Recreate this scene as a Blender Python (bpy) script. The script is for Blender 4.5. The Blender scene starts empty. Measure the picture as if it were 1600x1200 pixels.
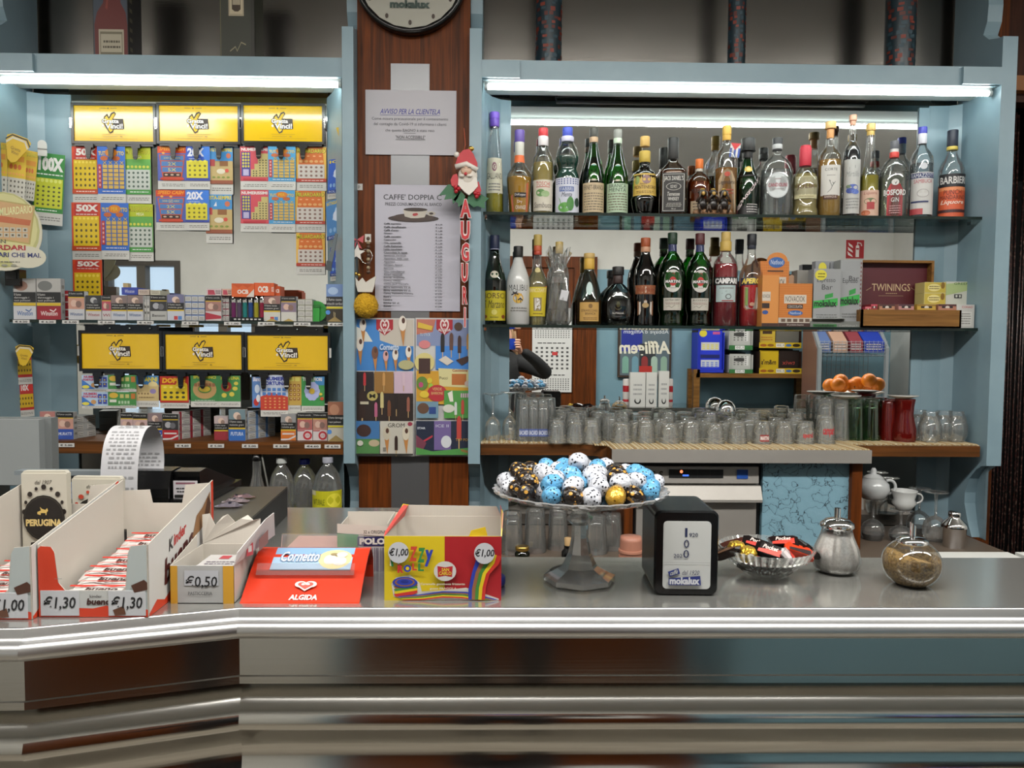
import bpy, bmesh, math, random
from mathutils import Vector, Matrix
random.seed(7)
sc = bpy.context.scene
COL = sc.collection
pi = math.pi
# ---------------------------------------------------------------- camera
CAMZ = 1.48
F = 1200.0
YAW, PIT, ROL = math.radians(1.1), math.radians(-3.0), math.radians(0.4)
fwd = Vector((math.sin(YAW)*math.cos(PIT), math.cos(YAW)*math.cos(PIT), math.sin(PIT)))
_r0 = Vector((math.cos(YAW), -math.sin(YAW), 0)); _u0 = _r0.cross(fwd)
RT = _r0*math.cos(ROL) + _u0*math.sin(ROL)
UP = _u0*math.cos(ROL) - _r0*math.sin(ROL)
cam = bpy.data.objects.new('camera', bpy.data.cameras.new('camera'))
COL.objects.link(cam); sc.camera = cam
cam.data.lens = 27.0; cam.data.sensor_width = 36.0; cam.data.clip_start = 0.02; cam.data.clip_end = 60
cam.matrix_world = Matrix(((RT.x, UP.x, -fwd.x, 0), (RT.y, UP.y, -fwd.y, 0), (RT.z, UP.z, -fwd.z, CAMZ), (0, 0, 0, 1)))
def ray(px, py): return fwd + RT*((px-800)/F) + UP*((600-py)/F)
def W(px, py, Y):
    d = ray(px, py); t = Y/d.y
    return (d.x*t, CAMZ + d.z*t)
def H(px, py, z):
    d = ray(px, py); t = (z-CAMZ)/d.z
    return (d.x*t, d.y*t)
def WX(px, py, Y): return W(px, py, Y)[0]
def WZ(px, py, Y): return W(px, py, Y)[1]
YM = 2.60                      # the mirror plane behind the shelves
# ---------------------------------------------------------------- light
world = bpy.data.worlds.new('world'); sc.world = world; world.use_nodes = True
bg = world.node_tree.nodes['Background']; bg.inputs[0].default_value = (0.62, 0.80, 1.0, 1); bg.inputs[1].default_value = 1.6
sc.view_settings.view_transform = 'Standard'; sc.view_settings.look = 'None'
sc.view_settings.gamma = 1.0; sc.view_settings.use_curve_mapping = False
sc.view_settings.exposure = -0.32
LED_E, TUBE_E, CEIL_W = 30.0, 18.0, 92.0
def area(name, loc, sx, sy, power, rot=(0, 0, 0), color=(1, 1, 1)):
    l = bpy.data.lights.new(name, 'AREA'); l.shape = 'RECTANGLE'; l.size = sx; l.size_y = sy
    l.energy = power; l.color = color
    o = bpy.data.objects.new(name, l); COL.objects.link(o); o.location = loc; o.rotation_euler = rot
    return o
area('ceiling_lamp_light', (0.2, 0.55, 2.80), 2.4, 0.12, CEIL_W, color=(1, .97, .92))
for _x, _y, _l, _k in ((.2, .55, 2.4, .45), (-2.4, .4, 1.4, .25), (2.3, .6, 1.4, .25)): area('added_ceiling_fill', (_x, _y, 2.845), _l, .06, CEIL_W*_k, (pi, 0, 0), (1, .97, .92))  # upward fill added above the fittings to brighten the mirrored ceiling
area('ceiling_lamp_light', (-2.4, 0.4, 2.80), 1.4, 0.16, CEIL_W*.5, color=(1, .97, .92))
area('ceiling_lamp_light', (2.3, 0.6, 2.80), 1.4, 0.16, CEIL_W*.4, color=(1, .97, .92))
c = sc.cycles
c.max_bounces = 12; c.diffuse_bounces = 3; c.glossy_bounces = 6; c.transmission_bounces = 10; c.transparent_max_bounces = 40
c.caustics_reflective = False; c.caustics_refractive = False; c.sample_clamp_indirect = 4.0
c.use_denoising = True
# ---------------------------------------------------------------- materials
MATS = {}
def lin(v): return v/12.92 if v <= .04045 else ((v+.055)/1.055)**2.4
def hexc(h):
    h = h.lstrip('#')
    if len(h) == 3: h = ''.join(a*2 for a in h)
    return tuple(lin(int(h[i:i+2], 16)/255) for i in (0, 2, 4)) + (1,)
def newmat(name):
    m = bpy.data.materials.new(name); m.use_nodes = True; nt = m.node_tree
    for n in list(nt.nodes):
        if n.type != 'OUTPUT_MATERIAL': nt.nodes.remove(n)
    return m, nt, nt.nodes['Material Output']
def princ(nt, out, col, rough=.5, metal=0, **kw):
    b = nt.nodes.new('ShaderNodeBsdfPrincipled'); b.inputs['Base Color'].default_value = col
    b.inputs['Roughness'].default_value = rough; b.inputs['Metallic'].default_value = metal
    for k, v in kw.items(): b.inputs[k.replace('_', ' ')].default_value = v
    nt.links.new(b.outputs[0], out.inputs[0]); return b
def noise(nt, scale, stretch=(1, 1, 1), detail=3, coord='Object'):
    tc = nt.nodes.new('ShaderNodeTexCoord'); mp = nt.nodes.new('ShaderNodeMapping'); mp.inputs['Scale'].default_value = stretch
    n = nt.nodes.new('ShaderNodeTexNoise'); n.inputs['Scale'].default_value = scale; n.inputs['Detail'].default_value = detail
    nt.links.new(tc.outputs[coord], mp.inputs[0]); nt.links.new(mp.outputs[0], n.inputs[0]); return n
def ramp(nt, src, stops):
    r = nt.nodes.new('ShaderNodeValToRGB'); e = r.color_ramp.elements
    e[0].position, e[0].color = stops[0]; e[1].position, e[1].color = stops[-1]
    for p_, c_ in stops[1:-1]:
        x = e.new(p_); x.color = c_
    nt.links.new(src, r.inputs[0]); return r
def bump(nt, src, b, strength, dist=.002):
    u = nt.nodes.new('ShaderNodeBump'); u.inputs['Strength'].default_value = strength; u.inputs['Distance'].default_value = dist
    nt.links.new(src, u.inputs['Height']); nt.links.new(u.outputs[0], b.inputs['Normal'])
def glassy(name, tint, refl=1.0, rough=.03, body=0.0, bodycol=(1, 1, 1, 1), blend=.32):
    """thin clear wall: tinted transparency + fresnel gloss (+ a little scattering body)"""
    m, nt, out = newmat(name)
    tr = nt.nodes.new('ShaderNodeBsdfTransparent'); tr.inputs[0].default_value = tint
    gl = nt.nodes.new('ShaderNodeBsdfGlossy'); gl.inputs['Roughness'].default_value = rough
    gl.inputs[0].default_value = (refl, refl, refl, 1)
    lw = nt.nodes.new('ShaderNodeLayerWeight'); lw.inputs['Blend'].default_value = blend
    rp = nt.nodes.new('ShaderNodeMath'); rp.operation = 'MULTIPLY_ADD'; rp.inputs[1].default_value = .75; rp.inputs[2].default_value = .05
    nt.links.new(lw.outputs['Fresnel'], rp.inputs[0])
    base = tr.outputs[0]
    if body > 0:
        di = nt.nodes.new('ShaderNodeBsdfDiffuse'); di.inputs[0].default_value = bodycol
        mx = nt.nodes.new('ShaderNodeMixShader'); mx.inputs[0].default_value = body
        nt.links.new(base, mx.inputs[1]); nt.links.new(di.outputs[0], mx.inputs[2]); base = mx.outputs[0]
    ms = nt.nodes.new('ShaderNodeMixShader')
    nt.links.new(rp.outputs[0], ms.inputs[0]); nt.links.new(base, ms.inputs[1]); nt.links.new(gl.outputs[0], ms.inputs[2])
    nt.links.new(ms.outputs[0], out.inputs[0]); return m
def mat(key):
    """'#rrggbb' print/paper, '#rrggbb/rough' , '#rrggbb/rough/metal', 'glass:#tint', 'liq:#tint:body', or a named one"""
    if key in MATS: return MATS[key]
    if key[0] == '#':
        p = key.split('/'); rough = float(p[1]) if len(p) > 1 else .5; metal = float(p[2]) if len(p) > 2 else 0
        m, nt, out = newmat('paint_' + p[0][1:])
        princ(nt, out, hexc(p[0]), rough, metal)
    elif key.startswith('glass:'):
        m = glassy('tinted_glass', hexc(key[6:]))
    elif key.startswith('liq:'):
        p = key.split(':'); cc = hexc(p[1]); bo = float(p[2]); lum = max(cc[:3]); k = 1.35 if lum > .15 else 1.15
        bc = tuple(min(1, v*k) for v in cc[:3])+(1,); m = glassy('liquid', bc, refl=.3, body=min(.97, bo+(.22 if bo > .2 else 0)), bodycol=bc)
    elif key.startswith('emit:'):
        p = key.split(':'); m, nt, out = newmat('emitter')
        e = nt.nodes.new('ShaderNodeEmission'); e.inputs[0].default_value = hexc(p[1]); e.inputs[1].default_value = float(p[2])
        nt.links.new(e.outputs[0], out.inputs[0])
    else: raise KeyError(key)
    MATS[key] = m; return m
def defmats():
    # painted blue board
    m, nt, out = newmat('blue_paint'); b = princ(nt, out, hexc('#8099a4'), .38)
    n = noise(nt, 6, detail=5); r = ramp(nt, n.outputs[0], [(.3, hexc('#7a939e')), (.7, hexc('#869ea8'))]); nt.links.new(r.outputs[0], b.inputs[0])
    n2 = noise(nt, 40, (1, 1, .2)); bump(nt, n2.outputs[0], b, .15, .001); MATS['blue'] = m
    # cracked blue paint
    m, nt, out = newmat('cracked_blue'); b = princ(nt, out, (1, 1, 1, 1), .5)
    tc = nt.nodes.new('ShaderNodeTexCoord'); nz = nt.nodes.new('ShaderNodeTexNoise'); nz.inputs['Scale'].default_value = 9; nz.inputs['Detail'].default_value = 6
    nt.links.new(tc.outputs['Object'], nz.inputs[0])
    mx = nt.nodes.new('ShaderNodeMixRGB'); mx.inputs[0].default_value = .3
    nt.links.new(tc.outputs['Object'], mx.inputs[1]); nt.links.new(nz.outputs[1], mx.inputs[2])
    vo = nt.nodes.new('ShaderNodeTexVoronoi'); vo.feature = 'DISTANCE_TO_EDGE'; vo.inputs['Scale'].default_value = 17
    nt.links.new(mx.outputs[0], vo.inputs['Vector'])
    r = ramp(nt, vo.outputs[0], [(.0, hexc('#2c3d45')), (.010, hexc('#34464e')), (.022, hexc('#79a0b0')), (1, hexc('#86aabb'))])
    n3 = nt.nodes.new('ShaderNodeTexNoise'); n3.inputs['Scale'].default_value = 5.5; nt.links.new(tc.outputs['Object'], n3.inputs[0])
    r3 = ramp(nt, n3.outputs[0], [(.66, (0, 0, 0, 1)), (.67, (1, 1, 1, 1))])
    m2 = nt.nodes.new('ShaderNodeMixRGB'); nt.links.new(r3.outputs[0], m2.inputs[0]); nt.links.new(r.outputs[0], m2.inputs[1]); m2.inputs[2].default_value = hexc('#77706a')
    nt.links.new(m2.outputs[0], b.inputs[0]); bump(nt, vo.outputs[0], b, .5); MATS['cracked'] = m
    # wood, vertical and horizontal grain
    for nm, st, a, c2 in (('wood_v', (26, 26, 1.1), '#2b1405', '#74390d'), ('wood_h', (1.0, 26, 26), '#35200d', '#6b3f19'),
                          ('wood_box', (1.5, 30, 30), '#5b3c1c', '#8a6231'), ('wood_dark', (20, 20, 1), '#26140c', '#4e2a1a')):
        m, nt, out = newmat(nm); b = princ(nt, out, (1, 1, 1, 1), .5, Specular_IOR_Level=.2)
        n = noise(nt, 3.2, st, 6); n.inputs['Distortion'].default_value = .6
        r = ramp(nt, n.outputs[0], [(.25, hexc(a)), (.75, hexc(c2))]); nt.links.new(r.outputs[0], b.inputs[0])
        bump(nt, n.outputs[0], b, .12, .001); MATS[nm] = m
    # steels
    for nm, col, ro, st, bs in (('steel_h', '#b4b3af', .12, (.5, 30, 30), .02), ('steel_top', '#c4c4bf', .16, (.8, 9, 9), .03),
                                ('steel_wall', '#8b8883', .21, (1.2, 50, 60), .1), ('steel_bright', '#bababa', .32, (.6, 20, 20), .02),
                                ('steel_panel', '#a8a49e', .5, (40, 40, 1), .08)):
        m, nt, out = newmat(nm); b = princ(nt, out, hexc(col), ro, .6 if nm == 'steel_panel' else (.84 if nm == 'steel_top' else 1.0))
        n = noise(nt, 6, st, 4); bump(nt, n.outputs[0], b, bs, .002)
        n2 = noise(nt, 3, (1, 1, 1), 5); r = nt.nodes.new('ShaderNodeMapRange'); r.inputs[3].default_value = ro*.75; r.inputs[4].default_value = ro*1.35
        nt.links.new(n2.outputs[0], r.inputs[0]); nt.links.new(r.outputs[0], b.inputs['Roughness']); MATS[nm] = m
    m, nt, out = newmat('mirror'); princ(nt, out, (.86, .88, .87, 1), .0, 1.0); MATS['mirror'] = m
    m, nt, out = newmat('chrome'); princ(nt, out, (.8, .8, .8, 1), .06, 1.0); MATS['chrome'] = m
    m, nt, out = newmat('gold'); princ(nt, out, hexc('#c9a558'), .28, 1.0); MATS['gold'] = m
    m, nt, out = newmat('gold_foil'); b = princ(nt, out, hexc('#c8a33a'), .3, .85); n = noise(nt, 160); bump(nt, n.outputs[0], b, .8, .004); MATS['gold_foil'] = m
    m, nt, out = newmat('black_gloss'); princ(nt, out, hexc('#0c0c0d'), .22); MATS['black'] = m
    m, nt, out = newmat('black_matte'); princ(nt, out, hexc('#151515'), .6); MATS['blackm'] = m
    m, nt, out = newmat('black_jacket'); b = princ(nt, out, hexc('#0e0f11'), .8); n = noise(nt, 60); bump(nt, n.outputs[0], b, .4, .003); MATS['jacket'] = m
    m, nt, out = newmat('skin'); princ(nt, out, hexc('#c99a82'), .5, Subsurface_Weight=.08); MATS['skin'] = m
    m, nt, out = newmat('hair_blond'); b = princ(nt, out, hexc('#8a6a48'), .5); n = noise(nt, 30, (12, 12, 1)); bump(nt, n.outputs[0], b, .8, .005); MATS['hair'] = m
    m, nt, out = newmat('cardboard_white'); b = princ(nt, out, hexc('#bdb7ad'), .7); n = noise(nt, 30, (14, 14, .3)); bump(nt, n.outputs[0], b, .06, .002); MATS['board'] = m
    m, nt, out = newmat('cream_card'); princ(nt, out, hexc('#d8cdb4'), .7); MATS['cream'] = m
    MATS['crystal'] = glassy('cut_crystal', (.96, .965, .96, 1), 1.0, .03, .2, (1, 1, 1, 1), .62)
    MATS['clear'] = glassy('clear_glass', (.985, .99, .985, 1), 1.0, .05, .06, (.95, .97, .95, 1))
    MATS['clearb'] = glassy('bottle_clear', (.98, .985, .98, 1), 1.0, .03, .012, (.95, .97, .95, 1))
    MATS['shelf_glass'] = glassy('shelf_glass', (.80, .88, .85, 1), .9)
    MATS['cello'] = glassy('cellophane', (.93, .93, .93, 1), 1.0, .12, .10, (.8, .8, .78, 1))
    MATS['acrylic'] = glassy('acrylic', (.93, .92, .92, 1), 1.0, .05, .06, (.9, .8, .8, 1))
    MATS['red_glass'] = glassy('red_glass', hexc('#c4443c'), .8, .05, .18, hexc('#b02822'))
    MATS['green_glass'] = glassy('pale_green_glass', hexc('#cfe6d2'), 1.0)
    # sugar
    for nm, a, c2 in (('sugar_white', '#dedad4', '#f2efea'), ('sugar_brown', '#6e5326', '#a8874c')):
        m, nt, out = newmat(nm); b = princ(nt, out, (1, 1, 1, 1), .8); n = noise(nt, 260, detail=2)
        r = ramp(nt, n.outputs[0], [(.35, hexc(a)), (.65, hexc(c2))]); nt.links.new(r.outputs[0], b.inputs[0]); bump(nt, n.outputs[0], b, .6 if nm == 'sugar_brown' else .1, .003); MATS[nm] = m
    # walls
    for nm, a, c2, sc_ in (('wall_white', '#cbcac4', '#d6d5cf', 4), ('wall_blue', '#6f93a2', '#7a9dab', 4), ('floor', '#8a8275', '#a39b8d', 3), ('ceiling', '#c2c1bd', '#cccbc8', 2)):
        m, nt, out = newmat(nm); b = princ(nt, out, (1, 1, 1, 1), .55 if nm != 'floor' else .3); n = noise(nt, sc_, detail=5)
        r = ramp(nt, n.outputs[0], [(.3, hexc(a)), (.7, hexc(c2))]); nt.links.new(r.outputs[0], b.inputs[0]); MATS[nm] = m
    # orange
    m, nt, out = newmat('orange_peel'); b = princ(nt, out, hexc('#e07c10'), .4); n = noise(nt, 220); bump(nt, n.outputs[0], b, .3, .002); MATS['orange'] = m
    # woven placemat base
    m, nt, out = newmat('bamboo_mat'); b = princ(nt, out, (1, 1, 1, 1), .6); n = noise(nt, 120, (1, .15, 1), 2)
    r = ramp(nt, n.outputs[0], [(.35, hexc('#a8865a')), (.5, hexc('#cdbb98')), (.65, hexc('#ddd0b4'))]); nt.links.new(r.outputs[0], b.inputs[0]); MATS['mat'] = m
    m, nt, out = newmat('pompom'); b = princ(nt, out, hexc('#c79a1a'), .9); n = noise(nt, 140); bump(nt, n.outputs[0], b, 1, .01); MATS['pompom'] = m
    m, nt, out = newmat('curtain'); b = princ(nt, out, (1, 1, 1, 1), .35); n = noise(nt, 60, (2, 2, 2), 2)
    r = ramp(nt, n.outputs[0], [(.45, hexc('#100a09')), (.55, hexc('#3a1613')), (.72, hexc('#6a5a50'))]); nt.links.new(r.outputs[0], b.inputs[0]); MATS['curtain'] = m
    m, nt, out = newmat('led'); e = nt.nodes.new('ShaderNodeEmission'); e.inputs[0].default_value = (.92, 1, .97, 1); e.inputs[1].default_value = LED_E; nt.links.new(e.outputs[0], out.inputs[0]); MATS['led'] = m
    m, nt, out = newmat('tube'); e = nt.nodes.new('ShaderNodeEmission'); e.inputs[0].default_value = (1, .97, .92, 1); e.inputs[1].default_value = TUBE_E; nt.links.new(e.outputs[0], out.inputs[0]); MATS['tube'] = m
defmats()
# ---------------------------------------------------------------- mesh builder
GLY = {}
def glyphs(txt, shear=0.0, bold=0.0):
    """triangulated text, normalised to its bounding box"""
    k = (txt, shear, bold)
    if k not in GLY:
        cu = bpy.data.curves.new('t', 'FONT'); cu.body = txt; cu.resolution_u = 2; cu.shear = shear; cu.offset = bold
        cu.align_x = 'CENTER' if '\n' in txt else 'LEFT'
        o = bpy.data.objects.new('t', cu); me = bpy.data.meshes.new_from_object(o)
        vs = [(v.co.x, v.co.y) for v in me.vertices]; fs = [tuple(p.vertices) for p in me.polygons]
        bpy.data.objects.remove(o); bpy.data.curves.remove(cu); bpy.data.meshes.remove(me)
        if vs:
            x0 = min(v[0] for v in vs); x1 = max(v[0] for v in vs); y0 = min(v[1] for v in vs); y1 = max(v[1] for v in vs)
            vs = [((x-x0)/max(x1-x0, 1e-6), (y-y0)/max(y1-y0, 1e-6)) for x, y in vs]
        GLY[k] = (vs, fs)
    return GLY[k]
class MB:
    def __init__(s): s.v = []; s.f = []; s.mi = []; s.mats = []; s.sm = []; s.T = None
    def m(s, key):
        if key not in s.mats: s.mats.append(key)
        return s.mats.index(key)
    def add(s, vs, fs, key, smooth=False):
        b = len(s.v)
        if s.T is not None: vs = [tuple(s.T @ Vector(p)) for p in vs]
        s.v += [tuple(p) for p in vs]; k = s.m(key)
        for f in fs: s.f.append(tuple(b+i for i in f)); s.mi.append(k); s.sm.append(smooth)
        return s
    def box(s, x0, x1, y0, y1, z0, z1, key, bev=0):
        if bev:
            b = bev
            prof = [(x0+b, y0), (x1-b, y0), (x1, y0+b), (x1, y1-b), (x1-b, y1), (x0+b, y1), (x0, y1-b), (x0, y0+b)]
            return s.prism(prof, z0, z1, key)
        v = [(x, y, z) for z in (z0, z1) for y in (y0, y1) for x in (x0, x1)]
        return s.add(v, [(0, 2, 3, 1), (4, 5, 7, 6), (0, 1, 5, 4), (2, 6, 7, 3), (0, 4, 6, 2), (1, 3, 7, 5)], key)
    def prism(s, poly, z0, z1, key, axis='z', smooth=False, caps=True):
        n = len(poly)
        def P(a, b, t): return (a, b, t) if axis == 'z' else ((t, a, b) if axis == 'x' else (a, t, b))
        v = [P(a, b, z0) for a, b in poly] + [P(a, b, z1) for a, b in poly]
        f = [(i, (i+1) % n, n+(i+1) % n, n+i) for i in range(n)]
        s.add(v, f, key, smooth)
        if caps: s.add(v, [tuple(range(n-1, -1, -1)), tuple(range(n, 2*n))], key)
        return s
    def lathe(s, prof, key, n=24, c=(0, 0, 0), sx=1, sy=1, sq=0, flute=0, nf=12, smooth=True, twist=0):
        vs = []; m = len(prof)
        for j, (r, z) in enumerate(prof):
            for i in range(n):
                a = 2*pi*i/n
                p = xsec(a, r, sx, sy, sq); k = 1+flute*math.cos(nf*a+twist*z)
                vs.append((c[0]+p[0]*k, c[1]+p[1]*k, c[2]+z))
        fs = [(j*n+i, j*n+(i+1) % n, (j+1)*n+(i+1) % n, (j+1)*n+i) for j in range(m-1) for i in range(n)]
        s.add(vs, fs, key, smooth)
        if prof[0][0] > 1e-5: s.add(vs[:n], [tuple(range(n-1, -1, -1))], key)
        if prof[-1][0] > 1e-5: s.add(vs[-n:], [tuple(range(n))], key)
        return s
    def tube(s, pts, r, key, n=8, caps=True):
        pts = [Vector(p) for p in pts]; vs = []; L = len(pts)
        rr = r if isinstance(r, (list, tuple)) else [r]*L
        prev = None
        for j, p in enumerate(pts):
            t = (pts[min(j+1, L-1)]-pts[max(j-1, 0)]).normalized()
            if prev is None:
                a = Vector((0, 0, 1)) if abs(t.z) < .9 else Vector((1, 0, 0)); u = t.cross(a).normalized()
            else: u = (prev - t*prev.dot(t)).normalized()
            prev = u; w = t.cross(u)
            for i in range(n):
                an = 2*pi*i/n; vs.append(p + (u*math.cos(an)+w*math.sin(an))*rr[j])
        fs = [(j*n+i, j*n+(i+1) % n, (j+1)*n+(i+1) % n, (j+1)*n+i) for j in range(L-1) for i in range(n)]
        if caps: fs += [tuple(range(n-1, -1, -1)), tuple(range((L-1)*n, L*n))]
        return s.add(vs, fs, key, True)
    def ball(s, c, r, key, n=14, m=9, sx=1, sy=1, sz=1):
        vs = []
        for j in range(m+1):
            t = pi*j/m
            for i in range(n):
                a = 2*pi*i/n; vs.append((c[0]+r*sx*math.sin(t)*math.cos(a), c[1]+r*sy*math.sin(t)*math.sin(a), c[2]+r*sz*math.cos(t)))
        fs = [(j*n+i, (j+1)*n+i, (j+1)*n+(i+1) % n, j*n+(i+1) % n) for j in range(m) for i in range(n)]
        return s.add(vs, fs, key, True)
    def build(s, name, parent=None, loc=None, rot=None, label=None, cat=None, group=None, kind=None):
        me = bpy.data.meshes.new(name); me.from_pydata(s.v, [], s.f)
        for k in s.mats: me.materials.append(mat(k) if k not in MATS else MATS[k])
        me.polygons.foreach_set('material_index', s.mi); me.polygons.foreach_set('use_smooth', s.sm)
        me.update()
        o = bpy.data.objects.new(name, me); COL.objects.link(o)
        if parent: o.parent = parent
        if loc: o.location = loc
        if rot: o.rotation_euler = rot
        tag(o, label, cat, group, kind); return o
def tag(o, label=None, cat=None, group=None, kind=None):
    if label: o['label'] = label
    if cat: o['category'] = cat
    if group: o['group'] = group
    if kind: o['kind'] = kind
    return o
def empty(name, loc, label, cat, group=None, rot=None):
    o = bpy.data.objects.new(name, None); COL.objects.link(o); o.location = loc; o.empty_display_size = .02
    if rot: o.rotation_euler = rot
    return tag(o, label, cat, group)
def copy_tree(o, parent=None):
    c_ = o.copy(); COL.objects.link(c_); c_.parent = parent
    for ch in list(o.children): copy_tree(ch, c_)
    return c_
def struct(mb, name): return mb.build(name, kind='structure')
def xsec(a, r, sx=1, sy=1, sq=0):
    ca, sa = math.cos(a), math.sin(a)
    if sq:
        k = (abs(ca)**sq + abs(sa)**sq)**(-1.0/sq)
        return (r*k*ca*sx, r*k*sa*sy)
    return (r*ca*sx, r*sa*sy)
# ---------------------------------------------------------------- flat print (u right, v down, 0..1)
def plane_map(w, h, x0=0, z0=0, y=0):
    """face towards -Y; (x0,z0) bottom left"""
    return (lambda u, v, l: (x0+u*w, y-l, z0+(1-v)*h)), False
def cyl_map(r, z0, z1, half, sx=1, sy=1, sq=0, center=-pi/2, rtop=None):
    def fn(u, v, l):
        rr = r if rtop is None else rtop + (r-rtop)*v
        a = center + (u-.5)*2*half; p = xsec(a, rr, sx, sy, sq); n = math.hypot(*p)
        return (p[0]*(1+l/n), p[1]*(1+l/n), z1+(z0-z1)*v)
    return fn, True
def frame_map(o, ux, vy, n):
    o, ux, vy, n = Vector(o), Vector(ux), Vector(vy), Vector(n)
    return (lambda u, v, l: tuple(o+ux*u+vy*v+n*l)), False
EPS = .00018
def art(mb, fm, ops, base=None, eps=EPS):
    fn, curved = fm
    l = .0004
    def quad(c_, u0, v0, u1, v1, l):
        n = max(1, int(abs(u1-u0)*14)) if curved else 1
        vs = []
        for i in range(n+1):
            u = u0+(u1-u0)*i/n; vs += [fn(u, v1, l), fn(u, v0, l)]
        mb.add(vs, [(2*i, 2*i+2, 2*i+3, 2*i+1) for i in range(n)], c_)
    if base: quad(base, 0, 0, 1, 1, l); l += eps
    for op in ops:
        k, c_ = op[0], op[1]
        if k == 'r': quad(c_, *op[2:6], l)
        elif k == 'e':
            cu, cv, ru, rv = op[2:6]; n = 20
            mb.add([fn(cu, cv, l)] + [fn(cu+ru*math.cos(2*pi*i/n), cv+rv*math.sin(2*pi*i/n), l) for i in range(n)], [(0, 1+i, 1+(i+1) % n) for i in range(n)], c_)
        elif k == 'p':
            mb.add([fn(u, v, l) for u, v in op[2]], [tuple(range(len(op[2])))], c_)
        elif k == 't':
            u0, v0, u1, v1 = op[3:7]; sh = op[7] if len(op) > 7 else 0; bo = op[8] if len(op) > 8 else 0; ro = op[9] if len(op) > 9 else 0
            vs, fs = glyphs(op[2], sh, bo)
            mb.add([fn(u0+(u1-u0)*x, v1+(v0-v1)*y+ro*(x-.5), l) for x, y in vs], fs, c_)
        elif k == 'g':      # grid of cells: u0 v0 u1 v1 nx ny fill [ellipse]
            u0, v0, u1, v1, nx, ny, fi = op[2:9]; el = len(op) > 9
            for i in range(nx):
                for j in range(ny):
                    cu = u0+(u1-u0)*(i+.5)/nx; cv = v0+(v1-v0)*(j+.5)/ny; du = (u1-u0)/nx*fi/2; dv = (v1-v0)/ny*fi/2
                    if el:
                        mb.add([fn(cu+du*math.cos(pi*q/4), cv+dv*math.sin(pi*q/4), l) for q in range(8)], [tuple(range(8))], c_)
                    else: mb.add([fn(cu-du, cv-dv, l), fn(cu+du, cv-dv, l), fn(cu+du, cv+dv, l), fn(cu-du, cv+dv, l)], [(0, 1, 2, 3)], c_)
        elif k == 'tl':     # lines of small unreadable print
            u0, v0, u1, v1, nl = op[2:7]; rnd = random.Random(len(mb.v))
            for j in range(nl):
                v = v0+(v1-v0)*(j+.3)/nl; dv = (v1-v0)/nl*.4; u = u0+rnd.random()*.1*(u1-u0)
                while u < u1-.03*(u1-u0):
                    w = (u1-u0)*(.05+.12*rnd.random()); e = min(u+w, u1); mb.add([fn(u, v, l), fn(e, v, l), fn(e, v+dv, l), fn(u, v+dv, l)], [(0, 1, 2, 3)], c_)
                    u = e+(u1-u0)*.03
        elif k == 'l':      # polyline, width in u units with aspect
            pts, w = op[2], op[3]; asp = op[4] if len(op) > 4 else 1
            for (a0, b0), (a1, b1) in zip(pts, pts[1:]):
                dx, dy = (a1-a0), (b1-b0)/asp; L = math.hypot(dx, dy) or 1; nx, ny = -dy/L*w/2, dx/L*w/2*asp
                ex, ey = dx/L*w*.3, dy/L*w*.3*asp
                mb.add([fn(a0-ex+nx, b0-ey+ny, l), fn(a1+ex+nx, b1+ey+ny, l), fn(a1+ex-nx, b1+ey-ny, l), fn(a0-ex-nx, b0-ey-ny, l)], [(0, 1, 2, 3)], c_)
        l += eps
    return mb
# 3-D outline letters (vertical hanging words)
def letters3d(mb, txt, x0, x1, z0, z1, y0, y1, key, bold=.0, shear=0):
    vs, fs = glyphs(txt, shear, bold); n = len(vs)
    v = [(x0+(x1-x0)*a, y0, z0+(z1-z0)*b) for a, b in vs] + [(x0+(x1-x0)*a, y1, z0+(z1-z0)*b) for a, b in vs]
    f = [tuple(reversed(q)) for q in fs] + [tuple(i+n for i in q) for q in fs]
    ed = {}
    for q in fs:
        for i in range(len(q)):
            e = (q[i], q[(i+1) % len(q)]); ed[e] = 1
    for (a, b) in list(ed):
        if (b, a) not in ed: f.append((a, b, b+n, a+n))
    mb.add(v, f, key)
# ================================================================ the room
ZC, YB, XL, XR = 2.9, -1.2, -4.2, 3.3
def YX(px, py, X):
    d = ray(px, py); return X*d.y/d.x
def B(px, py, Yw):             # a point seen in the mirror, standing at depth Yw of the room
    return W(px, py, 2*YM-Yw)
struct(MB().box(XL, XR, YB-.4, 3.4, -.05, 0, 'floor'), 'floor')
struct(MB().box(XL, XR, YB-.4, 3.4, ZC, ZC+.05, 'ceiling'), 'ceiling')
ZB = B(950, 421, YB)[1]        # top of the blue dado on the wall behind the guest
wx0, wx1 = B(163, 500, YB)[0], B(283, 500, YB)[0]; wz0, wz1 = B(200, 660, YB)[1], B(220, 407, YB)[1]
ux0, ux1 = B(296, 500, YB)[0], B(402, 500, YB)[0]; uz1 = B(300, 497, YB)[1]
m = MB()
for x0, x1, z0, z1, k in ((XL, wx0, 0, ZC, 'wall_white'), (wx0, wx1, 0, wz0, 'wall_white'), (wx0, wx1, wz1, ZC, 'wall_white'),
                          (wx1, ux0, 0, ZC, 'wall_white'), (ux0, ux1, 0, wz0, 'wall_white'), (ux0, ux1, uz1, ZC, 'wall_white'), (ux1, -.72, 0, ZC, 'wall_white'),
                          (-.72, XR, ZB, ZC, 'wall_white'), (-.72, XR, 0, ZB, 'wall_blue')):
    m.box(x0, x1, YB-.1, YB, z0, z1, k)
struct(m, 'wall_rear')
struct(MB().box(XL-.05, XL, YB-.4, 3.4, 0, ZC, 'wall_white'), 'wall_left')
struct(MB().box(XR, XR+.05, YB-.4, 3.4, 0, ZC, 'wall_white'), 'wall_right')
m = MB().box(XL, 1.64, 2.68, 2.75, 0, ZC, 'steel_wall')
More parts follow.
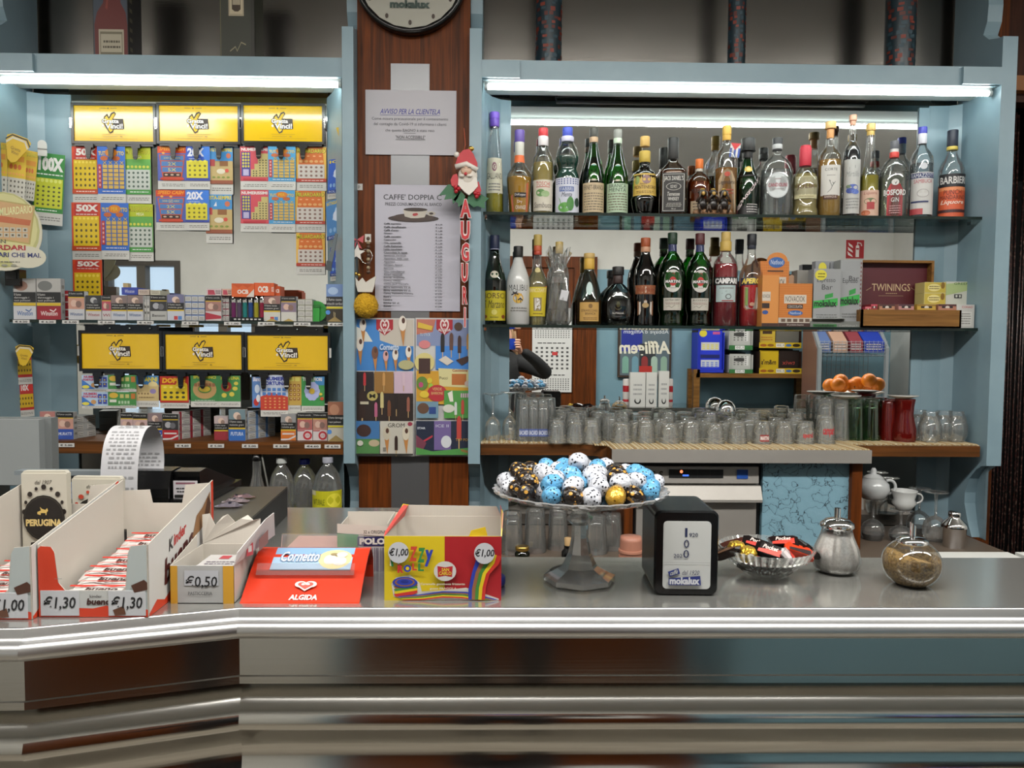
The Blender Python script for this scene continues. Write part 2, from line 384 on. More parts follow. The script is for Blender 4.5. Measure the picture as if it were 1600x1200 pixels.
m.box(1.64, 1.76, 2.68, 2.75, 0, ZC, 'wood_v').box(1.76, 2.5, 2.68, 2.75, 2.33, ZC, 'wood_dark').box(2.5, XR, 2.68, 2.75, 0, ZC, 'wall_blue')
struct(m, 'wall_front')
m = MB().box(1.6, 2.6, 3.3, 3.35, 0, ZC, '#050505').box(1.6, 1.64, 2.75, 3.35, 0, ZC, '#050505').box(2.56, 2.6, 2.75, 3.35, 0, ZC, '#050505')  # near-black colour paints the darkness beyond the doorway onto these walls
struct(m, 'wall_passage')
struct(MB().box(1.60, 2.5, 2.645, 2.68, WZ(1590, 143, 2.66), WZ(1590, 120, 2.66), '#8a5524'), 'trim_1')
def window(n, x0, x1, z0, z1, mull):
    t = .045; m = MB()
    for a, b, c_, d in ((x0, x1, z0, z0+t), (x0, x1, z1-t, z1), (x0, x0+t, z0+t, z1-t), (x1-t, x1, z0+t, z1-t)):
        m.box(a, b, YB-.09, YB+.015, c_, d, '#4a453f')
    o = m.build('window_%d' % n, kind='structure')
    for q in range(mull):
        xm = x0+(x1-x0)*(q+1)/(mull+1); MB().box(xm-.035, xm+.035, YB-.07, YB+.02, z0+t, z1-t, '#5a554d').build('mullion', o)
    MB().box(x0+t, x1-t, YB-.06, YB-.055, z0+t, z1-t, 'clear').build('pane', o)
    MB().box(x0-.03, x1+.03, YB, YB+.12, z0-.04, z0, '#b9b6ae').build('sill', o)
window(1, wx0, wx1, wz0, wz1, 1); window(2, ux0, ux1, wz0, uz1, 1)
# brown door with frame, on the rear wall
dx0, dx1 = -.62, B(931, 520, YB)[0]; dz = B(900, 402, YB)[1]
m = MB().box(dx0, dx0+.09, YB, YB+.05, 0, dz, 'wood_v').box(dx1-.19, dx1, YB, YB+.05, 0, dz, 'wood_v').box(dx0+.09, dx1-.19, YB, YB+.05, dz-.09, dz, 'wood_v')
d = m.build('door_1', kind='structure')
MB().box(dx0+.09, dx1-.19, YB, YB+.03, 0, dz-.09, 'wood_v').build('door_leaf', d)
for z0, z1 in ((.2, .95), (1.1, 1.95)): MB().box(dx0+.2, dx1-.3, YB+.03, YB+.04, z0, z1, 'wood_v').build('panel', d)
MB().tube([(dx0+.14, YB+.03, 1.03), (dx0+.14, YB+.08, 1.03), (dx0+.26, YB+.08, 1.03)], .009, 'chrome').build('handle', d)
# maps for the rear wall: faces +Y, u runs from +x to -x so writing reads properly from the room
def rear_map(x0, x1, z0, z1, y): return (lambda u, v, l: (x1+(x0-x1)*u, y+l, z1+(z0-z1)*v)), False
def P2(px0, py0, px1, py1, Yw):
    a = B(px0, py0, Yw); b = B(px1, py1, Yw); return a[0], b[0], b[1], a[1]
x0, x1, z0, z1 = P2(832, 500, 893, 613, YB+.05)
z1 += .1
m = MB().box(x0, x1, YB+.041, YB+.045, z0, z1, '#d8d8d6')
ops = [('r', '#bcbcbc', 0, .0, 1, .12)]
for k, (a, b) in enumerate(((.16, .36), (.40, .74), (.78, .98))):
    ops += [('tl', '#555', .1, a, .9, a+.03, 1), ('g', '#4a4a4a', .05, a+.05, .95, b, 14 if k != 1 else 7, 6, .45)]
ops += [('r', '#c03a3a', .36, .52, .5, .56)]
art(m, rear_map(x0, x1, z0, z1, YB+.045), ops)
m.build('wall_calendar', label='white three-month paper calendar hanging on the brown door, seen in the mirror', cat='calendar')
x0, x1, z0, z1 = P2(966, 508, 1048, 590, YB+.02)
m = MB().box(x0, x1, YB, YB+.03, z0, z1, '#3a2a20')
ops = [('r', '#5c6b74', .04, .04, .96, .96), ('r', '#1c2c8c', .55, .06, .94, .5), ('t', '#dfe4e8', "Abbaye d'Affligem", .06, .08, .9, .18), ('r', '#2c3034', .3, .35, .6, .8)]
for q, cc in enumerate(('#8fae9a', '#a8c0b0', '#8a3030', '#6f98a8', '#7ba898')): ops += [('r', cc, .08+q*.18, .66, .2+q*.18, .92), ('e', cc, .14+q*.18, .66, .06, .07)]
ops += [('t', '#e9e4d0', 'Affligem', .02, .3, .98, .62, .1, .03), ('r', '#b03028', .36, .78, .6, .94)]
art(m, rear_map(x0, x1, z0, z1, YB+.03), ops)
m.build('beer_poster', label='framed beer advert with large pale script on blue wall, seen in the mirror', cat='poster')
x0, x1, z0, z1 = P2(1321, 374, 1350, 405, YB)
m = MB().box(x0, x1, YB, YB+.004, z0, z1, '#d8d4d0')
art(m, rear_map(x0, x1, z0, z1, YB+.004), [('r', '#a11a22', .03, .03, .97, .97), ('r', '#e8e0dc', .28, .38, .46, .9), ('e', '#e8e0dc', .37, .36, .09, .07), ('l', '#e8e0dc', [(.37, .26), (.37, .16), (.2, .2), (.16, .32)], .05),
    ('p', '#e8e0dc', [(.6, .9), (.85, .8), (.9, .6), (.66, .8)]), ('p', '#e8e0dc', [(.6, .68), (.85, .55), (.88, .38), (.64, .56)]), ('p', '#e8e0dc', [(.6, .45), (.82, .32), (.86, .16), (.64, .32)]), ('r', '#a11a22', .3, .44, .44, .52)])
m.build('fire_extinguisher_sign', label='small red fire extinguisher sign on the white wall, seen in the mirror', cat='sign')
# side counter along the rear wall
ZK = .99
t = empty('side_counter', (0, YB+.006, 0), 'steel-topped side counter against the rear wall, seen in the mirror', 'counter')
MB().box(dx1+.05, 3.1, YB+.0, -.75, ZK-.03, ZK, 'steel_h').build('worktop', t, (0, -YB, 0))
MB().box(dx1+.1, 3.05, YB+.0, -.8, .08, ZK-.03, 'wall_blue').build('cabinet_body', t, (0, -YB, 0))
def packet_ops(c1): return [('tl', '#999', .2, .3, .8, .7, 3), ('e', '#1a1a1a', .5, .84, .22, .09), ('r', c1, .36, .74, .64, .84), ('e', c1, .5, .84, .11, .05)]
for q, (a, b, t_) in enumerate(((985, 1008, 582), (1008, 1024, 590), (1010, 1026, 582), (1030, 1045, 580))):
    Yw = -.86-.05*(q == 1); x0, x1, z0, z1 = P2(a, t_, b, 630, Yw)
    m = MB().box(x0, x1, Yw-.06, Yw, ZK, z1, '#c9c8c4'); art(m, rear_map(x0, x1, ZK, z1, Yw), packet_ops('#c9c8c4'))
    m.build('white_carton', label='%s white carton with black ring on the side counter, in the mirror' % ('broad', 'half-hidden', 'second from right', 'rightmost')[q], cat='box', group='white cartons on the side counter')
for q, (a, b) in enumerate(((974, 986), (1040, 1052))):
    x0, x1, z0, z1 = P2(a, 592, b, 630, -.95); r = (x1-x0)/2
    m = MB().lathe([(r*.9, 0), (r, .01), (r, z1-ZK-.01), (r*.85, z1-ZK)], '#cfc8c4', 14); m.lathe([(r*1.01, .03), (r*1.01, .05)], '#a8202a', 14).lathe([(r*1.01, .11), (r*1.01, .16)], '#a8202a', 14)
    m.build('drinks_can', loc=((x0+x1)/2, -.97, ZK), label='red and white can at the %s end of the white cartons, seen in the mirror' % ('left', 'right')[q], cat='can')
# small wooden stand with sweets displays
t = empty('wooden_stand', (0, 0, 0), 'low brown wooden stand carrying sweet displays, seen in the mirror', 'stand')
Yw = -.95; x0, x1, z0, z1 = P2(1088, 583, 1263, 590, Yw); zs = z1
MB().box(x0, x1, Yw-.22, Yw, zs-.035, zs, 'wood_box').build('top_board', t)
for a, b in ((x0-.02, x0+.03), (x1-.03, x1+.02)):
    for yy in (Yw-.22, Yw-.05): MB().box(a, b, yy, yy+.05, ZK, zs+.03, 'wood_box').build('leg', t)
def tray(px0, px1, py0, py1, col, ops, name, label, cat='display box', back='#141414', lip=.4, stripe=None, depth=.2):
    x0, x1, z0, z1 = P2(px0, py0, px1, py1, Yw); z0 = zs if py1 > 580 else z0; hh = z1-z0
    m = MB().box(x0, x1, Yw-depth, Yw-depth+.006, z0, z1, back).box(x0, x0+.005, Yw-depth, Yw, z0, z1-hh*.1, col).box(x1-.005, x1, Yw-depth, Yw, z0, z1-hh*.1, col)
    m.box(x0, x1, Yw-depth, Yw, z0, z0+.005, col).box(x0, x1, Yw-.006, Yw, z0, z0+hh*lip, col)
    art(m, rear_map(x0, x1, z0, z0+hh*lip, Yw), stripe or [])
    art(m, rear_map(x0+.01, x1-.01, z0, z1-.01, Yw-.03), ops)
    m.box(x0+.008, x1-.008, Yw-depth+.01, Yw-.031, z0+.006, z1-hh*.22, col)
    return m.build(name, label=label+', seen in the mirror', cat=cat)
tray(1091, 1131, 512, 590, '#1c2fb0', [('r', '#1f34c4', 0, 0, 1, 1), ('e', '#d8c838', .8, .1, .16, .08), ('r', '#c0508a', .1, .06, .4, .12), ('r', '#c8c8c4', .12, .3, .88, .48), ('g', '#d8cf60', .14, .34, .86, .46, 4, 3, .6), ('r', '#c8ccd0', .12, .7, .88, .86), ('g', '#6c7fd0', .14, .74, .86, .86, 4, 3, .6), ('r', '#0d1a60', .1, .58, .9, .66)],
     'gum_display', 'tall bright blue chewing gum display on wooden stand', lip=.08)
wh = [('r', '#b9b9b5', 0, 0, 1, .75), ('e', '#3a3a38', .5, .3, .3, .1), ('r', '#dcdcda', .1, .1, .3, .6), ('g', '#3c3c3a', .15, .1, .85, .6, 4, 5, .4)]
gs = [('r', '#2f6b38', 0, 0, 1, 1), ('r', '#e0e0de', .35, .1, .75, .9), ('t', '#222', '1,50', .4, .25, .7, .75)]
tray(1140, 1176, 551, 590, '#bdbdb9', wh, 'liquorice_display', 'lower white and green sweets display on wooden stand', lip=.2, stripe=gs)
tray(1140, 1176, 510, 547, '#bdbdb9', wh, 'liquorice_display', 'upper white and green sweets display above wooden stand', lip=.2, stripe=gs)
ys = [('r', '#cfae16', 0, 0, 1, 1), ('e', '#33220e', .12, .5, .09, .3), ('e', '#3f6fb0', .3, .5, .07, .25), ('r', '#e4e0d8', .4, .15, .6, .85), ('t', '#222', '1,20', .42, .3, .58, .7), ('e', '#8a5a18', .73, .5, .08, .25), ('e', '#a05818', .9, .5, .08, .25)]
tray(1187, 1252, 545, 590, '#2a1710', [('r', '#20110b', 0, 0, .5, 1), ('t', '#b0453a', 'twix', .1, .45, .42, .62), ('r', '#cfae16', .52, 0, 1, 1), ('t', '#3a2410', "m&m's", .58, .4, .95, .62, 0, .03)], 'chocolate_display', 'lower yellow and brown chocolate display on wooden stand', lip=.22, stripe=ys)
tray(1187, 1252, 505, 544, '#2a1710', [('r', '#6a675f', 0, 0, .58, 1), ('r', '#cdae3a', .6, 0, 1, 1), ('r', '#3a2212', .68, .15, .92, .4), ('tl', '#b05a2c', .65, .5, .95, .7, 2)], 'chocolate_display', 'upper yellow chocolate display above wooden stand', lip=.22, stripe=ys)
# wire rack with bags
Yw = -.55; x0, x1, z0, z1 = P2(1284, 470, 1384, 640, Yw)
t = empty('wire_rack', (0, 0, 0), 'grey metal wire rack holding bags of sweets, seen in the mirror', 'rack')
m = MB()
for q in range(15): x = x0+(x1-x0)*q/14; m.box(x-.0015, x+.0015, Yw-.303, Yw-.3, z0, z1, '#8d9296')
nz = 26
for q in range(nz): z = z0+(z1-z0)*q/(nz-1); m.box(x0, x1, Yw-.303, Yw-.3, z-.0015, z+.0015, '#8d9296')
m.build('back_grid', t, kind='stuff')
for s, x in ((0, x0), (1, x1)):
    MB().prism([(Yw-.34, z1), (Yw-.30, z1), (Yw+.0, z1-.35), (Yw+.0, z0), (Yw-.03, z0), (Yw-.03, z1-.36), (Yw-.34, z1-.0)][::-1], x-.012, x+.012, '#8a9094', 'x').build('side_frame', t)
MB().prism([(Yw-.30, z1-.02), (Yw-.03, z1-.36), (Yw-.03, z0), (Yw-.30, z0)], x0-.016, x0-.012, '#7c5a4c', 'x').build('side_poster', t)
for zz in (z0+.42, z0+.08):
    m = MB()
    for q in range(16): x = x0+(x1-x0)*q/15; m.tube([(x, Yw-.28, zz), (x, Yw-.02, zz-.02), (x, Yw-.01, zz+.10)], .0016, '#9a9fa3', 4)
    for k in range(5): m.box(x0, x1, Yw-.012, Yw-.009, zz+.025*k-.01, zz+.025*k-.007, '#9a9fa3')
    m.build('wire_shelf', t, kind='stuff')
for q, (a, b, cc, n_) in enumerate(((0.0, .2, '#5a6fa0', 'blue and white'), (.2, .45, '#c09a84', 'beige'), (.45, .68, '#8c3a44', 'dark red'), (.66, 1.0, '#1c3aa8', 'bright blue'))):
    xa, xb = x0+(x1-x0)*a+.01, x0+(x1-x0)*b-.01; zz = z0+.44
    m = MB().prism([(Yw-.27, zz), (Yw-.03, zz-.01), (Yw-.03, zz+.07), (Yw-.2, zz+.2), (Yw-.27, zz+.22)], xa, xb, cc, 'x')
    art(m, rear_map(xa, xb, zz, zz+.07, Yw-.03), [('tl', '#d8d0d0', .1, .1, .9, .9, 3)])
    m.build('sweets_bag', label='%s sweets bags on the wire rack, seen in the mirror' % n_, cat='bag', group='bags on the wire rack')
# oranges in a bowl at the far end of the bar
ox, oz = W(1334, 611, 2*YM-1.30); oy = 1.30
t = empty('fruit_bowl', (ox, oy, 1.11), 'white pedestal bowl under oranges, seen in the mirror', 'bowl')
MB().lathe([(.06, 0), (.05, .01), (.02, .02), (.02, oz-1.11-.05), (.07, oz-1.11-.04), (.14, oz-1.11-.005), (.145, oz-1.11), (.13, oz-1.11-.002), (.05, oz-1.11-.03), (0, oz-1.11-.033)], '#d8d4cc', 28).build('dish', t)
for q, (px, py) in enumerate(((1319, 596), (1346, 600), (1365, 600), (1302, 611), (1322, 608), (1340, 611), (1360, 610), (1309, 601), (1352, 594))):
    x, z = W(px, py, 2*YM-1.3); yy = oy+(-.05 if q in (1, 4, 5) else .04*((q % 3)-1)); z = z if q not in (3, 4, 5, 6) else oz+.025
    m = MB().ball((0, 0, 0), .037, 'orange', 18, 12); m.ball((0, 0, .036), .004, '#4a5a20', 6, 4)
    m.build('orange', loc=(x, yy, z), rot=(q, q*2.1, 0), label='orange in the pile on the pedestal bowl, seen in the mirror', cat='fruit', group='oranges in the bowl')
# ceiling lamps (give the light of the room)
for x, y, L, nn in ((.2, .55, 2.4, 'longest, in the middle'), (-2.4, .4, 1.4, 'shorter, at the left'), (2.3, .6, 1.4, 'shorter, at the right')):
    t = empty('ceiling_light', (x, y, ZC), 'fluorescent ceiling fitting above the guest side, '+nn, 'lamp', 'ceiling lights')
    MB().box(-L/2, L/2, -.05, .05, -.082, -.062, '#c8c8c8').box(-L/2+.1, -L/2+.12, -.01, .01, -.062, 0, '#c8c8c8').box(L/2-.12, L/2-.1, -.01, .01, -.062, 0, '#c8c8c8').build('housing', t)
    MB().tube([(-L/2+.03, 0, -.091), (L/2-.03, 0, -.091)], .008, 'tube', 10).build('tube', t)
# ================================================================ back bar: boards, mirrors, shelves
YF = 2.38
ZTOP, ZSOF = 2.343, 2.287
def side_board(parent, xa, xb, name='side_board'):
    """board standing across the wall; its scrolled front edge runs in depth"""
    prof = [(2.64, 2.85), (2.47, 2.85), (2.462, 2.62), (2.458, 2.56), (2.462, 2.51), (2.48, 2.475), (2.45, 2.45), (2.40, 2.435), (YF, 2.433),
            (YF, 1.105), (2.405, 1.10), (2.43, 1.085), (2.465, 1.05), (2.485, 1.0), (2.485, .965), (2.465, .91), (2.44, .862), (2.606, .862), (2.606, 2.34), (2.64, 2.345)]
    return MB().prism(prof, xa, xb, 'blue', 'x').build(name, parent)
def plan(pts): return [(WX(px, 400, y), y) for px, y in pts]
def corner(parent, pts):
    P = plan(pts); m = MB(); Q = [(x, y+.012) for x, y in P]
    for z0, z1 in ((.862, ZSOF),): m.prism(P+Q[::-1], z0, z1, 'blue')
    return m.build('corner_panel', parent)
# right cabinet ---------------------------------------------------
RC = empty('bottle_cabinet', (0, 0, 0), 'pale blue wall cabinet with mirror back holding the liquor bottles', 'cabinet')
xr = WX(1558, 300, YF); xl = WX(752, 300, YF); xpr = WX(733, 300, YF)
side_board(RC, xr, xr+.047); side_board(RC, xpr, xl)
mxa, mxb = WX(797, 400, YM), WX(1444, 400, YM)
MB().box(mxa-.005, mxb+.005, YM, YM+.006, .9, 2.38, 'mirror').build('mirror', RC)
MB().box(mxb-.036, mxb, YM-.006, YM-.001, 1.17, 2.28, 'blue').build('panel_reflection_strip', RC)  # blue strip stands in for the corner panel's reflection at the mirror edge
MB().box(xl, xr, 2.607, 2.64, .862, ZTOP-.021, 'steel_wall').build('back_board', RC)
corner(RC, [(752, 2.41), (759, 2.52), (768, 2.56), (781, 2.588), (797, 2.598)])
corner(RC, [(1444, 2.598), (1475, 2.592), (1513, 2.562), (1537, 2.50), (1558, 2.40)])
MB().box(xl, xr, 2.402, 2.54, ZSOF, ZSOF+.02, '#c4ccc8').build('soffit', RC)
MB().box(xl, xr, 2.40, 2.66, ZTOP-.02, ZTOP, 'blue').box(xl, xr, 2.53, 2.54, ZSOF+.02, ZTOP-.02, '#8a7868').build('top_board', RC)
MB().box(xl, xr, 2.388, 2.402, ZSOF-.002, ZTOP, 'blue').build('fascia', RC)
MB().box(xl, WX(812, 130, YF), 2.376, 2.388, ZSOF-.0, ZTOP-.004, 'blue').build('fascia_block', RC)
MB().box(WX(1504, 130, YF), xr, 2.376, 2.388, ZSOF-.0, ZTOP-.004, 'blue').build('fascia_block', RC)
def led(xa, xb, label):
    t = empty('led_tube', ((xa+xb)/2, 2.415, ZSOF), label, 'lamp'); L = (xb-xa)/2-.008
    MB().box(-L, L, -.004, .004, -.010, 0, '#d8d8d8').build('holder', t)
    MB().tube([(-L+.01, 0, -.016), (L-.01, 0, -.016)], .0085, 'led', 10).build('tube', t)
    MB().tube([(-L, 0, -.016), (-L+.01, 0, -.016)], .0092, '#cfd2d0', 10).build('end_cap', t); MB().tube([(L-.01, 0, -.016), (L, 0, -.016)], .0092, '#cfd2d0', 10).build('end_cap', t)
led(xl, xr, 'glowing white LED tube under the top of the liquor bottle cabinet')
t = empty('unlit_tube', (0, 0, 0), 'unlit old tube fitting recessed above the liquor bottles', 'lamp')
MB().box(WX(870, 160, 2.57), WX(1370, 160, 2.57), 2.545, 2.575, ZTOP-.035, ZTOP-.021, '#9a948c').tube([(WX(872, 160, 2.56), 2.56, ZTOP-.043), (WX(1368, 160, 2.56), 2.56, ZTOP-.043)], .009, '#b8b4aa').build('fitting', t)
# left cabinet ----------------------------------------------------
LC = empty('tobacco_cabinet', (0, 0, 0), 'pale blue wall cabinet with mirror back holding tickets and cigarettes', 'cabinet')
lr = WX(535, 300, YF); lo = WX(553, 300, YF); ll = WX(-14, 300, YF)
side_board(LC, lr, lo); side_board(LC, ll-.047, ll)
nxa, nxb = WX(116, 400, YM), WX(512, 400, YM)
MB().box(nxa-.005, nxb+.005, YM, YM+.006, 1.165, 2.38, 'mirror').build('mirror', LC)
MB().box(ll, lr, 2.607, 2.64, .862, ZTOP-.021, 'steel_wall').build('back_board', LC)
corner(LC, [(-14, 2.40), (8, 2.50), (38, 2.562), (75, 2.592), (116, 2.598)])
corner(LC, [(512, 2.598), (519, 2.55), (527, 2.48), (535, 2.41)])
MB().box(ll, lr, 2.402, 2.54, ZSOF, ZSOF+.02, '#c4ccc8').build('soffit', LC)
MB().box(ll, lr, 2.40, 2.66, ZTOP-.02, ZTOP, 'blue').box(ll, lr, 2.53, 2.54, ZSOF+.02, ZTOP-.02, '#8a7868').build('top_board', LC)
MB().box(ll, lr, 2.388, 2.402, ZSOF-.002, ZTOP, 'blue').build('fascia', LC)
MB().box(ll, WX(52, 110, YF), 2.376, 2.388, ZSOF-.0, ZTOP-.004, 'blue').build('fascia_block', LC)
led(ll, lr, 'glowing white LED tube under the top of the ticket and cigarette cabinet')
# glass shelves ---------------------------------------------------
ZU = WZ(1150, 337, 2.45)       # underside front of upper glass
ZL = WZ(1150, 512, 2.45)
ZT = WZ(270, 504, 2.45)
def gshelf(xa, xb, z, label, ya=2.45, inset=.0):
    t = empty('glass_shelf', ((xa+xb)/2, 2.52, z), label, 'shelf'); L = (xb-xa)/2
    MB().box(-L, L, ya-2.52, .076, -.008, 0, 'shelf_glass').build('glass_pane', t)
    MB().box(-L, L, ya-2.521, ya-2.520, -.0085, .0005, '#16241f/.2').build('front_edge', t, label='dark green glass edge')
    for s in (-1, 1): MB().box(s*L-.012*(s > 0), s*L+.012*(s < 0), -.03, -.01, -.018, -.008, 'chrome').build('bracket', t)
    return z
ZU = gshelf(xl+.004, WX(1535, 340, 2.45), ZU+.004, 'upper glass shelf carrying the first row of liquor bottles')
ZL = gshelf(xl+.004, WX(1531, 515, 2.45), ZL+.004, 'lower glass shelf carrying green vermouth bottles and tea boxes')
YTS = 2.40
ZT = WZ(270, 503, YTS)
ZT = gshelf(WX(15, 503, YTS), lr-.003, ZT+.004, 'dark glass shelf carrying the upper row of cigarette packs', YTS)
# wooden shelf boards ---------------------------------------------
ZW = 1.17
sh = empty('wooden_shelf', (0, 0, 0), 'brown wooden shelf under the lower row of cigarette packs', 'shelf')
YWS = 2.385
MB().box(WX(70, 700, YWS), lr-.002, YWS, 2.598, ZW-.038, ZW, 'wood_h').build('board', sh)
bs = empty('glassware_shelf', (0, 0, 0), 'brown wooden shelf with bulging steel-edged middle under the drinking glasses', 'shelf')
YS = 2.39; YC = 2.265
a0, a1, a2 = WX(900, 700, YS), WX(935, 700, YS), WX(957, 705, YC); b0 = WX(1360, 705, YC); b1 = WX(1352, 705, YS)
fr = [(xl+.002, YS), (a0, YS), (a0+.05, YS-.012), (a1+.02, YS-.04), (a2, YC+.06), (a2, YC), (b0, YC), (b0, YC+.05), (b0-.02, YS-.04), (b0+.0, YS), (WX(1531, 710, YS), YS)]
bk = [(WX(1531, 710, YS), 2.53), (mxb, 2.594), (mxa, 2.594), (xl+.002, 2.50)]
MB().prism(fr+bk, ZW-.038, ZW-.004, 'wood_h').build('board', bs)
MB().box(a2-.002, b0+.002, YC-.006, YC+.0, ZW-.040, ZW-.001, 'steel_panel').box(b0-.004, b0+.002, YC, YC+.05, ZW-.040, ZW-.001, 'steel_panel').build('steel_edge', bs)
# bamboo mat strips laid on the shelf: built sticks
mt = empty('bamboo_mat', (0, 0, 0), 'pale slatted mat spread under the upturned drinking glasses', 'mat')
MB().prism([(x, y+.006) for x, y in fr]+bk, ZW-.004, ZW-.001, 'mat').build('backing', mt)
m = MB(); x = xl+.01; k = 0
while x < WX(1531, 710, YS)-.01:
    yf = YC if a2 < x < b0-.006 else (YS if (x < a1-.02 or x > b0) else YS-.05)
    m.box(x, x+.0058, yf+.003, 2.585 if x < mxb-.02 else 2.53, ZW-.001, ZW+.0008+.0006*(k % 3), ('#c2a878', '#d6c7a4', '#b08f5e', '#cdbd9c')[(k*7) % 4]); x += .0078; k += 1
m.build('slat', mt, kind='stuff')
# below the shelf -------------------------------------------------
ZR = .86
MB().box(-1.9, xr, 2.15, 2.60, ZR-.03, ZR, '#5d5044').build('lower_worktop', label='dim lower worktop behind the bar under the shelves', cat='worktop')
MB().box(-1.9, xr+.05, 2.2, 2.60, .1, ZR-.03, 'blue').build('under_cabinet', label='blue base cabinet under the lower worktop', cat='cabinet')
def post(pa, pb, Y, label):
    MB().box(WX(pa, 790, Y), WX(pb, 790, Y), Y, Y+.25, ZR, ZW-.04, 'wood_v').build('wooden_post', label=label, cat='post')
post(975, 989, 2.30, 'brown wooden upright left of the dishwasher'); post(1330, 1346, 2.29, 'brown wooden upright right of the cracked blue panel')
x0, x1 = WX(1191, 790, 2.31), WX(1331, 790, 2.31)
MB().box(x0, x1, 2.31, 2.33, ZR, ZW-.04, 'cracked').build('cracked_panel', label='pale blue panel with peeling cracked paint right of the dishwasher', cat='panel')
x0, x1 = WX(992, 790, 2.31), WX(1184, 790, 2.31)
t = empty('dishwasher', ((x0+x1)/2, 2.31, ZR), 'built-in steel glass washer with control strip under the glassware shelf', 'dishwasher'); h = (x1-x0)/2
MB().box(-h-.012, h+.012, .02, .26, 0, ZW-.045-ZR, '#0c0c0c').build('body', t)
za, zb, zc, zd = WZ(1090, 729, 2.31)-ZR, WZ(1090, 756, 2.31)-ZR, WZ(1090, 759, 2.30)-ZR, WZ(1090, 785, 2.30)-ZR
m = MB().prism([(0, zb), (-.004, zb+.003), (0, za), (.02, za), (.02, zb)], -h, h, 'steel_panel', 'x'); m.build('control_panel', t)
m = MB(); art(m, plane_map(2*h, za-zb, -h, zb, -.004), [('r', '#101214', .27, .15, .71, .65), ('r', '#333', .40, .15, .403, .65), ('r', '#333', .5, .15, .503, .65), ('r', '#333', .6, .15, .603, .65), ('r', '#1a4a9a', .82, .15, .91, .68), ('t', '#3a3428', 'c s s', .06, .25, .22, .6, .2, .02)]); m.build('buttons', t)
m = MB(); art(m, plane_map(2*h, za-zb, -h, zb, -.0045), [('e', 'emit:#ff7a50:3', .37, .28, .012, .09), ('r', 'emit:#5080ff:1.5', .38, .45, .43, .55)]); m.build('indicator_light', t)
MB().prism([(0, zd), (-.03, zd+.004), (-.03, zd+.012), (-.012, zc), (.02, zc), (.02, zd)], -h-.002, h+.004, 'steel_panel', 'x').build('door_handle', t)
MB().box(-h+.004, h-.006, -.004, .02, 0, zd-.001, 'steel_panel').build('door', t)
# pilaster --------------------------------------------------------
pl = empty('wooden_pilaster', (0, 0, 0), 'tall dark wooden pillar panel between the two blue cabinets', 'pillar')
YP = 2.44
MB().box(lo+.001, xpr-.001, YP, YP+.03, .862, ZC-.002, 'wood_v').build('wood_panel', pl)
for y0, y1 in ((100, 900),): MB().box(WX(611, 300, YP), WX(671, 300, YP), YP-.003, YP, max(.863, WZ(640, y1, YP)), WZ(640, y0, YP), '#77787a/.4/.75').build('metal_strip', pl)
# right side: bead curtain ----------------------------------------
m = MB(); rnd = random.Random(3)
for q in range(64):
    x = 1.735+q*.0125+rnd.random()*.004; m.tube([(x, 2.70+rnd.random()*.03, 2.3), (x+rnd.uniform(-.003, .003), 2.71, 1.2), (x, 2.70+rnd.random()*.02, .05)], .0036, 'curtain', 5)
m.build('bead_curtain', label='dark red and black bead strand curtain hanging in the doorway right of the cabinet', cat='curtain', kind='stuff')
m = MB().box(0, .22, 0, .05, .0, .02, '#cfcfca').box(.0, .22, -.004, 0, -.01, .02, '#d6d6d2'); 
for q in range(3): m.box(.03+.07*q, .055+.07*q, -.006, -.004, -.004, .006, '#3a3a3a')
for q in range(2):
    x, z = W(1461+58*q, 867, 1.9)
    if q == 0:
        m.box(.24, .46, 0, .05, .0, .02, '#cfcfca').box(.24, .46, -.004, 0, -.01, .02, '#d6d6d2').box(.02, .44, .01, .04, -z+.0-.0, -.01, '#6a6a66')
        for k in range(3): m.box(.27+.07*k, .295+.07*k, -.006, -.004, -.004, .006, '#3a3a3a')
        m.build('white_rack', loc=(x, 1.9, z-.026), label='slotted white plastic rack behind the bar, below the cocktail shaker', cat='rack')
# ================================================================ the bar counter
ZB_ = 1.11
cn = empty('bar_counter', (0, 0, 0), 'long polished steel bar counter with angled left corner', 'counter')
A = H(374, 950, ZB_); E1 = H(38, 982, ZB_); E0 = H(-260, 985, ZB_)
A = (A[0], A[1]); RX = 3.0; BY = H(1200, 871, ZB_)[1]; BYL = H(480, 793, ZB_)[1]; XS = H(700, 830, ZB_)[0]
front = [(E0[0], E0[1]), (E1[0], E1[1]), (A[0], A[1]), (RX, A[1])]
top = front + [(RX, BY), (XS, BY), (XS, BYL), (-2.0, BYL), (-2.0, E0[1])]
MB().prism(top, ZB_-.02, ZB_, 'steel_top').build('worktop', cn)
def sweep(path, prof, key, name, smooth=True):
    """profile (out, z) swept along the plan path with mitred corners; out is towards the guest"""
    nrm = []
    for i in range(len(path)):
        d0 = Vector(path[i])-Vector(path[i-1]) if i > 0 else None; d1 = Vector(path[i+1])-Vector(path[i]) if i < len(path)-1 else None
        n0 = Vector((d0.y, -d0.x)).normalized() if d0 else None; n1 = Vector((d1.y, -d1.x)).normalized() if d1 else None
        if n0 and n1: b = (n0+n1).normalized(); b = b/max(.3, b.dot(n1))
        else: b = n0 or n1
        nrm.append(b)
    m = MB(); k = len(prof)
    for i in range(len(path)-1):
        vs = []
        for j in (i, i+1):
            for o_, z in prof: vs.append((path[j][0]+nrm[j].x*o_, path[j][1]+nrm[j].y*o_, z))
        m.add(vs, [(q, q+k, q+k+1, q+1) for q in range(k-1)], key, smooth)
    return m.build(name, cn)
zz = ZB_
nose = [(-.004, zz), (.0, zz+.0015), (.003, zz), (.004, zz-.004)] + [(.004+.016*math.sin(a), zz-.022-.0+.013*math.cos(a)) for a in [x*pi/10 for x in range(0, 11)]] + [(.006, zz-.036), (.002, zz-.038)]
